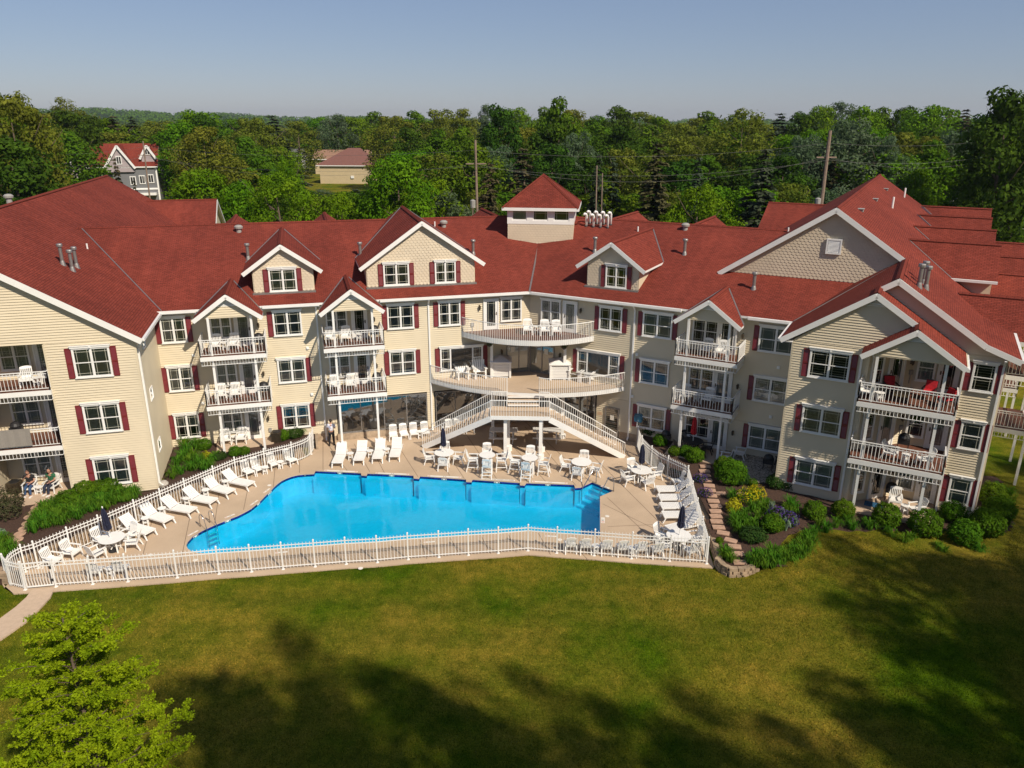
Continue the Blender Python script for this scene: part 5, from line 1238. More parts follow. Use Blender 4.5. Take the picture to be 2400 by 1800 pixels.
def fence_run(P, single=True, sp=.158, posts=True, endpost=True):
    for i, (a, b) in enumerate(zip(P, P[1:])):
        d = b - a; L = d.length; rz = math.atan2(d.y, d.x)
        if posts: addpost(a, rz)
        for z in (1.25, 1.09, .15): obj('rail', railm, fence, loc=(a.x, a.y, z), rz=rz, scale=(L, 1, 1))
        k = max(1, round(L / sp))
        for j in range(1 if posts else 0, k):
            p = a + d * (j / k)
            if single and npick[0] < 298: npick[0] += 1; obj('picket', pickm, fence, loc=tuple(p), rz=rz)
            else: extra.box(p.x - .011, p.x + .011, p.y - .011, p.y + .011, .06, 1.36)
    if endpost: addpost(P[-1])
fence_run(FF[1:], True)
curve = resample([FF[0]] + FLc[0:], .8)
def posted(P, step_posts):
    for i in range(0, len(P) - 1, step_posts):
        fence_run(P[i:i + step_posts + 1], False, posts=False, endpost=False); addpost(P[i])
posted(resample([FF[0]] + FLc, .26), 8)
fence_run([FLc[-1]] + FLb[:9], False)
posted(resample(FLb[8:], .4), 4)
posted(resample(FRb, .4), 4)
fence_run(resample([FRb[-1], FF[-1]], 1.75), False)
o = extra.build('picket', 'white', fence); o['kind'] = 'stuff'
# gate between the first two front posts
ga_, gb_ = FF[0], FF[1]; d = gb_ - ga_; rz = math.atan2(d.y, d.x); L = d.length
gt = MB(); F_ = None
g0 = MB(); g0.box(.07, L - .07, -.02, .02, 1.27, 1.32); g0.box(.07, L - .07, -.015, .015, 1.09, 1.12); g0.box(.07, L - .07, -.02, .02, .10, .15); g0.box(.07, .11, -.02, .02, .15, 1.27); g0.box(L - .11, L - .07, -.02, .02, .15, 1.27)
for i in range(1, 9): x = .09 + (L - .18) * i / 9; g0.box(x - .011, x + .011, -.011, .011, .15, 1.27)
gate = obj('gate', g0.mesh('gate', ['white']), fence, loc=tuple(ga_), rz=rz)
l0 = MB(); l0.box(L - .13, L - .03, -.05, .03, .95, 1.08); l0.box(L - .13, L - .03, -.05, .03, .32, .44); obj('latch', l0.mesh('latch', ['dark']), gate, loc=tuple(ga_), rz=rz)
addpost(ga_)
# ------------------------------------------------------------------ furniture prototypes
def legs(r, mt, pts, nm='leg', wd=.045):
    for a, b in pts: mb = MB(); mb.bar(a, b, wd, wd); part(mb, nm, mt, r)
def back_slats(mb, w_, y0, z0_, y1, z1_, n, arch=.05, bar=.9):
    """slatted chair back in a frame leaning from (y0,z0) to (y1,z1)"""
    t = .025; L = math.hypot(y1 - y0, z1_ - z0_); dy, dz = (y1 - y0) / L, (z1_ - z0_) / L
    def P(x, l, o): return (x, y0 + dy * l + dz * o, z0_ + dz * l - dy * o)
    def strip(x0, x1, l0, l1, arch0=0, arch1=0):
        mb._hex([Vector(P(x, l, o)) for l, ar in ((l0, arch0), (l1, arch1)) for x, o in ((x0, 0), (x1, 0), (x1, t), (x0, t))], 0)
    strip(-w_ / 2, w_ / 2, 0, .09)
    st = w_ / (n * 2 + 1)
    for i in range(n + 1): x = -w_ / 2 + i * 2 * st; strip(x, x + st, .09, L - .1)
    k = 6
    for i in range(k):
        xa, xb = -w_ / 2 + w_ * i / k, -w_ / 2 + w_ * (i + 1) / k; ha, hb = arch * (1 - (2 * xa / w_) ** 2), arch * (1 - (2 * xb / w_) ** 2)
        mb._hex([Vector(P(x, l, o)) for (x, l, o) in ((xa, L - .1, 0), (xb, L - .1, 0), (xb, L - .1, t), (xa, L - .1, t), (xa, L + ha, 0), (xb, L + hb, 0), (xb, L + hb, t), (xa, L + ha, t))], 0)
def armchair(name='armchair', mt='white_resin', arms=True, tall=0, lab='', w_=.56, backh=.52, n=6, cushion=None):
    r = proto(name, lab, 'chair'); sh_ = .40 + tall
    mb = MB()
    for i in range(6): y = -.26 + i * .088; mb.box(-w_ / 2, w_ / 2, y, y + .078, sh_ - .03 - (i * .006), sh_ - (i * .006))
    mb.box(-w_ / 2, w_ / 2, -.275, -.262, sh_ - .09, sh_)
    part(mb, 'seat', mt, r)
    mb = MB(); back_slats(mb, w_ * .96, .25, sh_ - .02, .25 + .15, sh_ - .02 + backh, n); part(mb, 'backrest', mt, r)
    x = w_ / 2
    for sx in (-1, 1):
        for (a, b) in (((sx * x * 1.05, -.29, 0), (sx * x, -.22, sh_ + (.2 if arms else 0))), ((sx * x * 1.05, .37 + tall * .08, 0), (sx * x, .22, sh_))):
            mb = MB(); mb.bar(a, b, .05, .05); part(mb, 'leg', mt, r)
        if arms: mb = MB(); mb.bar((sx * (x + .0), -.31, sh_ + .21), (sx * (x + .0), .28, sh_ + .21), .075, .03); part(mb, 'armrest', mt, r)
    if tall:
        mb = MB()
        for z in (.22, .42): mb.bar((-x, -.27, z), (x, -.27, z), .03, .04); mb.bar((-x, .34, z), (x, .34, z), .03, .04)
        for sx in (-1, 1): mb.bar((sx * x, -.26, .30), (sx * x, .33, .30), .03, .04)
        part(mb, 'footrest', mt, r)
    if cushion:
        mb = MB(); mb.box(-w_ / 2 + .03, w_ / 2 - .03, -.25, .24, sh_, sh_ + .09); mb.cbox((0, .27, sh_ + .28), w_ - .08, .09, .48, rx=-.28); part(mb, 'cushion', cushion, r)
    return r
P_arm = Placer(armchair()); P_side = Placer(armchair('side_chair', arms=False, w_=.50)); P_tall = Placer(armchair('bar_chair', tall=.34, w_=.52))
P_red = Placer(armchair('cushioned_chair', mt='dark', cushion='red_cloth')); P_dark = Placer(armchair('metal_chair', mt='dark', w_=.5, n=8))
def adirondack():
    r = proto('adirondack_chair', '', 'chair'); mb = MB()
    for i in range(5):
        y = -.33 + i * .11; z = .40 - i * .035; mb.cbox((0, y + .05, z), .52, .10, .022, rx=-.3)
    part(mb, 'seat', 'white_resin', r)
    mb = MB(); hs = [.58, .68, .74, .74, .68, .58]
    for i, h in enumerate(hs):
        x = -.27 + i * .108 + (i - 2.5) * .012; mb.bar((x * .86, .20, .24), (x * 1.08, .20 + h * .32, .24 + h * 1.12), .088, .02)
        mb.lathe([(.043, -.01), (.043, .012)], (x * 1.08, .20 + h * .32, .24 + h * 1.12), 8)
    part(mb, 'backrest', 'white_resin', r)
    for sx in (-1, 1):
        mb = MB(); mb.box(sx * .33 - .07, sx * .33 + .07, -.38, .38, .555, .58); part(mb, 'armrest', 'white_resin', r)
        mb = MB(); mb.bar((sx * .29, -.33, 0), (sx * .29, -.33, .555), .09, .04); part(mb, 'leg', 'white_resin', r)
        mb = MB(); mb.bar((sx * .27, -.36, .36), (sx * .27, .58, .03), .03, .11); part(mb, 'leg', 'white_resin', r)
        mb = MB(); mb.bar((sx * .29, .33, .22), (sx * .30, .33, .555), .06, .03); part(mb, 'brace', 'white_resin', r)
    return r
P_adi = Placer(adirondack())
def lounger():
    r = proto('sun_lounger', '', 'sun lounger'); mt = 'white_resin'
    # foot at y=-1, hinge at y=.2, back raised
    mb = MB(); 
    for i in range(12): y = -.98 + i * .098; mb.box(-.30, .30, y, y + .085, .335, .36)
    part(mb, 'seat', mt, r)
    mb = MB(); dy, dz = math.cos(R_(42)), math.sin(R_(42))
    for i in range(9):
        l = .02 + i * .085; mb.cbox((0, .2 + dy * (l + .035), .35 + dz * (l + .035)), .60, .07, .022, rx=R_(42))
    for sx in (-1, 1): mb.bar((sx * .29, .2, .34), (sx * .29, .2 + dy * .80, .34 + dz * .80), .035, .04)
    part(mb, 'backrest', mt, r)
    mb = MB()
    for sx in (-1, 1): mb.bar((sx * .315, -1.0, .33), (sx * .315, .95, .30), .035, .075)
    mb.bar((-.3, .93, .30), (.3, .93, .30), .04, .05); mb.bar((-.3, -.99, .33), (.3, -.99, .33), .04, .06); part(mb, 'side_rail', mt, r)
    for sx in (-1, 1):
        for y0, y1 in ((-.90, -1.06), (.72, .92)): mb = MB(); mb.bar((sx * .30, y0, .31), (sx * .31, y1, 0), .06, .055); part(mb, 'leg', mt, r)
    return r
P_lng = Placer(lounger())
def side_table(name='side_table', mt='white_resin'):
    r = proto(name, '', 'table'); mb = MB(); mb.lathe([(.2, .41), (.215, .42), (.215, .44), (0, .442)], n=14); part(mb, 'tabletop', mt, r)
    for i in range(4): a = math.pi / 4 + i * math.pi / 2; mb = MB(); mb.bar((.16 * math.cos(a), .16 * math.sin(a), 0), (.13 * math.cos(a), .13 * math.sin(a), .41), .045, .045); part(mb, 'leg', mt, r)
    mb = MB(); mb.lathe([(.13, .17), (.13, .19), (0, .191)], n=10); part(mb, 'shelf', mt, r); return r
P_st = Placer(side_table())
def table(name, rad, h, mt='white_resin'):
    r = proto(name, '', 'table'); mb = MB(); mb.lathe([(rad - .03, h - .03), (rad, h - .02), (rad, h), (.03, h + .002), (.0, h - .01)], n=22); part(mb, 'tabletop', mt, r)
    for i in range(4): a = math.pi / 4 + i * math.pi / 2; mb = MB(); mb.bar((rad * .62 * math.cos(a), rad * .62 * math.sin(a), 0), (rad * .5 * math.cos(a), rad * .5 * math.sin(a), h - .03), .06, .06); part(mb, 'leg', mt, r)
    mb = MB(); mb.bar((-rad * .5, 0, h * .35), (rad * .5, 0, h * .35), .04, .04); mb.bar((0, -rad * .5, h * .35), (0, rad * .5, h * .35), .04, .04); part(mb, 'stretcher', mt, r); return r
P_tb = Placer(table('dining_table', .60, .72)); P_tt = Placer(table('bar_table', .48, 1.02)); P_mt = Placer(table('metal_table', .62, .72, 'dark'))
def umbrella(name, mt, tip='white'):
    r = proto(name, '', 'umbrella'); mb = MB(); mb.tube([(0, 0, 0), (0, 0, 2.36)], .022, 8); part(mb, 'pole', tip, r)
    mb = MB(); n = 16; prof = [(.15, 1.12), (.19, 1.22), (.175, 1.40), (.15, 1.75), (.13, 2.05), (.07, 2.24), (.03, 2.30)]; rings = []
    for k, (rad, z) in enumerate(prof):
        i = len(mb.v); mb.v += [((rad * (1.0 if j % 2 else .66)) * math.cos(2 * math.pi * j / n + .12 * math.sin(k)), (rad * (1.0 if j % 2 else .66)) * math.sin(2 * math.pi * j / n + .12 * math.sin(k)), z + (.05 * (j % 2) if k == 0 else 0)) for j in range(n)]; rings.append(i)
    for a, b in zip(rings, rings[1:]):
        for j in range(n): mb.f.append((a + j, a + (j + 1) % n, b + (j + 1) % n, b + j)); mb.m.append(0)
    part(mb, 'canopy', mt, r)
    mb = MB(); mb.lathe([(.16, 1.46), (.17, 1.48), (.16, 1.5)], n=12); part(mb, 'strap', mt, r)
    mb = MB(); mb.lathe([(.02, 2.3), (.035, 2.35), (.02, 2.4), (0, 2.41)], n=8); part(mb, 'finial', tip, r)
    mb = MB(); mb.lathe([(.24, 0), (.24, .05), (.06, .09), (.05, .3), (.0, .3)], n=14); part(mb, 'base', 'dark', r); return r
P_um = Placer(umbrella('closed_umbrella', 'navy')); P_ur = Placer(umbrella('closed_umbrella', 'red_cloth'))
def bollard():
    r = proto('bollard_light', '', 'lamp'); mb = MB(); mb.lathe([(.075, 0), (.075, .78), (.05, .79)], n=12); part(mb, 'body', 'dark', r)
    mb = MB(); mb.lathe([(.05, .79), (.05, .90), (0, .9)], n=10); part(mb, 'lens', 'planter', r); mb = MB(); mb.lathe([(.08, .9), (.085, .93), (.05, .99), (0, 1.0)], n=12); part(mb, 'cap', 'dark', r); return r
P_bo = Placer(bollard())
def picnic():
    r = proto('picnic_table', '', 'table'); mb = MB()
    for i in range(5): y = -.37 + i * .15; mb.box(-.9, .9, y, y + .14, .72, .755)
    part(mb, 'tabletop', 'white_resin', r)
    for sy in (-1, 1):
        mb = MB(); mb.box(-.9, .9, sy * .72 - .13, sy * .72 - .005, .42, .45); mb.box(-.9, .9, sy * .72 + .005, sy * .72 + .13, .42, .45); part(mb, 'bench', 'white_resin', r)
    for sx in (-.62, .62):
        for sy in (-1, 1): mb = MB(); mb.bar((sx, sy * .62, 0), (sx, sy * .2, .72), .045, .09); part(mb, 'leg', 'white_resin', r)
        mb = MB(); mb.bar((sx + .05, -.8, .39), (sx + .05, .8, .39), .04, .09); part(mb, 'crossbeam', 'white_resin', r)
    return r
P_pic = Placer(picnic())
def grill():
    r = proto('barbecue_grill', '', 'grill'); mb = MB(); mb.box(-.28, .28, -.2, .2, .45, .72); part(mb, 'firebox', 'dark', r)
    mb = MB(); mb.lathe([(.27, .72), (.28, .8), (.22, .93), (.1, 1.0), (0, 1.01)], n=12); part(mb, 'lid', 'dark', r)
    for sx in (-1, 1):
        for sy in (-1, 1): mb = MB(); mb.bar((sx * .24, sy * .16, 0), (sx * .24, sy * .16, .45), .03, .03); part(mb, 'leg', 'dark', r)
    return r
P_gr = Placer(grill())
def face_to(p, q): d = q - p; return math.atan2(d.y, d.x) + math.pi / 2   # chair front (-y) looks at q
WHITE = 'white resin '
# --- left deck -----------------------------------------------------------
pool_c = at(800, 1200)
def rz_px(base, tipx, tipy):  # rotation such that local +y points from base to tip
    d = tip = at(tipx, tipy) - base; return math.atan2(d.y, d.x) - math.pi / 2
lg = [((321, 1250), 'nearest the navy umbrella on the left'), ((366, 1222), 'second from the navy umbrella'), ((418, 1202), 'third from the navy umbrella'), ((468, 1180), 'fourth from the navy umbrella, above the pool ladder'), ((512, 1156), 'fifth from the navy umbrella, by the black bollard'), ((557, 1139), 'last in the left row, beside the armless chairs')]
def along_fence(x, y, P=FLb):
    p = at(x, y); best = min(range(len(P) - 1), key=lambda i: ((P[i] + P[i + 1]) / 2 - p).length); t = (P[best + 1] - P[best]).normalized(); return Vector((-t.y, t.x, 0))
for i, ((x, y), lb) in enumerate(lg):
    p = at(x, y); n_ = along_fence(x, y); P_lng(tuple(p), math.atan2(n_.y, n_.x) - math.pi / 2 + [.12, .10, .25, .22, .1, .18][i], 'white slatted sun lounger ' + lb, 'sun loungers along the left fence')
for x, y, lb in ((343, 1231, 'between the first two loungers from the left'), (382, 1208, 'between the second and third loungers from the left'), (440, 1184, 'between the third and fourth loungers from the left'), (484, 1164, 'between the fourth and fifth loungers from the left'), (531, 1143, 'between the fifth and sixth loungers from the left'), (622, 1110, 'between the two pairs of armless chairs'), (658, 1097, 'beside the armless chair next to the bollard')):
    P_st(tuple(at(x, y)), .3, 'small round white side table ' + lb, 'side tables along the left fence')
for x, y, lb in ((583, 1117, 'leftmost of the four by the left fence'), (606, 1110, 'second of the four by the left fence'), (642, 1098, 'third of the four by the left fence'), (683, 1089, 'rightmost of the four, next to the black bollard')):
    p = at(x, y); n_ = along_fence(x, y); P_side(tuple(p), math.atan2(n_.y, n_.x) - math.pi / 2 + .1, 'white armless slatted chair, ' + lb, 'armless chairs by the left fence')
for x, y, lb in ((127, 1328, 'closest to the gate'), (172, 1308, 'between the gate and the left dining table')):
    p = at(x, y); n_ = along_fence(x, y); P_arm(tuple(p), math.atan2(n_.y, n_.x) - math.pi / 2 + .35, 'white slatted armchair ' + lb, 'armchairs near the gate')
def dining(px, tops, kind, lab, chairs, grp, um=None, rad=.86, tilt=0):
    c = at(*px, .72 if kind == 'd' else 1.02); c.z = 0; (P_tb if kind == 'd' else P_tt)(tuple(c), .2, 'round white ' + ('dining' if kind == 'd' else 'high bar') + ' table ' + lab, 'round tables on the pool deck')
    for a, lb in chairs:
        q = c + Vector((math.cos(R_(a)), math.sin(R_(a)), 0)) * rad
        (P_arm if kind == 'd' else P_tall)(tuple(q), face_to(q, c) + rnd.uniform(-.12, .12), 'white ' + ('armchair' if kind == 'd' else 'bar chair') + ' ' + lb + ' ' + lab, grp)
    if um:
        o = P_um((c.x, c.y, 0), 0, 'closed navy umbrella standing in the table ' + lab, 'closed navy umbrellas'); 
        if tilt: o.rotation_euler = (tilt[0], tilt[1], 0)
dining((261, 1260), None, 'd', 'beside the left row of loungers', [(150, 'left of the table'), (65, 'behind the table'), (15, 'right of the table'), (245, 'in front of the table')], 'chairs at the left umbrella table', True, .88, (0, -.07))
dining((1041, 1060), None, 'd', 'at the foot of the left stair flight', [(180, 'left of the table'), (92, 'behind the table'), (0, 'right of the table'), (272, 'in front of the table')], 'chairs at the umbrella table by the stairs', True, .86, (0, -.02))
dining((1141.7, 1065.4), None, 'b', 'in front of the left stair column', [(180, 'left of the table'), (92, 'behind the table'), (0, 'right of the table'), (272, 'nearest the pool')], 'tall chairs at the left bar table', None, .82)
dining((1241.5, 1072), None, 'b', 'in front of the right stair column', [(170, 'left of the table'), (85, 'behind the table'), (-10, 'right of the table'), (258, 'nearest the pool')], 'tall chairs at the right bar table', None, .82)
dining((1362.8, 1081.7), None, 'd', 'above the corner pool steps', [(165, 'left of the table'), (75, 'behind the table'), (-18, 'right of the table'), (252, 'in front of the table')], 'chairs at the table above the pool steps')
dining((1503, 1100.7), None, 'd', 'where the right fence begins', [(205, 'left of the table'), (110, 'behind the table'), (15, 'right of the table'), (285, 'in front of the table')], 'chairs at the right umbrella table', True, .88, (0, .0))
dining((1591, 1253.8), None, 'd', 'in the lower right corner of the deck', [(140, 'behind the table, left'), (20, 'right of the table'), (205, 'left of the table'), (300, 'in front of the table')], 'chairs at the corner umbrella table', True, .88, (0, .04))
# centre loungers
for x, y, lb in ((798, 1080, 'nearest the man in the patterned shirt'), (847, 1074, 'second from the man in the patterned shirt'), (890, 1070, 'third from the man, by the pedestal'), (929, 1066, 'rightmost of the four in front of the glass wall')):
    P_lng(tuple(at(x, y)), 0.03, 'white sun lounger facing the pool, ' + lb, 'sun loungers in front of the glass wall')
for x, y, lb in ((822, 1077, 'between the first two centre loungers'), (868, 1071, 'between the second and third centre loungers'), (907, 1067, 'between the third and fourth centre loungers')): P_st(tuple(at(x, y)), .2, 'small round white side table ' + lb, 'side tables between the centre loungers')
for s_, lb in ((-9.45, 'leftmost against the glass wall'), (-8.75, 'second against the glass wall'), (-8.1, 'third against the glass wall'), (-7.35, 'just left of the central downspout'), (-5.75, 'first behind the left stair flight'), (-5.1, 'second behind the left stair flight'), (-4.4, 'third behind the left stair flight')):
    P_side(tuple(F1(s_, .95, 0)), F1.rz + rnd.uniform(-.08, .08), 'white armless slatted chair ' + lb, 'chairs along the glass wall')
P_st(tuple(F1(-7.72, 1.0, 0)), 0, 'small round white side table between chairs by the glass wall', 'side tables between the centre loungers')
for x, y, lb in ((1180, 1032, 'left'), (1281, 1032, 'right')): P_pic(tuple(at(x, y)), -.05, 'white picnic table under the stair landing, %s one of the two' % lb, 'picnic tables under the terrace')
# right loungers side by side
for x, y, lb in ((1580, 1157, 'farthest from the front fence'), (1586, 1177, 'second of the right stack'), (1591, 1197, 'third of the right stack'), (1597, 1218, 'fourth of the right stack'), (1603, 1243, 'askew behind the corner table')):
    P_lng(tuple(at(x, y)), -math.pi / 2 + (.06 if y < 1240 else .45), 'white slatted sun lounger at the right fence, ' + lb, 'sun loungers along the right fence')
P_side(tuple(at(1586, 1140)), -math.pi / 2 + .2, 'white slatted chair above the loungers at the right fence')
# front rows with backs to the lawn
for x, y, lb in ((1336, 1290, 'first from the left'), (1371, 1292, 'second from the left'), (1420, 1295, 'third from the left'), (1458, 1297, 'fourth from the left'), (1501, 1299, 'fifth from the left'), (1539, 1302, 'sixth from the left')):
    P_side(tuple(at(x, y)), math.pi + .05, 'white chair backing onto the front fence, ' + lb + ' in the row', 'chairs along the right front fence')
P_st(tuple(at(1396, 1297)), 0, 'small round white table between the second and third front row chairs', 'side tables in the front row'); P_st(tuple(at(1479, 1302)), 0, 'small round white table between the fourth and fifth front row chairs', 'side tables in the front row')
for x, y, lb in ((229, 1352, 'left'), (288, 1347, 'right')): P_side(tuple(at(x, y)), math.pi + .1, 'white chair with its back to the front fence by the gate, %s of the pair' % lb, 'chairs along the left front fence')
P_st(tuple(at(262, 1350)), 0, 'small round white table between the two chairs by the gate')
for x, y, lb in ((269, 1239, 'behind the left umbrella table'), (486, 1141, 'behind the fifth left lounger'), (690, 1084, 'at the end of the armless chair row'), (1515, 1077, 'beside the upper right umbrella table'), (1604, 1151, 'by the right fence corner'), (1653, 1305, 'in the front right fence corner')):
    P_bo(tuple(at(x, y)), 0, 'black bollard light ' + lb, 'black bollard lights')
# --- furniture on balconies and terraces -----------------------------------
def onF(F, s_, n, z): return tuple(F(s_, n, z))
def pair(F, ss, n, z, where, grp, tbl=None, rot=0, P_=None, names=('left', 'right', 'middle')):
    for i, s_ in enumerate(ss): (P_ or P_arm)(onF(F, s_, n, z), F.rz + rot + rnd.uniform(-.15, .15), 'white armchair on the %s, %s one' % (where, names[i]), grp)
    if tbl is not None: P_st(onF(F, tbl, n - .1, z), 0, 'small round white table on the ' + where)
Zu, Zm, Zg = 6.74, 3.70, .655
pair(F1, (-19.55, -18.55), .75, Zu, 'upper left balcony', 'chairs on the left balcony stack', -19.05)
pair(F1, (-19.6, -18.75), .85, Zm, 'middle left balcony', 'chairs on the left balcony stack', -19.15)
pair(F1, (-19.7, -18.75), .55, Zg, 'patio under the left balconies', 'chairs on the left balcony stack', -19.2)
pair(F1, (-12.95, -12.0), .75, Zu, 'second upper balcony', 'chairs on the second balcony stack', -11.2)
pair(F1, (-12.9, -11.9), .85, Zm, 'second middle balcony', 'chairs on the second balcony stack')
P_gr(onF(F1, -10.3, 1.0, Zu), F1.rz, 'black covered grill on the second upper balcony'); P_gr(onF(F1, -17.1, 1.1, Zu), F1.rz, 'black grill on the upper left balcony'); P_gr(onF(F1, -17.1, 1.1, Zm), F1.rz, 'black grill on the middle left balcony')
P_gr(onF(F1, -10.3, 1.0, Zm), F1.rz, 'black grill on the second middle balcony')
pair(F2, (12.0, 12.9), .85, Zu, 'upper right balcony', 'chairs on the right balcony stack', 12.5)
pair(F2, (10.95, 12.3), .75, Zm, 'middle right balcony', 'chairs on the right balcony stack', 11.6)
for (x, y), lb in (((1183, 762), 'leftmost'), ((1237, 783), 'second'), ((1277, 785), 'third'), ((1304, 786), 'rightmost')):
    P_arm(tuple(at(x, y, 6.71)), .05, 'white slatted armchair on the curved upper balcony, %s of the four' % lb, 'chairs on the curved upper balcony')
P_st(tuple(at(1257, 780, 6.71)), 0, 'small round white table on the curved upper balcony')
P_gr(tuple(at(1108, 766, 6.71)), 0, 'black grill at the left end of the curved balcony'); P_gr(tuple(at(1364, 780, 6.71)), 0, 'black grill at the right end of the curved balcony')
for (x, y), rz, lb in (((1084, 886), .25, 'leftmost, by the left triple window'), ((1124, 884), .25, 'second, by the left triple window'), ((1350, 890), -.5, 'third, by the right triple window'), ((1377, 895), -.5, 'rightmost, by the right triple window')):
    P_adi(tuple(at(x, y, 3.66)), rz, 'white adirondack chair on the lower terrace, ' + lb, 'adirondack chairs on the lower terrace', (1.15, 1.15, 1.2))
def hutch(c, lab):
    r = obj('slatted_hutch', None, loc=tuple(c)); tag(r, lab, 'cabinet'); mb = MB(); w_ = .62
    for i in range(9): z = c.z + .08 + i * .105; mb.box(c.x - w_ + .02, c.x + w_ - .02, c.y - w_ + .02, c.y + w_ - .02, z, z + .085)
    o = mb.build('slat', 'white', r)
    mb = MB(); 
    for sx in (-1, 1):
        for sy in (-1, 1): mb.box(c.x + sx * w_ - .06, c.x + sx * w_ + .06, c.y + sy * w_ - .06, c.y + sy * w_ + .06, c.z, c.z + 1.03)
    mb.build('corner_post', 'white', r); mb = MB(); mb.box(c.x - w_ + .1, c.x + w_ - .1, c.y - w_ + .1, c.y + w_ - .1, c.z, c.z + 1); mb.build('inner_panel', 'planter', r)
    mb = MB(); mb.box(c.x - w_ - .1, c.x + w_ + .1, c.y - w_ - .1, c.y + w_ + .1, c.z + 1.03, c.z + 1.08)
    t = c + Vector((0, 0, 1.36)); q = [c + Vector((a * (w_ + .1), b * (w_ + .1), 1.081)) for a, b in ((-1, -1), (1, -1), (1, 1), (-1, 1))]
    for i in range(4): mb.face([q[i], q[(i + 1) % 4], t])
    mb.build('lid', 'white', r)
hutch(at(1174, 878, 3.66), 'white slatted cabinet with a pyramid lid left of the terrace doors'); hutch(at(1311, 884, 3.66), 'white slatted cabinet with a pyramid lid right of the terrace doors')
bn = obj('litter_bin', None, loc=tuple(at(1244, 866, 3.66))); tag(bn, 'grey litter bin in front of the terrace doors', 'bin'); c = at(1244, 866, 3.66)
mb = MB(); mb.box(c.x - .22, c.x + .22, c.y - .2, c.y + .2, c.z, c.z + .85); mb.build('body', 'metal', bn); mb = MB(); mb.box(c.x - .25, c.x + .25, c.y - .23, c.y + .23, c.z + .851, c.z + 1.08); mb.box(c.x - .15, c.x + .15, c.y - .24, c.y - .231, c.z + .9, c.z + 1.02, 1); mb.build('hood', ['metal', 'dark'], bn)
# right wing recess
P_red(onF(F2, 21.9, 3.4, Zu), F2.rz + .4, 'red cushioned chair at the left on the top right-wing balcony', 'red chairs on the top right-wing balcony'); P_red(onF(F2, 23.6, 3.2, Zu), F2.rz - .2, 'red cushioned chair in the middle of the top right-wing balcony', 'red chairs on the top right-wing balcony'); P_red(onF(F2, 24.3, 4.0, Zu), F2.rz - .9, 'red cushioned chair at the right of the top right-wing balcony', 'red chairs on the top right-wing balcony')
P_arm(onF(F2, 20.95, 4.4, Zu), F2.rz + 1.2, 'white armchair at the left end of the top right-wing balcony'); P_st(onF(F2, 21.5, 4.5, Zu), 0, 'small white round table on the top right-wing balcony')
def ottoman(p, rz, lab): 
    r = obj('ottoman', None, loc=tuple(p), rz=rz); tag(r, lab, 'footstool'); m0 = MB(); m0.box(-.3, .3, -.24, .24, .3, .42); obj('cushion', m0.mesh('cushion', ['gold_cloth']), r, loc=tuple(p), rz=rz)
    for sx in (-1, 1):
        for sy in (-1, 1): m0 = MB(); m0.box(sx * .26 - .02, sx * .26 + .02, sy * .2 - .02, sy * .2 + .02, 0, .3); obj('leg', m0.mesh('leg', ['dark']), r, loc=tuple(p), rz=rz)
ottoman(F2(22.4, 4.1, Zu), F2.rz, 'gold cushioned footstool on the top right-wing balcony')
P_arm(onF(F2, 22.4, 4.2, Zm), F2.rz + 1.3, 'white armchair on the middle right-wing balcony, left one', 'chairs on the middle right-wing balcony'); P_st(onF(F2, 23.1, 4.3, Zm), 0, 'small white round table on the middle right-wing balcony'); P_arm(onF(F2, 23.9, 4.3, Zm), F2.rz - 1.2, 'white armchair on the middle right-wing balcony, right one', 'chairs on the middle right-wing balcony')
P_gr(onF(F2, 22.9, 2.9, Zm), F2.rz, 'black grill on the middle right-wing balcony')
P_arm(onF(F2, 23.0, 3.0, .66), F2.rz + .1, 'white armchair on the sunlit right patio, by the doormat', 'chairs on the sunlit right patio'); P_arm(onF(F2, 24.0, 3.6, .66), F2.rz - .9, 'white armchair on the sunlit right patio, by the post', 'chairs on the sunlit right patio'); P_st(onF(F2, 23.5, 3.6, .66), 0, 'small white round table on the sunlit right patio')
mb = MB(F2); mb.box(21.6, 22.5, 3.1, 3.7, .665, .68); o = mb.build('doormat', 'mat_blue'); tag(o, 'blue patterned doormat on the sunlit right patio', 'doormat')
P_gr(onF(F2, 22.75, 2.35, .66), F2.rz, 'black grill in the recess behind the sunlit patio chairs')
# shaded patio with red umbrella
c = F2(11.75, 1.1, .62); P_mt(tuple(c), 0, 'black metal table under the closed red umbrella'); P_ur(tuple(c), 0, 'closed red umbrella on the shaded patio')
for a, lb in ((200, 'left of'), (100, 'behind'), (-20, 'right of'), (-75, 'in front of')):
    q = c + Vector((math.cos(R_(a)), math.sin(R_(a)), 0)) * .85; P_dark(tuple(q), face_to(q, c), 'black metal chair %s the red umbrella table' % lb, 'black chairs round the red umbrella table')
P_gr(onF(F2, 10.0, .9, .6), F2.rz, 'black covered grill left of the red umbrella table')
P_arm(onF(F2, 13.9, 1.9, .62), F2.rz - 1.45, 'white slatted armchair by the post of the shaded patio', 'white chairs beside the gravel'); P_arm(onF(F2, 14.5, .8, .62), F2.rz - 1.55, 'white slatted armchair against the wall beside the gravel', 'white chairs beside the gravel')
P_gr(onF(F2, 16.3, 1.6, .6), F2.rz, 'black fire pit table on the gravel'); P_dark(onF(F2, 16.9, 1.0, .6), F2.rz - 1.3, 'black metal chair on the gravel against the right wing')
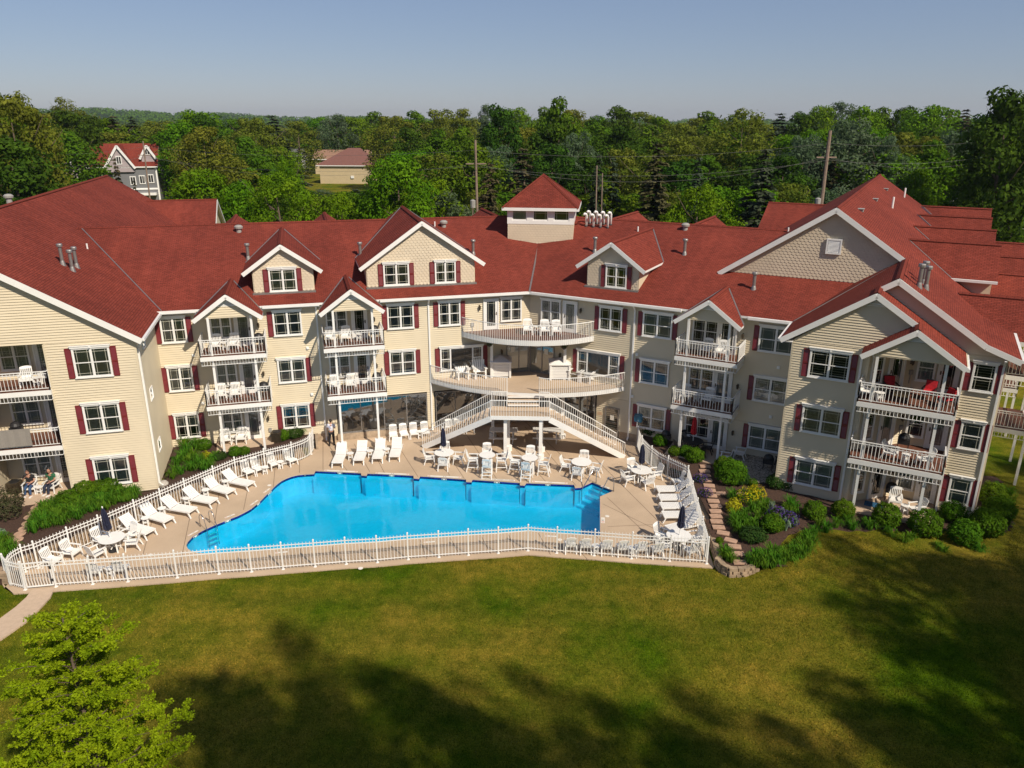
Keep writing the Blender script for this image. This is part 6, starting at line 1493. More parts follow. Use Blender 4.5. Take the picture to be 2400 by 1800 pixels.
# left wing loggia
P_arm(onF(F1, -28.3, 5.0, Zu), F1.rz + .2, 'white armchair on the upper far left balcony, left one', 'chairs on the far left balconies'); P_arm(onF(F1, -27.3, 4.7, Zu), F1.rz - .2, 'white armchair on the upper far left balcony, right one', 'chairs on the far left balconies'); P_st(onF(F1, -27.8, 5.1, Zu), 0, 'small white table on the upper far left balcony')
P_gr(onF(F1, -29.4, 4.6, Zm), F1.rz, 'black grill on the middle far left balcony')
mb = MB(F1)
for i in range(16):
    a, b = -30.3 + i * .125, -30.3 + (i + 1) * .125; o1, o2 = .012 * math.sin(i * 1.7), .012 * math.sin((i + 1) * 1.7)
    mb._hex([F1(x, n, z) for z, oo in ((3.86, .03), (4.72, 0)) for x, n in ((a, 6.05 + o1 + oo), (b, 6.05 + o2 + oo), (b, 6.07 + o2 + oo), (a, 6.07 + o1 + oo))], 0)
    mb._hex([F1(x, n, z) for z in (4.72, 4.74) for x, n in ((a, 5.92), (b, 5.92), (b, 6.07), (a, 6.07))], 0)
o = mb.build('woven_rug', 'grey_rug'); tag(o, 'grey woven rug hung over the railing of the far left balcony', 'rug')
L1c = P_arm(onF(F1, -29.3, 4.75, .62), F1.rz - .05, 'white armchair under the man in the black shirt', 'chairs of the two seated people'); P_arm(onF(F1, -28.25, 4.85, .62), F1.rz - .35, 'white armchair under the person in the green shirt', 'chairs of the two seated people')
P_st(onF(F1, -28.8, 5.0, .62), 0, 'small white table between the two seated people')
mb = MB(F1); mb.lathe([(.30, .0), (.30, .03), (0, .031)], (-27.65, 4.3, .622), 16); o = mb.build('doormat', 'mat_brown'); tag(o, 'round brown doormat at the far left patio door', 'doormat')
def acunit(p, lab):
    r = obj('air_conditioner', None, loc=tuple(p)); tag(r, lab, 'air conditioner'); m0 = MB(); m0.box(p.x - .3, p.x + .3, p.y - .3, p.y + .3, p.z, p.z + .08); m0.box(p.x - .3, p.x + .3, p.y - .3, p.y + .3, p.z + .6, p.z + .66)
    for k in range(9): z = p.z + .1 + k * .055; m0.box(p.x - .29, p.x + .29, p.y - .29, p.y + .29, z, z + .035)
    m0.build('casing', 'bronze', r); m0 = MB(); m0.lathe([(.25, .66), (.25, .69), (.08, .70), (0, .71)], tuple(Vector((p.x, p.y, p.z))), 14); m0.build('fan_guard', 'dark', r); m0 = MB(); m0.box(p.x - .26, p.x + .26, p.y - .26, p.y + .26, p.z + .09, p.z + .59); m0.build('coil', 'dark', r)
acunit(F1(-16.65, .75, .6), 'brown air conditioning unit beside the left patio'); acunit(F1(-30.1, 4.5, .62), 'dark air conditioning unit on the far left patio')
# hose reel bag / blue net on pole at the right fence start
nt_ = obj('pool_net', None, loc=tuple(F2(7.9, .3, .1))); tag(nt_, 'blue pool skimmer net leaning by the right downspout', 'pool net'); mb = MB(F2); mb.tube([(7.9, .3, .05), (7.9, .1, 2.0)], .015, 6); mb.build('pole', 'planter', nt_)
mb = MB(F2); mb.cbox((7.9, .12, 1.75), .5, .06, .5, rz=F2.rz); mb.tube([(7.68, .16, 1.5), (7.62, .16, 1.8), (7.72, .16, 2.02), (8.08, .16, 2.02), (8.18, .16, 1.8), (8.12, .16, 1.5), (7.68, .16, 1.5)], .02, 6); mb.build('net_bag', 'tarp_blue', nt_)
# hanging flower baskets
def leafcloud(mb, c, r3, n, size, seed=0, tone=None, shell=.55, flat=0):
    rr = random.Random(seed); off_ = rr.uniform(-.17, .17)
    for _ in range(n):
        u, v = rr.uniform(-1, 1), rr.uniform(0, 2 * math.pi); q = math.sqrt(1 - u * u); d = Vector((q * math.cos(v), q * math.sin(v), u)); k = rr.uniform(shell, 1.0) ** .6
        bump = 1 + .26 * noise.noise(d * 2.6 + Vector((seed * .7, 0, 0)))
        p = Vector(c) + Vector((d.x * r3[0], d.y * r3[1], d.z * r3[2])) * k * bump
        if flat and p.z < c[2] - r3[2] * .6: continue
        nrm = (d + Vector((rr.uniform(-.8, .8), rr.uniform(-.8, .8), rr.uniform(-.3, .9)))).normalized(); x = nrm.orthogonal().normalized(); x.rotate(Matrix.Rotation(rr.uniform(0, 6.28), 3, nrm)) if False else None
        a = rr.uniform(0, 6.28); y = nrm.cross(x); e1_ = x * math.cos(a) + y * math.sin(a); e2_ = nrm.cross(e1_); s_ = size * rr.uniform(.6, 1.3)
        i = len(mb.v); mb.v += [tuple(p - e1_ * s_), tuple(p - e2_ * s_ * .55), tuple(p + e1_ * s_), tuple(p + e2_ * s_ * .55)]; mb.f.append((i, i + 1, i + 2, i + 3)); mb.m.append(0)
        mb.tn.append(min(1, max(0, .5 + off_ + .3 * noise.noise(p * (1.1 / max(r3))) + rr.uniform(-.22, .22))))
class LB(MB):
    def __init__(self, F=None): super().__init__(F); self.tn = []
    def mesh(self, name, mats, smooth=False):
        me = super().mesh(name, mats, smooth); a = me.attributes.new('tone', 'FLOAT', 'FACE'); t = self.tn + [.5] * (len(me.polygons) - len(self.tn)); a.data.foreach_set('value', t); return me
for x, y, lb in ((1147, 806, 'left'), (1322, 812, 'right')):
    p = atD(x, y, 47.3); r = obj('hanging_basket', None, loc=tuple(p)); tag(r, 'hanging flower basket on the %s terrace column' % lb, 'flower basket', 'hanging baskets on the terrace columns')
    m0 = MB(); m0.lathe([(.05, -.2), (.15, -.12), (.18, 0), (0, .01)], tuple(p), 10); m0.build('pot', 'dark', r); m0 = LB(); leafcloud(m0, (p.x, p.y, p.z + .08), (.26, .26, .2), 120, .045, 3); m0.build('leaves', 'shrub_dark', r); m0 = LB(); leafcloud(m0, (p.x, p.y, p.z + .08), (.28, .28, .22), 50, .035, 5, shell=.95); m0.build('flowers', 'flower_red', r)
# ------------------------------------------------------------------ people
def skin_body(name, joints, edges, mt, parent, root_i=0, sub=1):
    me = bpy.data.meshes.new(name); me.from_pydata([j[0] for j in joints], edges, []); o = bpy.data.objects.new(name, me); COL.objects.link(o)
    mod = o.modifiers.new('s', 'SKIN'); mod.use_smooth_shade = True
    for i, j in enumerate(joints):
        sv = me.skin_vertices[0].data[i]; rr = j[1]; sv.radius = rr if isinstance(rr, tuple) else (rr, rr)
    me.skin_vertices[0].data[root_i].use_root = True
    ss = o.modifiers.new('u', 'SUBSURF'); ss.levels = sub; ss.render_levels = sub
    dg = bpy.context.evaluated_depsgraph_get(); m2 = bpy.data.meshes.new_from_object(o.evaluated_get(dg)); bpy.data.objects.remove(o)
    m2.materials.clear(); m2.materials.append(M[mt]); m2.polygons.foreach_set('use_smooth', [True] * len(m2.polygons))
    o = obj(name, m2, parent, loc=tuple(parent.location), rz=parent.rotation_euler.z); return o
def head(parent, c, hair, fwd=(0, -1), tilt=0):
    m0 = MB(); n = 12; prof = [(.045, -.115), (.066, -.09), (.078, -.04), (.083, .02), (.076, .07), (.05, .105), (.0, .12)]
    m0.lathe(prof, c, n); m0.v = [(x if True else x, c[1] + (y - c[1]) * 1.12, z) for x, y, z in m0.v]
    m0.cbox((c[0], c[1] - .098, c[2] - .01), .026, .035, .045); 
    for s_ in (-1, 1): m0.cbox((c[0] + s_ * .083, c[1], c[2] - .005), .018, .035, .055)
    loc, rz = tuple(parent.location), parent.rotation_euler.z
    obj('head', m0.mesh('head', ['skin'], True), parent, loc=loc, rz=rz)
    m0 = MB(); m0.box(c[0] - .045, c[0] - .02, c[1] - .095, c[1] - .088, c[2] + .008, c[2] + .02); m0.box(c[0] + .02, c[0] + .045, c[1] - .095, c[1] - .088, c[2] + .008, c[2] + .02); m0.box(c[0] - .025, c[0] + .025, c[1] - .09, c[1] - .083, c[2] - .058, c[2] - .05); obj('eyes', m0.mesh('eyes', ['hair']), parent, loc=loc, rz=rz)
    m0 = MB(); m0.lathe([(.078, .045), (.079, .07), (.055, .105), (.0, .126)], (c[0], c[1] + .012, c[2]), 12); m0.lathe([(.066, -.06), (.077, -.02), (.08, .03), (.07, .08)], (c[0], c[1] + .026, c[2]), 12); obj('hair', m0.mesh('hair', [hair], True), parent, loc=loc, rz=rz)
def hand(parent, w_, dirv, side):
    """palm and five short curled fingers at wrist w_"""
    J = [(w_, .022)]; E = []; d = Vector(dirv).normalized(); sd_ = d.cross(Vector((0, 0, 1))); sd_ = (sd_ if sd_.length > .2 else Vector((1, 0, 0))).normalized(); dn = d.cross(sd_).normalized()
    p = Vector(w_) + d * .07; J.append((tuple(p), (.032, .018))); E.append((0, 1))
    for k, l in ((-1.5, .055), (-.5, .068), (.5, .064), (1.5, .05)):
        b = p + sd_ * k * .016 + d * .02; t = b + d * l * .6; t2 = t + d * l * .4 + dn * .015; i = len(J); J += [(tuple(b), .009), (tuple(t), .008), (tuple(t2), .007)]; E += [(1, i), (i, i + 1), (i + 1, i + 2)]
    b = Vector(w_) + d * .03 + sd_ * side * .03; i = len(J); J += [(tuple(b), .01), (tuple(b + d * .04 + sd_ * side * .015), .008)]; E += [(0, i), (i, i + 1)]
    skin_body('hand', J, E, 'skin', parent, 0, 1)
# standing man with his back to the camera, looking down at something in his hands
pm = at(779, 1043); man = obj('person', None, loc=tuple(pm), rz=math.pi + .15); tag(man, 'man in a white patterned shirt and black trousers standing by the glass wall', 'person')
skin_body('body', [((0, 0, .93), (.15, .11)), ((0, .01, 1.12), (.14, .10)), ((0, .01, 1.34), (.17, .10)), ((0, .0, 1.47), (.07, .06)), ((0, -.01, 1.55), .05), ((-.19, 0, 1.42), .06), ((.19, 0, 1.42), .06), ((-.25, .0, 1.16), .045), ((.25, .0, 1.16), .045), ((-.16, -.24, 1.10), .033), ((.16, -.24, 1.12), .033), ((-.09, 0, .86), .095), ((.09, 0, .86), .095), ((-.11, -.01, .48), .06), ((.13, .03, .48), .06), ((-.12, .01, .09), .04), ((.17, .10, .09), .04)],
          [(0, 1), (1, 2), (2, 3), (3, 4), (2, 5), (2, 6), (5, 7), (6, 8), (7, 9), (8, 10), (0, 11), (0, 12), (11, 13), (12, 14), (13, 15), (14, 16)], 'skin', man)
skin_body('shirt', [((0, 0, .90), (.17, .125)), ((0, .01, 1.12), (.158, .115)), ((0, .01, 1.34), (.185, .115)), ((0, .0, 1.46), (.09, .075)), ((-.2, 0, 1.41), .075), ((.2, 0, 1.41), .075), ((-.245, .0, 1.2), .065), ((.245, .0, 1.2), .065)], [(0, 1), (1, 2), (2, 3), (2, 4), (2, 5), (4, 6), (5, 7)], 'print_shirt', man)
skin_body('trousers', [((0, 0, .93), (.155, .12)), ((-.09, 0, .86), .11), ((.09, 0, .86), .11), ((-.11, -.01, .48), .078), ((.13, .03, .48), .078), ((-.12, .01, .10), .062), ((.17, .10, .10), .062)], [(0, 1), (0, 2), (1, 3), (2, 4), (3, 5), (4, 6)], 'cloth_black', man)
head(man, (0, -.04, 1.66), 'hair'); hand(man, (-.16, -.24, 1.10), (.4, -.8, .1), 1); hand(man, (.16, -.24, 1.12), (-.4, -.8, .1), -1)
for sx, sy in ((-.12, .01), (.17, .10)): m0 = MB(); m0.box(sx - .05, sx + .05, sy - .19, sy + .08, 0, .09); obj('shoe', m0.mesh('shoe', ['dark']), man, loc=tuple(pm), rz=math.pi + .15)
def seated(p, rz, lab, top, legs_, hair, lean=0):
    q = obj('person', None, loc=tuple(p), rz=rz); tag(q, lab, 'person', 'two people seated on the far left patio')
    skin_body('body', [((0, .08, .50), (.16, .12)), ((0, .12, .72), (.15, .12)), ((0, .10, .94), (.18, .11)), ((0, .07, 1.06), (.07, .06)), ((0, .04, 1.13), .05), ((-.2, .08, 1.0), .06), ((.2, .08, 1.0), .06), ((-.29, .0, .78), .045), ((.28, -.05, .76), .045), ((-.16, -.18, .94), .035), ((.12, -.26, .70), .035), ((-.10, -.02, .5), .09), ((.10, -.02, .5), .09), ((-.13, -.40, .5), .065), ((.12, -.42, .5), .065), ((-.13, -.46, .08), .042), ((.16, -.55, .08), .042)],
              [(0, 1), (1, 2), (2, 3), (3, 4), (2, 5), (2, 6), (5, 7), (6, 8), (7, 9), (8, 10), (0, 11), (0, 12), (11, 13), (12, 14), (13, 15), (14, 16)], 'skin', q)
    skin_body('shirt', [((0, .08, .52), (.19, .15)), ((0, .12, .72), (.175, .14)), ((0, .10, .94), (.2, .125)), ((0, .07, 1.05), (.09, .075)), ((-.21, .08, 1.0), .078), ((.21, .08, 1.0), .078), ((-.27, .02, .84), .066), ((.265, -.01, .84), .066)], [(0, 1), (1, 2), (2, 3), (2, 4), (2, 5), (4, 6), (5, 7)], top, q)
    skin_body('trousers', [((0, .08, .50), (.165, .13)), ((-.10, -.02, .5), .105), ((.10, -.02, .5), .105), ((-.13, -.40, .5), .082), ((.12, -.42, .5), .082), ((-.13, -.46, .12), .06), ((.16, -.55, .12), .06)], [(0, 1), (0, 2), (1, 3), (2, 4), (3, 5), (4, 6)], legs_, q)
    head(q, (0, .0, 1.24), hair); hand(q, (-.16, -.18, .94), (.5, .1, .7), 1); hand(q, (.12, -.26, .70), (-.3, -.6, -.1), -1)
    for sx, sy in ((-.13, -.46), (.16, -.55)): m0 = MB(); m0.box(sx - .05, sx + .05, sy - .19, sy + .08, 0, .09); obj('shoe', m0.mesh('shoe', ['white']), q, loc=tuple(p), rz=rz)
seated(F1(-29.3, 4.75, .60), F1.rz - .05, 'seated person in a black shirt and blue jeans, hand at the chin', 'cloth_black', 'jeans', 'hair_grey')
seated(F1(-28.25, 4.85, .60), F1.rz - .35, 'seated person in a green shirt and dark jeans on the far left patio', 'cloth_green', 'jeans_dark', 'hair_grey')
# ------------------------------------------------------------------ plants
def cloudmesh(name, mt, r3, n, size, seed=0, shell=.55, lobes=None):
    m0 = LB()
    if lobes:
        for k, (c, rr3, nn_) in enumerate(lobes): leafcloud(m0, c, rr3, nn_, size, seed + k, shell=shell)
    else: leafcloud(m0, (0, 0, r3[2] * .8), r3, n, size, seed, shell=shell, flat=1)
    return m0.mesh(name, [mt])
def plantproto(name, lab, meshes):
    r = proto(name, lab, 'shrub')
    for nm, me in meshes: sharedpart(me, nm, r)
    m0 = MB(); m0.tube([(0, 0, -.05), (0, 0, .3)], .03, 5); part(m0, 'stem', 'bark', r); return r
P_rs = Placer(plantproto('round_shrub', '', [('foliage', cloudmesh('foliage', 'shrub_green', (.55, .55, .48), 3800, .042, 1, shell=.7))]))
P_ds = Placer(plantproto('spreading_shrub', '', [('foliage', cloudmesh('foliage', 'shrub_dark', (.75, .6, .42), 3200, .048, 2))]))
P_gs = Placer(plantproto('golden_shrub', '', [('foliage', cloudmesh('foliage', 'shrub_gold', (.42, .42, .38), 900, .05, 3))]))
P_ps = Placer(plantproto('pink_shrub', '', [('foliage', cloudmesh('foliage', 'shrub_pink', (.8, .7, .5), 1500, .045, 4))]))
P_sg = Placer(plantproto('silver_plant', '', [('foliage', cloudmesh('foliage', 'sage', (.3, .3, .25), 300, .08, 6))]))
P_pf = Placer(plantproto('purple_flowers', '', [('foliage', cloudmesh('foliage', 'shrub_dark', (.36, .36, .22), 300, .05, 7)), ('flowers', cloudmesh('flowers', 'flower_purple', (.40, .40, .27), 500, .028, 8, shell=.95))]))
P_yf = Placer(plantproto('yellow_flowers', '', [('foliage', cloudmesh('foliage', 'lily', (.5, .5, .4), 500, .05, 9)), ('flowers', cloudmesh('flowers', 'flower_yellow', (.52, .52, .46), 600, .035, 10, shell=.9))]))
def blades(m0, c, n, h, spread, wd, seed):
    rr = random.Random(seed)
    for _ in range(n):
        a = rr.uniform(0, 6.28); r0 = rr.uniform(0, spread * .3); H_ = h * rr.uniform(.6, 1.1); out = spread * rr.uniform(.4, 1.1); b0 = Vector(c) + Vector((math.cos(a) * r0, math.sin(a) * r0, 0)); d = Vector((math.cos(a), math.sin(a), 0)); s_ = Vector((-d.y, d.x, 0)) * wd; t = rr.uniform(0.1, 1)
        P = [b0, b0 + d * out * .35 + Vector((0, 0, H_ * .75)), b0 + d * out * .8 + Vector((0, 0, H_)), b0 + d * out * 1.25 + Vector((0, 0, H_ * .55))]
        W = [1, 1, .7, .1]; i = len(m0.v)
        for p, w_ in zip(P, W): m0.v += [tuple(p - s_ * w_), tuple(p + s_ * w_)]
        for k in range(3): m0.f.append((i + 2 * k, i + 2 * k + 1, i + 2 * k + 3, i + 2 * k + 2)); m0.m.append(0); m0.tn.append(t)
def lilymesh(seed, n=75, h=.5, sp=.36, wd=.016, mt='lily'): m0 = LB(); blades(m0, (0, 0, 0), n, h, sp, wd, seed); return m0.mesh('leaves', [mt])
LM = [lilymesh(s_) for s_ in range(4)]; LMi = lilymesh(9, 60, .6, .22, .022, 'sage')
def lily(p, sc, lab, grp, me=None):
    o = obj('daylily_clump', me or rnd.choice(LM), loc=tuple(p), rz=rnd.uniform(0, 6), scale=(sc, sc, sc * rnd.uniform(.85, 1.1))); tag(o, lab, 'plant', grp)
def bedz(p): return zbed(p.x, p.y) if p.x > 0 else ZG
def gp_(f, x, y, z=.5): p = at(*f(x, y), z); p.z = bedz(p); return p
# right bed: shrubs (region coordinates of gR, then gW)
for x, y, s_, P_, lb in [(310, 290, 1.05, P_ds, 'dark shrub against the wall behind the right fence start'), (1160, 760, 1.0, P_ds, 'dark spreading shrub near the gravel'), (1020, 665, 1.1, P_rs, 'big leafy shrub nearest the gravel'), (1080, 760, 1.55, P_rs, 'largest bright green shrub beside the stepping stones'), (1540, 800, 1.0, P_ds, 'dark low shrub at the right wing corner'), (1620, 820, .8, P_ds, 'smaller dark low shrub at the right wing wall'), (1475, 1210, .95, P_rs, 'round clipped shrub in the middle of the right bed'), (1300, 1290, .95, P_ds, 'dark shrub in front of the lilies in the right bed'), (735, 560, 1.0, P_rs, 'upright shrub by the fence corner'), (650, 510, .8, P_rs, 'small bright shrub behind the fence near the white post'), (400, 400, .85, P_rs, 'bright shrub behind the curved right fence'), (540, 500, .7, P_rs, 'small green shrub along the curved right fence'), (980, 1310, .35, P_rs, 'tiny green plant beside the stepping stones'), (1300, 800, .5, P_rs, 'small yellow green plant near the yellow flowers')]:
    p = gp_(gR, x, y); P_(tuple(p), rnd.uniform(0, 6), lb, scale=(s_, s_, s_))
for x, y, s_, lb in [(1110, 1050, 1.0, 'lower golden shrub of the right bed'), (1310, 900, .85, 'upper golden shrub of the right bed')]: P_gs(tuple(gp_(gR, x, y)), 0, lb, 'golden shrubs of the right bed', (s_, s_, s_ * 1.1))
for x, y, s_, lb in [(1240, 960, 1.1, 'left drift of yellow flowers in the right bed'), (1330, 930, 1.0, 'right drift of yellow flowers in the right bed')]: P_yf(tuple(gp_(gR, x, y)), 0, lb, 'yellow flowers in the right bed', (s_, s_, s_))
for x, y, lb in [(790, 755, 'upper purple flower mound by the right fence'), (835, 895, 'lower purple flower mound by the right fence')]: P_pf(tuple(gp_(gR, x, y)), 0, lb, 'purple flower mounds by the right fence')
for x, y, lb in [(1530, 1130, 'left'), (1640, 1170, 'right')]: 
    P_pf(tuple(gp_(gR, x, y)), 1, 'dark purple iris patch at the bed centre, %s half' % lb, 'purple irises', (1.3, 1.3, 1.6))
for x, y in [(1480, 1070), (1580, 1120), (1620, 1210), (1700, 1180), (1560, 1200)]: lily(gp_(gR, x, y), 1.0, 'blue green iris leaves in the middle of the right bed', 'irises in the right bed', LMi)
for x, y in [(1100, 930), (1140, 1190), (1200, 1160), (1260, 1200), (1180, 1240), (1320, 1180), (1230, 1090), (1300, 1050), (1390, 1040), (1350, 1120), (1450, 1090), (1130, 1140), (1420, 1000), (1660, 1010), (1700, 1050), (1640, 1060)]: lily(gp_(gR, x, y), rnd.uniform(.9, 1.25), 'green daylily clump in the middle of the right bed', 'daylilies in the middle of the right bed')
for x, y in [(1030, 1400), (1060, 1440), (1090, 1490), (1020, 1440)]: lily(gp_(gR, x, y), .9, 'daylily clump in the tip of the right bed by the fence', 'daylilies at the tip of the right bed')
fr_ = [(1290, 1500), (1340, 1480), (1390, 1460), (1440, 1500), (1490, 1450), (1540, 1490), (1590, 1440), (1640, 1470), (1690, 1420), (1740, 1440), (1790, 1390), (1840, 1400), (1350, 1530), (1420, 1540), (1500, 1530), (1600, 1500), (1700, 1480), (1780, 1460), (1720, 1370), (1800, 1330), (1860, 1350), (1840, 1290)]
for x, y in fr_: lily(gp_(gR, x, y), rnd.uniform(.95, 1.3), 'big arching daylily clump along the front edge of the right bed', 'daylilies along the front edge of the right bed')
for x, y in [(440, 1400), (400, 1450), (500, 1440), (360, 1480), (460, 1360), (590, 1400), (690, 1380), (730, 1420), (880, 1420), (850, 1390), (1040, 1440), (1080, 1480), (1180, 1520), (1230, 1500), (1470, 1560), (1520, 1600), (1780, 1580), (1830, 1600), (2080, 1150), (2010, 1120), (1960, 1100), (2090, 1220), (2060, 1300), (2050, 1400), (200, 1260), (170, 1290)]:
    lily(gp_(gW, x, y + 20), rnd.uniform(.8, 1.05), 'daylily clump around the foot of the right wing', 'daylilies around the right wing')
for i, (x, y, s_) in enumerate([(390, 1350, .85), (640, 1340, .85), (1010, 1400, 1.05), (1345, 1470, 1.2), (1585, 1370, .95), (1690, 1540, 1.15), (1870, 1470, 1.25), (1980, 1360, 1.15), (1920, 1235, 1.1), (40, 1440, .8), (1230, 1590, .0)]):
    if s_: P_rs(tuple(gp_(gW, x, y)), i, ['clipped round shrub left of the sunlit patio', 'clipped round shrub at the left corner of the sunlit patio', 'round shrub in front of the sunlit patio', 'round shrub at the right corner of the sunlit patio', 'round shrub under the narrow window of the right wing', 'round shrub at the front edge right of the patio', 'largest round shrub at the right corner', 'round shrub right of the corner downspout', 'rearmost round shrub beside the right wing', 'small round shrub nearest the purple irises'][i], 'clipped round shrubs round the right wing', (s_ * 1.2, s_ * 1.2, s_ * 1.25))
# left bed
for x, y, s_, P_, lb in [(720, 610, 1.1, P_rs, 'bright round shrub in front of the far left wing corner'), (900, 510, 1.15, P_rs, 'bright round shrub under the lowest left window'), (1030, 505, 1.1, P_rs, 'middle bright shrub under the lowest left window'), (1140, 495, 1.15, P_rs, 'right bright shrub under the lowest left window')]:
    p = gp_(g27, x, y, .6); P_(tuple(p), rnd.uniform(0, 6), lb, 'bright shrubs under the left wing', (s_, s_, s_))
for x, y, s_, lb in [(60, 620, 1.25, 'upper'), (40, 720, 1.2, 'lower')]: P_ps(tuple(gp_(g27, x, y, .6)), 0, 'reddish green shrub at the left edge, %s one' % lb, 'reddish shrubs at the left edge', (s_, s_, s_))
P_sg(tuple(gp_(g27, 5, 920, .6)), 0, 'pale silver leaved plant at the left edge')
lil = []
for k in range(88):
    t = rnd.random(); a = gp_(g27, 250 + 1150 * t, 960 - 430 * t, .6); b = gp_(g27, 480 + 920 * t, 590 + (-90) * t, .6); lil.append(a.lerp(b, rnd.uniform(.1, .95)))
for p in lil: lily(p, rnd.uniform(.9, 1.25), 'green daylily clump in the mass behind the left fence', 'daylilies behind the left fence')
for x, y in [(60, 1100), (20, 1150), (0, 1040), (130, 1080), (60, 1010), (20, 1000)]: lily(gp_(g27, x, y, .6), 1.1, 'daylily clump behind the left end of the fence', 'daylilies behind the left end of the fence')
for x, y, s_, P_, lb in [(295, 745, .8, P_rs, 'bright round shrub beside the left wing side wall'), (310, 830, .75, P_gs, 'yellow green mound in the bed by the left side wall'), (560, 800, .7, P_rs, 'low shrub under the white post of the left patio'), (640, 790, .6, P_rs, 'small shrub behind the fence right of the left patio'), (970, 665, .8, P_rs, 'lettuce green shrub by the air conditioner'), (1080, 640, .8, P_ds, 'dark leafy plant next to the air conditioner'), (430, 830, .6, P_ds, 'dark shrub below the left patio edge')]:
    P_(tuple(gp_(g4, x, y, .6)), 1, lb, scale=(s_, s_, s_))
for x, y in [(150, 780), (110, 840), (60, 880), (200, 820), (170, 870), (240, 850), (40, 950), (90, 960), (250, 900), (130, 740), (220, 740), (330, 900), (360, 850), (400, 820), (1000, 620), (960, 610), (1120, 620), (20, 1000), (300, 930), (180, 930)]: lily(gp_(g4, x, y, .6), rnd.uniform(.9, 1.3), 'daylily clump in the bed between the left wing and the patio', 'daylilies by the left side wall')
p = gp_(g27, 1695, 375, .6); mb = MB(); mb.lathe([(.25, -.1), (.28, .06), (.18, .2), (0, .24)], tuple(p), 9); o = mb.build('boulder', 'rock'); tag(o, 'grey boulder at the corner of the left wing', 'rock')
p = gp_(gW, 1840, 1290, .5); mb = MB(); mb.lathe([(.22, -.1), (.25, .05), (.16, .16), (0, .19)], tuple(p), 8); o = mb.build('boulder', 'rock'); tag(o, 'pale boulder by the right wing downspout', 'rock')
# grass blades standing on the near lawn
gm = LB(); rr = random.Random(5); vv, ff = gm.v, gm.f; cnt = 0
path_poly = pa + pb[::-1]
while cnt < 230000:
    y = 15.5 + 18.0 * rr.random() ** .8; x = rr.uniform(-.86, .86) * (y + 5); 
    if inside(x, y, path_poly) or (y > 28 and (inside(x, y, deck_out) or inside(x, y, bed_right))): continue
    z = hterr(x, y); h = rr.uniform(.035, .085); a = rr.uniform(0, 6.28); dx, dy = .013 * math.cos(a), .013 * math.sin(a); lx, ly = rr.uniform(-.03, .03), rr.uniform(-.03, .03)
    i = len(vv); vv += [(x - dx, y - dy, z), (x + dx, y + dy, z), (x + lx, y + ly, z + h)]; ff.append((i, i + 1, i + 2)); gm.tn.append(rr.random()); cnt += 1
gm.m = [0] * len(ff); go = gm.build('grass', 'lawn_blade', kind='stuff'); go['label'] = 'short grass blades standing up from the lawn'; go['category'] = 'grass'
# ------------------------------------------------------------------ trees
def limb_tree(name, H_, R0, seed, crown_from=.3, n=7, mt='bark'):
    rr = random.Random(seed); mb = MB(); b = Vector((0, 0, -.3)); t = Vector((rr.uniform(-.4, .4), rr.uniform(-.4, .4), H_ * .8)); mb.tube([tuple(b), tuple(b.lerp(t, .5) + Vector((.15, -.1, 0))), tuple(t)], [R0, R0 * .6, R0 * .15], 7)
    for k in range(n):
        z = H_ * (crown_from + (.75 - crown_from) * k / n); a = rr.uniform(0, 6.28); L = H_ * rr.uniform(.2, .34); p = b.lerp(t, z / (H_ * .8)); q = p + Vector((math.cos(a) * L, math.sin(a) * L, L * .8)); mb.tube([tuple(p), tuple(p.lerp(q, .5) + Vector((0, 0, -.1 * L))), tuple(q)], [R0 * .35, R0 * .22, R0 * .05], 5)
    return mb.mesh(name, [mt], True)
def broad(mt, seed, W=7, H_=15, base=.22, nl=34, n=6500, size=.26, oval=1.0, spread=.24, gap=.0):
    rr = random.Random(seed); m0 = LB(); per = n // nl
    for k in range(nl):
        u = (k + .5) / nl; zz = u ** .85; a = k * 2.4 + rr.uniform(-.4, .4)
        prof = math.sin(math.pi * (.14 + .72 * zz)) ** .8
        cr0 = H_ * .08; r_ = W / 2 * prof * rr.uniform(.5, 1.0) * (.55 if zz > .9 else 1); z = H_ * (base + (1 - base) * (zz * .94)) - cr0 * rr.random() * (1 if zz > .6 else 0) 
        cr = H_ * spread * rr.uniform(.34, .62) * (.7 if zz > .85 else 1)
        leafcloud(m0, (math.cos(a) * r_, math.sin(a) * r_, z), (cr * 1.1, cr * 1.1, cr * .78), per, size, seed * 31 + k, shell=.45)
    return m0.mesh('crown', [mt])
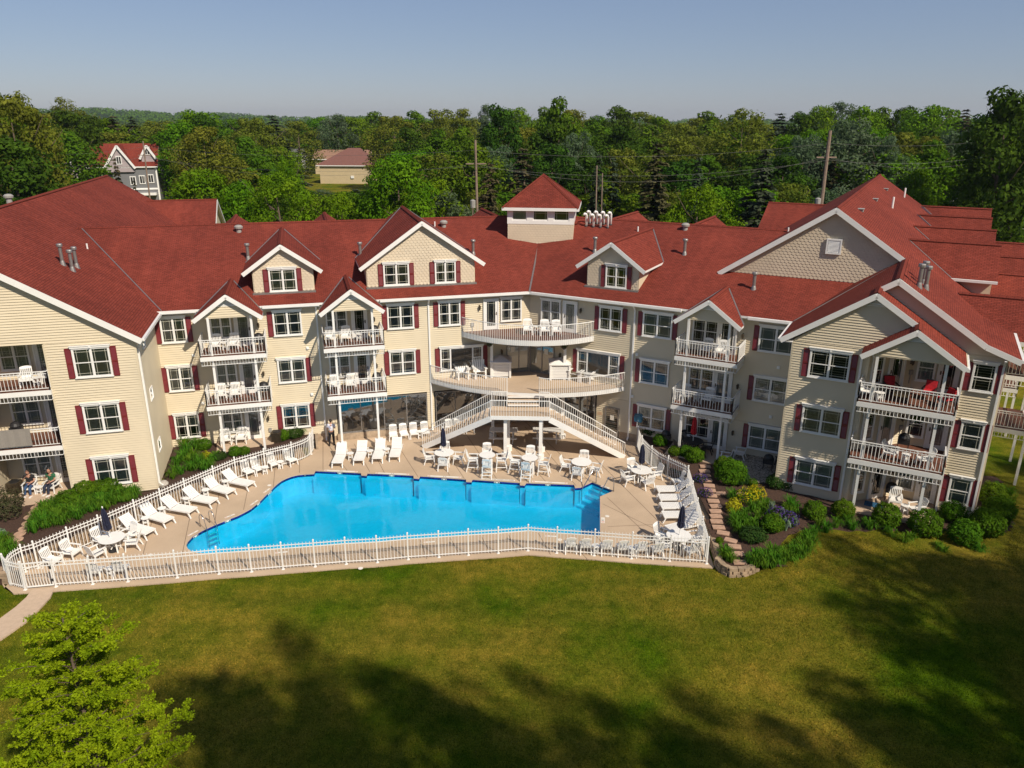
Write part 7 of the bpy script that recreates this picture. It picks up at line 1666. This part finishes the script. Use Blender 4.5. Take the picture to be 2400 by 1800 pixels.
def spruce(mt, seed, W=6, H_=16, n=6000):
    rr = random.Random(seed); m0 = LB(); L = 26
    for k in range(L):
        u = k / L; z = H_ * (.06 + .94 * u); R0 = W / 2 * (1 - u) ** .85 + .12; nb = max(4, int(12 * (1 - u)) + 3)
        for j in range(nb):
            a = rr.uniform(0, 6.28); Lb = R0 * rr.uniform(.7, 1.12); d = Vector((math.cos(a), math.sin(a), 0)); m_ = max(5, int(n / 80 * (Lb / (W / 2)) * 1.6))
            for i in range(m_):
                t = rr.random() ** .6; p = d * Lb * t + Vector((0, 0, z + .35 * Lb * (t - t * t * 1.15) - .12 * t)) + Vector((rr.uniform(-1, 1), rr.uniform(-1, 1), rr.uniform(-.8, .3))) * .24
                s_ = .27 * rr.uniform(.6, 1.3); e1_ = (d + Vector((rr.uniform(-.6, .6), rr.uniform(-.6, .6), rr.uniform(-.7, .1)))).normalized(); e2_ = e1_.cross(Vector((rr.uniform(-.4, .4), rr.uniform(-.4, .4), 1))).normalized()
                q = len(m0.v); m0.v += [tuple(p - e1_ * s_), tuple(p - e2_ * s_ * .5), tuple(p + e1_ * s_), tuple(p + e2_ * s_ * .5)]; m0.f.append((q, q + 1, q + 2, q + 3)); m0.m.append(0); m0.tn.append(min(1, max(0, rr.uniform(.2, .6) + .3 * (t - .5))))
    return m0.mesh('crown', [mt])
def treeproto(name, lab, crown, H_, seed, R0=.3):
    r = proto(name, lab, 'tree'); sharedpart(crown, 'crown', r); sharedpart(limb_tree('trunk', H_, R0, seed, n=0 if 'spruce' in name else 6), 'trunk', r); return [Placer(r), H_]
T = {}
T['maple'] = [treeproto('maple_tree', '', broad('leaf_bright', 11, 9, 15, .12, 44, 11000, .20), 15, 1), treeproto('maple_tree', '', broad('leaf_bright', 12, 8, 15, .15, 36, 9000, .21), 15, 2)]
T['oak'] = [treeproto('oak_tree', '', broad('leaf_green', 13, 9, 15, .15, 34, 7500, .24), 15, 3), treeproto('oak_tree', '', broad('leaf_dark', 14, 8.5, 15, .15, 34, 7500, .24), 15, 4), treeproto('oak_tree', '', broad('leaf_green', 24, 7.5, 15, .15, 30, 7500, .24, spread=.2), 15, 5)]
T['willow'] = [treeproto('willow_tree', '', broad('leaf_olive', 15, 10, 15, .1, 46, 8500, .20, spread=.2), 15, 6), treeproto('willow_tree', '', broad('leaf_olive', 16, 8, 15, .1, 34, 7500, .20, spread=.22), 15, 7)]
T['locust'] = [treeproto('locust_tree', '', broad('leaf_bright', 17, 11, 13, .1, 60, 12000, .15, spread=.2), 13, 8)]
T['poplar'] = [treeproto('poplar_tree', '', broad('leaf_silver', 18, 11, 16, .08, 54, 12000, .18, spread=.2), 16, 9)]
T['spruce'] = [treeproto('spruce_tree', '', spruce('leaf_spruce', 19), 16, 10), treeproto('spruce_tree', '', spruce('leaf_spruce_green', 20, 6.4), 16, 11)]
T['bare'] = [treeproto('sparse_tree', '', broad('leaf_olive', 21, 8, 16, .38, 30, 3600, .18, spread=.17), 17, 12, .16)]
KL = dict(maple='bright green maple', oak='dark green leafy tree', willow='olive green willowy tree', locust='feathery yellow green tree', poplar='silvery grey green tree', spruce='brownish green spruce', bare='sparse tree with thin bare limbs')
def tree(kind, px, top, wpx, D, lab=None, grp=None, v=None):
    pl = T[kind]; P_, H0 = pl[(v if v is not None else rnd.randrange(len(pl))) % len(pl)]
    t = atD(px, top, D); h = max(4, t.z); W0 = {'spruce': 6, 'locust': 11, 'poplar': 11}.get(kind, 8.6); w_ = wpx * D / 1794; s_ = w_ / W0 / 1.08
    P_((t.x, t.y, 0), rnd.uniform(0, 6.28), lab or KL[kind] + ' in the wooded belt behind the hotel', grp or (None if lab else KL[kind] + 's of the belt'), (s_, s_, h / H0 / 1.02))
# named trees one can single out
for a in [('spruce', 1148, 365, 125, 89, 'brown spruce just left of the cupola', None, 0), ('spruce', 1545, 316, 165, 91, 'tall brown spruce in front of the tree line right of the cupola', None, 0), ('spruce', 1797, 330, 165, 91, 'tall spruce left of the big utility pole', None, 1), ('spruce', 1640, 352, 90, 96, 'dark narrow spruce behind the feathery tree', None, 1), ('spruce', 1405, 345, 85, 93, 'left one of the twin dark spruces near the bare pole', None, 1), ('spruce', 1440, 352, 85, 94, 'right one of the twin dark spruces near the bare pole', None, 1),
          ('spruce', 262, 262, 90, 245, 'tall spruce behind the grey house, left one', None, 0), ('spruce', 305, 264, 95, 248, 'tall spruce behind the grey house, right one', None, 1), ('spruce', 266, 358, 46, 128, 'small spruce in front of the red house roof', None, 0), ('spruce', 312, 412, 40, 120, 'small spruce at the left corner of the grey house', None, 0),
          ('maple', 925, 340, 180, 92, 'dense bright maple in the middle of the tree line', None, 0), ('maple', 1010, 400, 150, 98, 'bright maple to the right of the dense maple', None, 1), ('maple', 468, 368, 165, 98, 'bright green maple right of the grey house', None, 0), ('maple', 560, 405, 130, 93, 'lower bright tree beside the grey house maple', None, 1), ('locust', 668, 352, 105, 110, 'bright tree in front of the tan building', None, 0), ('locust', 650, 385, 250, 91, 'feathery tree behind the left roof ridge', None, 0), ('locust', 790, 440, 200, 92, 'low feathery tree below the tan building', None, 0), ('locust', 960, 455, 220, 92, 'low feathery tree behind the large dormer', None, 0),
          ('locust', 1640, 415, 220, 87, 'yellow green feathery tree left of the right wing roof', None, 0), ('poplar', 2000, 262, 230, 130, 'large silvery tree right of the big utility pole', None, 0), ('poplar', 1890, 300, 150, 128, 'smaller silvery tree at the big utility pole', None, 0), ('poplar', 2090, 300, 120, 128, 'silvery tree with pale limbs', None, 0), ('willow', 2190, 298, 100, 150, 'golden green tree behind the right ridge', None, 0), ('maple', 2160, 375, 70, 125, 'small bright maple by the house at right', None, 1),
          ('bare', 1750, 222, 190, 150, 'sparse tree with arching bare limbs against the sky', None, 0), ('bare', 150, 205, 120, 260, 'leaning sparse tree on the left skyline', None, 0), ('oak', 2390, 178, 190, 118, 'tall dark tree at the right edge', None, 1), ('oak', 1175, 228, 120, 150, 'dark pointed tree on the skyline above the spruce', None, 1), ('oak', 1310, 218, 130, 158, 'tall leafy tree above the cupola', None, 2), ('willow', 590, 258, 130, 190, 'broad olive tree left of the tan building', None, 0), ('willow', 470, 275, 130, 150, 'round olive tree above the bright maple', None, 0), ('maple', 455, 243, 130, 215, 'light green tree on the left skyline', None, 1), ('willow', 10, 190, 170, 130, 'large olive tree at the left edge', None, 0), ('bare', 45, 172, 110, 135, 'sparse tree top at the left edge of the sky', None, 0)]: tree(*a)
sil = [(-60, 190), (60, 235), (170, 256), (350, 268), (440, 262), (560, 268), (700, 268), (850, 262), (1000, 248), (1100, 238), (1215, 240), (1240, 268), (1300, 236), (1390, 258), (1450, 236), (1540, 268), (1680, 262), (1830, 264), (1900, 238), (2000, 234), (2100, 246), (2180, 236), (2300, 262), (2350, 228), (2460, 200)]
def silh(x):
    for (a, ya), (b, yb) in zip(sil, sil[1:]):
        if a <= x <= b: return ya + (yb - ya) * (x - a) / (b - a)
    return 250
WK = ['oak', 'oak', 'oak', 'maple', 'willow', 'oak', 'willow', 'maple', 'poplar', 'spruce', 'oak']
for row, (D0, D1, st, y0) in enumerate(((205, 290, 50, 0), (150, 190, 64, 34), (118, 140, 80, 80), (96, 108, 92, 135))):
    x = -70
    while x < 2480:
        D = rnd.uniform(D0, D1); px = x + rnd.uniform(-14, 14); top = silh(px) + y0 + rnd.uniform(0, 16)
        if row == 0: top = silh(px) + rnd.uniform(-9, 8)
        if 130 < px < 400: top = {0: top + 10, 1: max(top, 300), 2: 478, 3: 480}[row] if px > 175 or row > 1 else top; 
        if 150 < px < 395 and row == 1: D = 235
        if 80 < px < 440 and row > 1: top = max(top, 452)
        if 690 < px < 890 and row > 0: top = max(top, 440)
        if 600 < px < 725 and row in (1,): top = max(top, 330)
        if row == 3: top = max(top, 430 + rnd.uniform(-20, 20))
        if row == 3 and 2120 < px: x += st; continue
        if row == 2 and 2230 < px < 2400: top = max(top, 350)
        if 700 < px < 880 and row == 0: D = rnd.uniform(310, 360)
        k = rnd.choice(WK)
        if px < 260: k = rnd.choice(['willow', 'willow', 'oak'])
        if 1620 < px < 1800 and row < 3: k = rnd.choice(['willow', 'oak'])
        zn = [(130, 'at the far left'), (400, 'near the grey house'), (600, 'right of the grey house'), (720, 'left of the tan building'), (880, 'above the tan building'), (1060, 'above the large dormer'), (1200, 'left of the cupola'), (1360, 'above the cupola'), (1500, 'above the gooseneck vents'), (1650, 'above the right dormer'), (1800, 'left of the tall brown pole'), (1960, 'at the tall brown pole'), (2120, 'above the right ridge'), (2260, 'right of the right ridge'), (9999, 'at the far right')]
        tree(k, px, top, rnd.uniform(*((85, 140), (105, 175), (125, 200), (130, 200))[row]), D, '%s %s, %s' % (KL[k], ['on the skyline', 'in the upper belt', 'in the middle of the belt', 'just behind the hotel roofs'][row], next(b for a, b in zn if px < a)), KL[k] + 's of the wooded belt')
        x += st * rnd.uniform(.85, 1.15)
# far woods and hills
fm = LB(); rr = random.Random(77)
for k in range(900):
    D = 420 * (3.4 ** rr.random()) ; a = R_(rr.uniform(-40, 40)); hh = rr.uniform(9, 15) * (1 if D < 700 else 1.2)
    c = (D * math.sin(a), D * math.cos(a), hh * .55)
    if 215 < D < 0: continue
    leafcloud(fm, c, (rr.uniform(8, 15), rr.uniform(8, 15), hh * .5), 110, 1.15, k, shell=.9)
fo = fm.build('far_wood', 'leaf_green'); tag(fo, 'distant woodland fading towards the horizon', 'woods', None, 'stuff')
hm = MB(); cols = 120
def hillh(px): return 19.6 + 2600 * max(.0006, (288 - (271 + 12 * smooth(150, 750, px) + 2 * math.sin(px * .02) + 8 * smooth(700, 1300, px))) / 1794)
H1 = []
for i in range(cols + 1):
    px = -500 + 3400 * i / cols; p = atD(px, 280, 2600); q = p * 1.0; f = atD(px, 280, 1500); h = hillh(px) + 2.5 * noise.noise(Vector((px * .03, 0, 0)))
    H1.append([(f.x, f.y, 0), (p.x * .8, p.y * .8, h * .45), (p.x, p.y, h), (p.x * 1.4, p.y * 1.4, 0)])
for a, b in zip(H1, H1[1:]):
    for j in range(3): hm.face([a[j], b[j], b[j + 1], a[j + 1]])
ho = hm.build('hills', 'leaf_dark', smooth=True, kind='structure'); ho['label'] = 'low wooded hills on the horizon'
ht = LB()
for k in range(1500):
    px = rr.uniform(-100, 2500); D = rr.uniform(1900, 2700); p = atD(px, 280, D); h = hillh(px); z = h * min(1, (.45 + .55 * (D - 2080) / 520) if D > 2080 else .45 * (D - 1500) / 580)
    if D > 2620: z = h
    leafcloud(ht, (p.x, p.y, z + 2), (14, 14, 6), 34, 3.4, k, shell=.9)
o = ht.build('far_wood', 'leaf_green'); tag(o, 'tree cover of the low hills on the horizon', 'woods', None, 'stuff')
# trees beyond the right edge of the view that shade the lawn
tall = [((440, 1560), 34, 4.2), ((700, 1550), 34, 4.6), ((930, 1580), 33, 4.0), ((1120, 1660), 33, 4.2), ((560, 1640), 32, 4.4), ((1930, 1310), 27, 4.6), ((2090, 1290), 26, 4.4), ((2260, 1230), 26, 4.6), ((2360, 1080), 25, 4.6), ((2440, 1330), 26, 5.5), ((2190, 1420), 26, 5), ((1290, 1640), 32, 3.6), ((1460, 1670), 30, 3.2), ((1650, 1640), 30, 3.4), ((1830, 1560), 29, 3.8), ((1990, 1470), 28, 4.2), ((2250, 1560), 27, 5), (Vector((25, 42.5, 0)), 27, 4.5), (Vector((29, 42, 0)), 27, 4.8), (Vector((33, 46, 0)), 27, 5), (Vector((37, 40, 0)), 26, 4.5)]
for i, (xy, h, r_) in enumerate(tall):
    s_ = xy if isinstance(xy, Vector) else at(xy[0], xy[1], 0); o_ = h / math.tan(R_(SUN_EL)); c = s_ + Vector((math.sin(R_(SUN_AZ)), math.cos(R_(SUN_AZ)), 0)) * o_
    P_, H0 = T['bare'][0] if i % 2 else T['oak'][i % 3]; sc = r_ / 4.6; P_((c.x, c.y, 0), i * 1.3, 'tall dark green tree outside the view on the right, shading the lawn', 'tall trees shading the lawn', (sc, sc, h / 15))
# foreground tree at lower left
ft = proto('young_tree', 'young lime green tree in the lower left foreground', 'tree'); top = atD(140, 1422, 17.4); ft.location = (top.x, top.y, 0); HF = top.z
m0 = LB(); wd = MB(); rr = random.Random(8); wd.tube([(0, 0, -.2), (.03, .02, HF * .5), (0, 0, HF * .97)], [.10, .065, .012], 8)
def lv(p, s_):
    nrm = Vector((rr.uniform(-.6, .6), rr.uniform(-.6, .6), rr.uniform(.2, 1))).normalized(); x = nrm.orthogonal().normalized(); y = nrm.cross(x); a = rr.uniform(0, 6.28); e1_ = x * math.cos(a) + y * math.sin(a); e2_ = nrm.cross(e1_)
    i = len(m0.v); m0.v += [tuple(p - e1_ * s_), tuple(p - e2_ * s_ * .6), tuple(p + e1_ * s_), tuple(p + e2_ * s_ * .6)]; m0.f.append((i, i + 1, i + 2, i + 3)); m0.m.append(0); m0.tn.append(rr.uniform(.15, 1))
for k in range(130):
    u = (k + rr.random()) / 130; z = HF * (.16 + .80 * u); a = k * 2.39996 + rr.uniform(-.3, .3); L = 2.2 * (1 - u) ** .45 * (.72 + .28 * min(1, u * 3)) * rr.uniform(.55, 1.18) + .15; d = Vector((math.cos(a), math.sin(a), 0)); up = .30 + .5 * u
    P = [Vector((0, 0, z)) + d * L * t + Vector((0, 0, L * up * (t - .35 * t * t))) for t in (0, .33, .66, 1)]
    wd.tube([tuple(q) for q in P], [.03 * (1 - u) + .01, .02 * (1 - u) + .006, .01, .004], 4)
    for j in range(int(7 + 13 * L / 3)):
        t = rr.uniform(.12, 1) ** .8; i = min(2, int(t * 3)); q = P[i].lerp(P[i + 1], t * 3 - i); da = rr.choice((-1, 1)) * rr.uniform(.5, 1.1); d2 = Vector((math.cos(a + da), math.sin(a + da), rr.uniform(-.15, .35))); l2 = L * .26 * rr.uniform(.5, 1.1) * (1.15 - t * .6) + .08
        for n_ in range(int(36 + 150 * l2)):
            tt = rr.random(); lv(q + d2 * l2 * tt + Vector((rr.uniform(-1, 1), rr.uniform(-1, 1), rr.uniform(-1, .7))) * .07, rr.uniform(.018, .042))
part(wd, 'trunk', 'bark', ft, True); c = m0.mesh('crown', ['leaf_lime']); sharedpart(c, 'crown', ft)
mb = MB(); mb.lathe([(.9, -.08), (.8, 0.03), (0, .05)], (top.x, top.y, -.03), 16); mb.build('mulch_ring', 'mulch', kind='structure', label='ring of mulch round the young tree')
# ------------------------------------------------------------------ houses beyond
def gbox(F, s0, s1, n0, n1, z0, z1, mt, par, name='wall'): mb = MB(F); mb.box(s0, s1, n0, n1, z0, z1); return mb.build(name, mt, par)
def rpoly(par, F, pts, mt, th=.25, name='roof'): mb = MB(); roofpoly(F, pts, th, mb=mb, side=1); return mb.build(name, [mt, 'white'], par)
p = atD(372, 440, 205); FH = Fr((p.x, p.y, 0), R_(74)); g = obj('grey_house', None, loc=(p.x, p.y, 0)); tag(g, 'grey house with a red roof and white gabled dormers behind the left roof', 'house')
gbox(FH, -9.5, 0, -12, 0, 0, 9.6, 'grey_house', g); gbox(FH, -25, -9.52, -12, -1, 0, 7.6, 'grey_house', g)
rpoly(g, FH, [(-10, .5, 9.4), (.5, .5, 9.4), (.5, -6, 14.2), (-26, -6, 14.2), (-26, .2, 8.6), (-10, .2, 8.6)][:0] or [(-26, .5, 9.4), (.5, .5, 9.4), (.5, -6, 14.4), (-26, -6, 14.4)], 'roof'); rpoly(g, FH, [(-26, -12.5, 9.4), (.5, -12.5, 9.4), (.5, -6, 14.4), (-26, -6, 14.4)], 'roof')
for sa, hw, za, zb0 in ((-7.6, 3.3, 14.2, 9.2), (-1.5, 1.8, 14.2, 11.2), (-19.5, 3.6, 13.6, 8.0)):
    n = .5 if hw > 2 else -.8; k = (za - zb0) / hw
    mb = MB(FH); mb.q([(sa - hw + .3, n, zb0), (sa + hw - .3, n, zb0), (sa, n, za - .3)]); mb.box(sa - hw + .35, sa + hw - .35, n - 2, n - .02, zb0 - (1 if hw > 2 else 1.8), zb0 + .2); mb.build('gable_wall', 'mauve_house', g)
    for sg in (-1, 1):
        rpoly(g, FH, [(sa, n + .4, za), (sa, -6, za), (sa + sg * hw, -6 + 0, zb0), (sa + sg * hw, n + .4, zb0)], 'roof'); mb = MB(FH); mb.bar((sa, n + .45, za - .2), (sa + sg * hw, n + .45, zb0 - .2), .1, .5); mb.build('rake_board', 'white', g)
    mb = MB(FH); mb.box(sa - .6, sa + .6, n + .02, n + .14, zb0 + .7, zb0 + 2.6); w_ = mb.build('window', 'white', g); mb = MB(FH); mb.box(sa - .42, sa - .06, n + .14, n + .16, zb0 + .9, zb0 + 2.4); mb.box(sa + .06, sa + .42, n + .14, n + .16, zb0 + .9, zb0 + 2.4); mb.build('pane', 'interior', w_)
for s_, z in ((-5.3, 6.2), (-1.4, 6.6), (-3.3, 6.4), (-12, 4.5)):
    mb = MB(FH); mb.box(s_ - .65, s_ + .65, .02, .16, z - 1, z + 1); w_ = mb.build('window', 'white', g); mb = MB(FH); mb.box(s_ - .48, s_ - .05, .16, .18, z - .8, z + .8); mb.box(s_ + .05, s_ + .48, .16, .18, z - .8, z + .8); mb.build('pane', 'interior', w_)
mb = MB(FH); mb.box(-9.6, .1, .02, .14, 4.1, 4.5); mb.box(-9.6, .1, .02, .16, 9.0, 9.4); mb.box(-.2, .15, .02, .18, 0, 9); mb.box(-6.5, -.5, .02, 1.6, 2.9, 3.4); mb.build('trim', 'white', g)
p = atD(742, 400, 262); FT = Fr((p.x, p.y, 0), R_(92)); g = obj('tan_building', None, loc=(p.x, p.y, 0)); tag(g, 'tan building with a brown hipped roof between the trees', 'building')
gbox(FT, 1, 17, -14, 0, 0, 6.2, 'tan_wall', g)
rpoly(g, FT, [(0, .6, 6.2), (18, .6, 6.2), (13, -7, 11.3), (9, -7, 11.3)], 'brown_roof'); rpoly(g, FT, [(0, .6, 6.2), (9, -7, 11.3), (0, -14.6, 6.2)], 'brown_roof'); rpoly(g, FT, [(18, .6, 6.2), (13, -7, 11.3), (18, -14.6, 6.2)], 'brown_roof')
mb = MB(FT); mb.box(.2, 17.8, .45, .62, 5.95, 6.2); mb.box(11, 12, .02, .3, 2.2, 3); mb.build('trim', 'white', g)
p = atD(738, 380, 310); FT = Fr((p.x, p.y, 0), R_(90)); g = obj('low_house', None, loc=(p.x, p.y, 0)); tag(g, 'low house with a long tan roof behind the tan building', 'house'); gbox(FT, 0, 20, -10, 0, 0, 5.2, 'tan_wall', g); rpoly(g, FT, [(-1, .8, 6.0), (21, .8, 6.0), (21, -5, 9.2), (-1, -5, 9.2)], 'tan_roof')
for px, py, D, az, w_, lab in ((2205, 372, 215, 96, 14, 'white house with a grey roof at the right'), (1745, 398, 190, 95, 8, 'small white house glimpsed between the spruces'), (2285, 476, 160, 84, 16, 'low house behind the lawn at the far right'), (2155, 430, 205, 90, 9, 'pale shed behind the right ridge'), (640, 352, 330, 90, 12, 'small house glimpsed left of the tan building')):
    p = atD(px, py, D); FT = Fr((p.x, p.y, 0), R_(az)); zt = p.z; g = obj('distant_house', None, loc=(p.x, p.y, 0)); tag(g, lab, 'house', 'houses behind the hotel'); gbox(FT, 0, w_, -8, 0, 0, max(2.4, zt - 2.2), 'white', g); z = max(2.4, zt - 2.2)
    rpoly(g, FT, [(-.5, .6, z), (w_ + .5, .6, z), (w_ + .5, -4, z + 2.6), (-.5, -4, z + 2.6)], 'grey_roof'); rpoly(g, FT, [(-.5, -8.6, z), (w_ + .5, -8.6, z), (w_ + .5, -4, z + 2.6), (-.5, -4, z + 2.6)], 'grey_roof')
    mb = MB(FT)
    for k in range(3): mb.box(w_ * (.15 + .3 * k), w_ * (.15 + .3 * k) + 1.1, .02, .08, z - 1.7, z - .5)
    mb.build('window', 'interior', g)
# road and car park glimpses
for P_, lab in (([(380, 440), (420, 428), (560, 432), (560, 450), (430, 452)], 'pale driveway beyond the bright maple'), ([(540, 402), (610, 396), (640, 404), (560, 418)], 'sandy track between the trees'), ([(2230, 455), (2400, 452), (2420, 466), (2250, 470)], 'pale drive at the far right'), ([(2280, 552), (2420, 556), (2420, 563), (2280, 558)], 'concrete path behind the right wing')):
    mb = MB(); mb.slab([at(x, y, .35) for x, y in P_], .0, .36); mb.build('road', 'asphalt', kind='structure', label=lab)
def car(px, py, D, rz, mt, lab):
    p = atD(px, py, D); p.z = .36; r = obj('parked_car', None, loc=tuple(p), rz=rz); tag(r, lab, 'car', 'parked cars'); m0 = MB()
    prof = [(-2.2, .35), (-2.2, .8), (-1.3, .95), (-.8, 1.42), (.9, 1.45), (1.6, .98), (2.2, .85), (2.2, .35)]
    for y in (-.85, .85): m0.face([(x, y, z) for x, z in prof])
    for a, b in zip(prof, prof[1:] + prof[:1]): m0.face([(a[0], -.85, a[1]), (b[0], -.85, b[1]), (b[0], .85, b[1]), (a[0], .85, a[1])])
    obj('body', m0.mesh('body', [mt]), r, loc=tuple(p), rz=rz); m0 = MB(); m0.box(-.7, .85, -.87, .87, 1.0, 1.35); obj('windows', m0.mesh('windows', ['interior']), r, loc=tuple(p), rz=rz)
    for x in (-1.35, 1.35):
        for y in (-.82, .82): m0 = MB(); m0.tube([(x, y - .1, .33), (x, y + .1, .33)], .33, 10); obj('wheel', m0.mesh('wheel', ['dark']), r, loc=tuple(p), rz=rz)
car(633, 377, 250, .1, 'white', 'white car parked among the trees left of the tan building'); car(612, 380, 252, .1, 'white', 'white car behind the bright maple'); car(2130, 432, 190, .2, 'white', 'white car behind the right ridge')
# utility poles and wires
def pole(px, ytop, D, pxb, lab, arm=True, r_=.16, mt='wood_pole'):
    t = atD(px, ytop, D); b = atD(pxb, 480, D); r = obj('utility_pole', None, loc=(b.x, b.y, 0)); tag(r, lab, 'utility pole', 'utility poles')
    d = (t - Vector((b.x, b.y, b.z))); base = Vector((b.x, b.y, b.z)) + d * ((0 - b.z) / d.z) if d.z else b
    m0 = MB(); m0.tube([tuple(base), tuple(t)], [r_, r_ * .75], 8); m0.build('mast', mt, r)
    q = base.lerp(t, .86)
    if arm:
        m0 = MB(); m0.bar((q.x - 1.1, q.y, q.z), (q.x + 1.1, q.y + .3, q.z), .1, .12); m0.build('crossarm', mt, r)
        m0 = MB(); m0.lathe([(.28, -.45), (.3, .35), (.1, .45)], tuple(base.lerp(t, .62) + Vector((-.45, -.1, 0))), 10); m0.build('transformer', 'planter', r)
    return t, q
t1, q1 = pole(335, 331, 150, 353, 'leaning wooden utility pole in front of the grey house'); t2, q2 = pole(1114, 328, 87, 1118, 'wooden utility pole left of the cupola'); t4, q4 = pole(1946, 306, 89, 1925, 'tall brown utility pole left of the right ridge', r_=.24)
pole(1399, 388, 86, 1397, 'bare pale pole behind the gooseneck vents', False, .09); pole(1412, 406, 88, 1410, 'thin dark pole beside the bare pale pole', False, .08); pole(1108, 486, 84, 1108, 'slim lamp post behind the ridge left of the cupola', False, .07)
def wire(a, b, sag, lab):
    n = 16; P = [a.lerp(b, i / n) - Vector((0, 0, sag * 4 * (i / n) * (1 - i / n))) for i in range(n + 1)]
    m0 = MB(); m0.tube([tuple(p) for p in P], .012, 4); o = m0.build('overhead_wire', 'wire'); tag(o, lab, 'wire', 'overhead wires')
a0 = atD(-40, 372, 165); z0_ = atD(2450, 330, 135)
for (a, b, nm) in ((q1, a0, 'left edge to the leaning pole'), (q2, q1, 'leaning pole to the pole by the cupola'), (q4, q2, 'pole by the cupola to the tall brown pole'), (z0_, q4, 'tall brown pole to the right edge')):
    wire(a, b, 2.2, 'overhead wire from the ' + nm); wire(a + Vector((0, .4, 1.4)), b + Vector((0, .4, 1.4)), 1.0, 'upper overhead wire from the ' + nm)
    wire(a + Vector((0, -.4, -.25)), b + Vector((0, -.4, -.25)), 1.3, 'lower overhead wire from the ' + nm)
# haze
mb = MB(); mb.box(-4200, 4200, -60, 6300, -4, 95); hz = mb.build('haze', None or [], kind='stuff')
mt = bpy.data.materials.new('haze'); mt.use_nodes = True; t = mt.node_tree; t.nodes.clear(); out = t.nodes.new('ShaderNodeOutputMaterial'); pv = t.nodes.new('ShaderNodeVolumePrincipled'); pv.inputs['Color'].default_value = (.72, .82, .95, 1); pv.inputs['Density'].default_value = .00008; pv.inputs['Anisotropy'].default_value = .2; t.links.new(pv.outputs[0], out.inputs['Volume'])
hz.data.materials.append(mt); hz['label'] = 'thin summer haze over the whole place'; hz['category'] = 'haze'
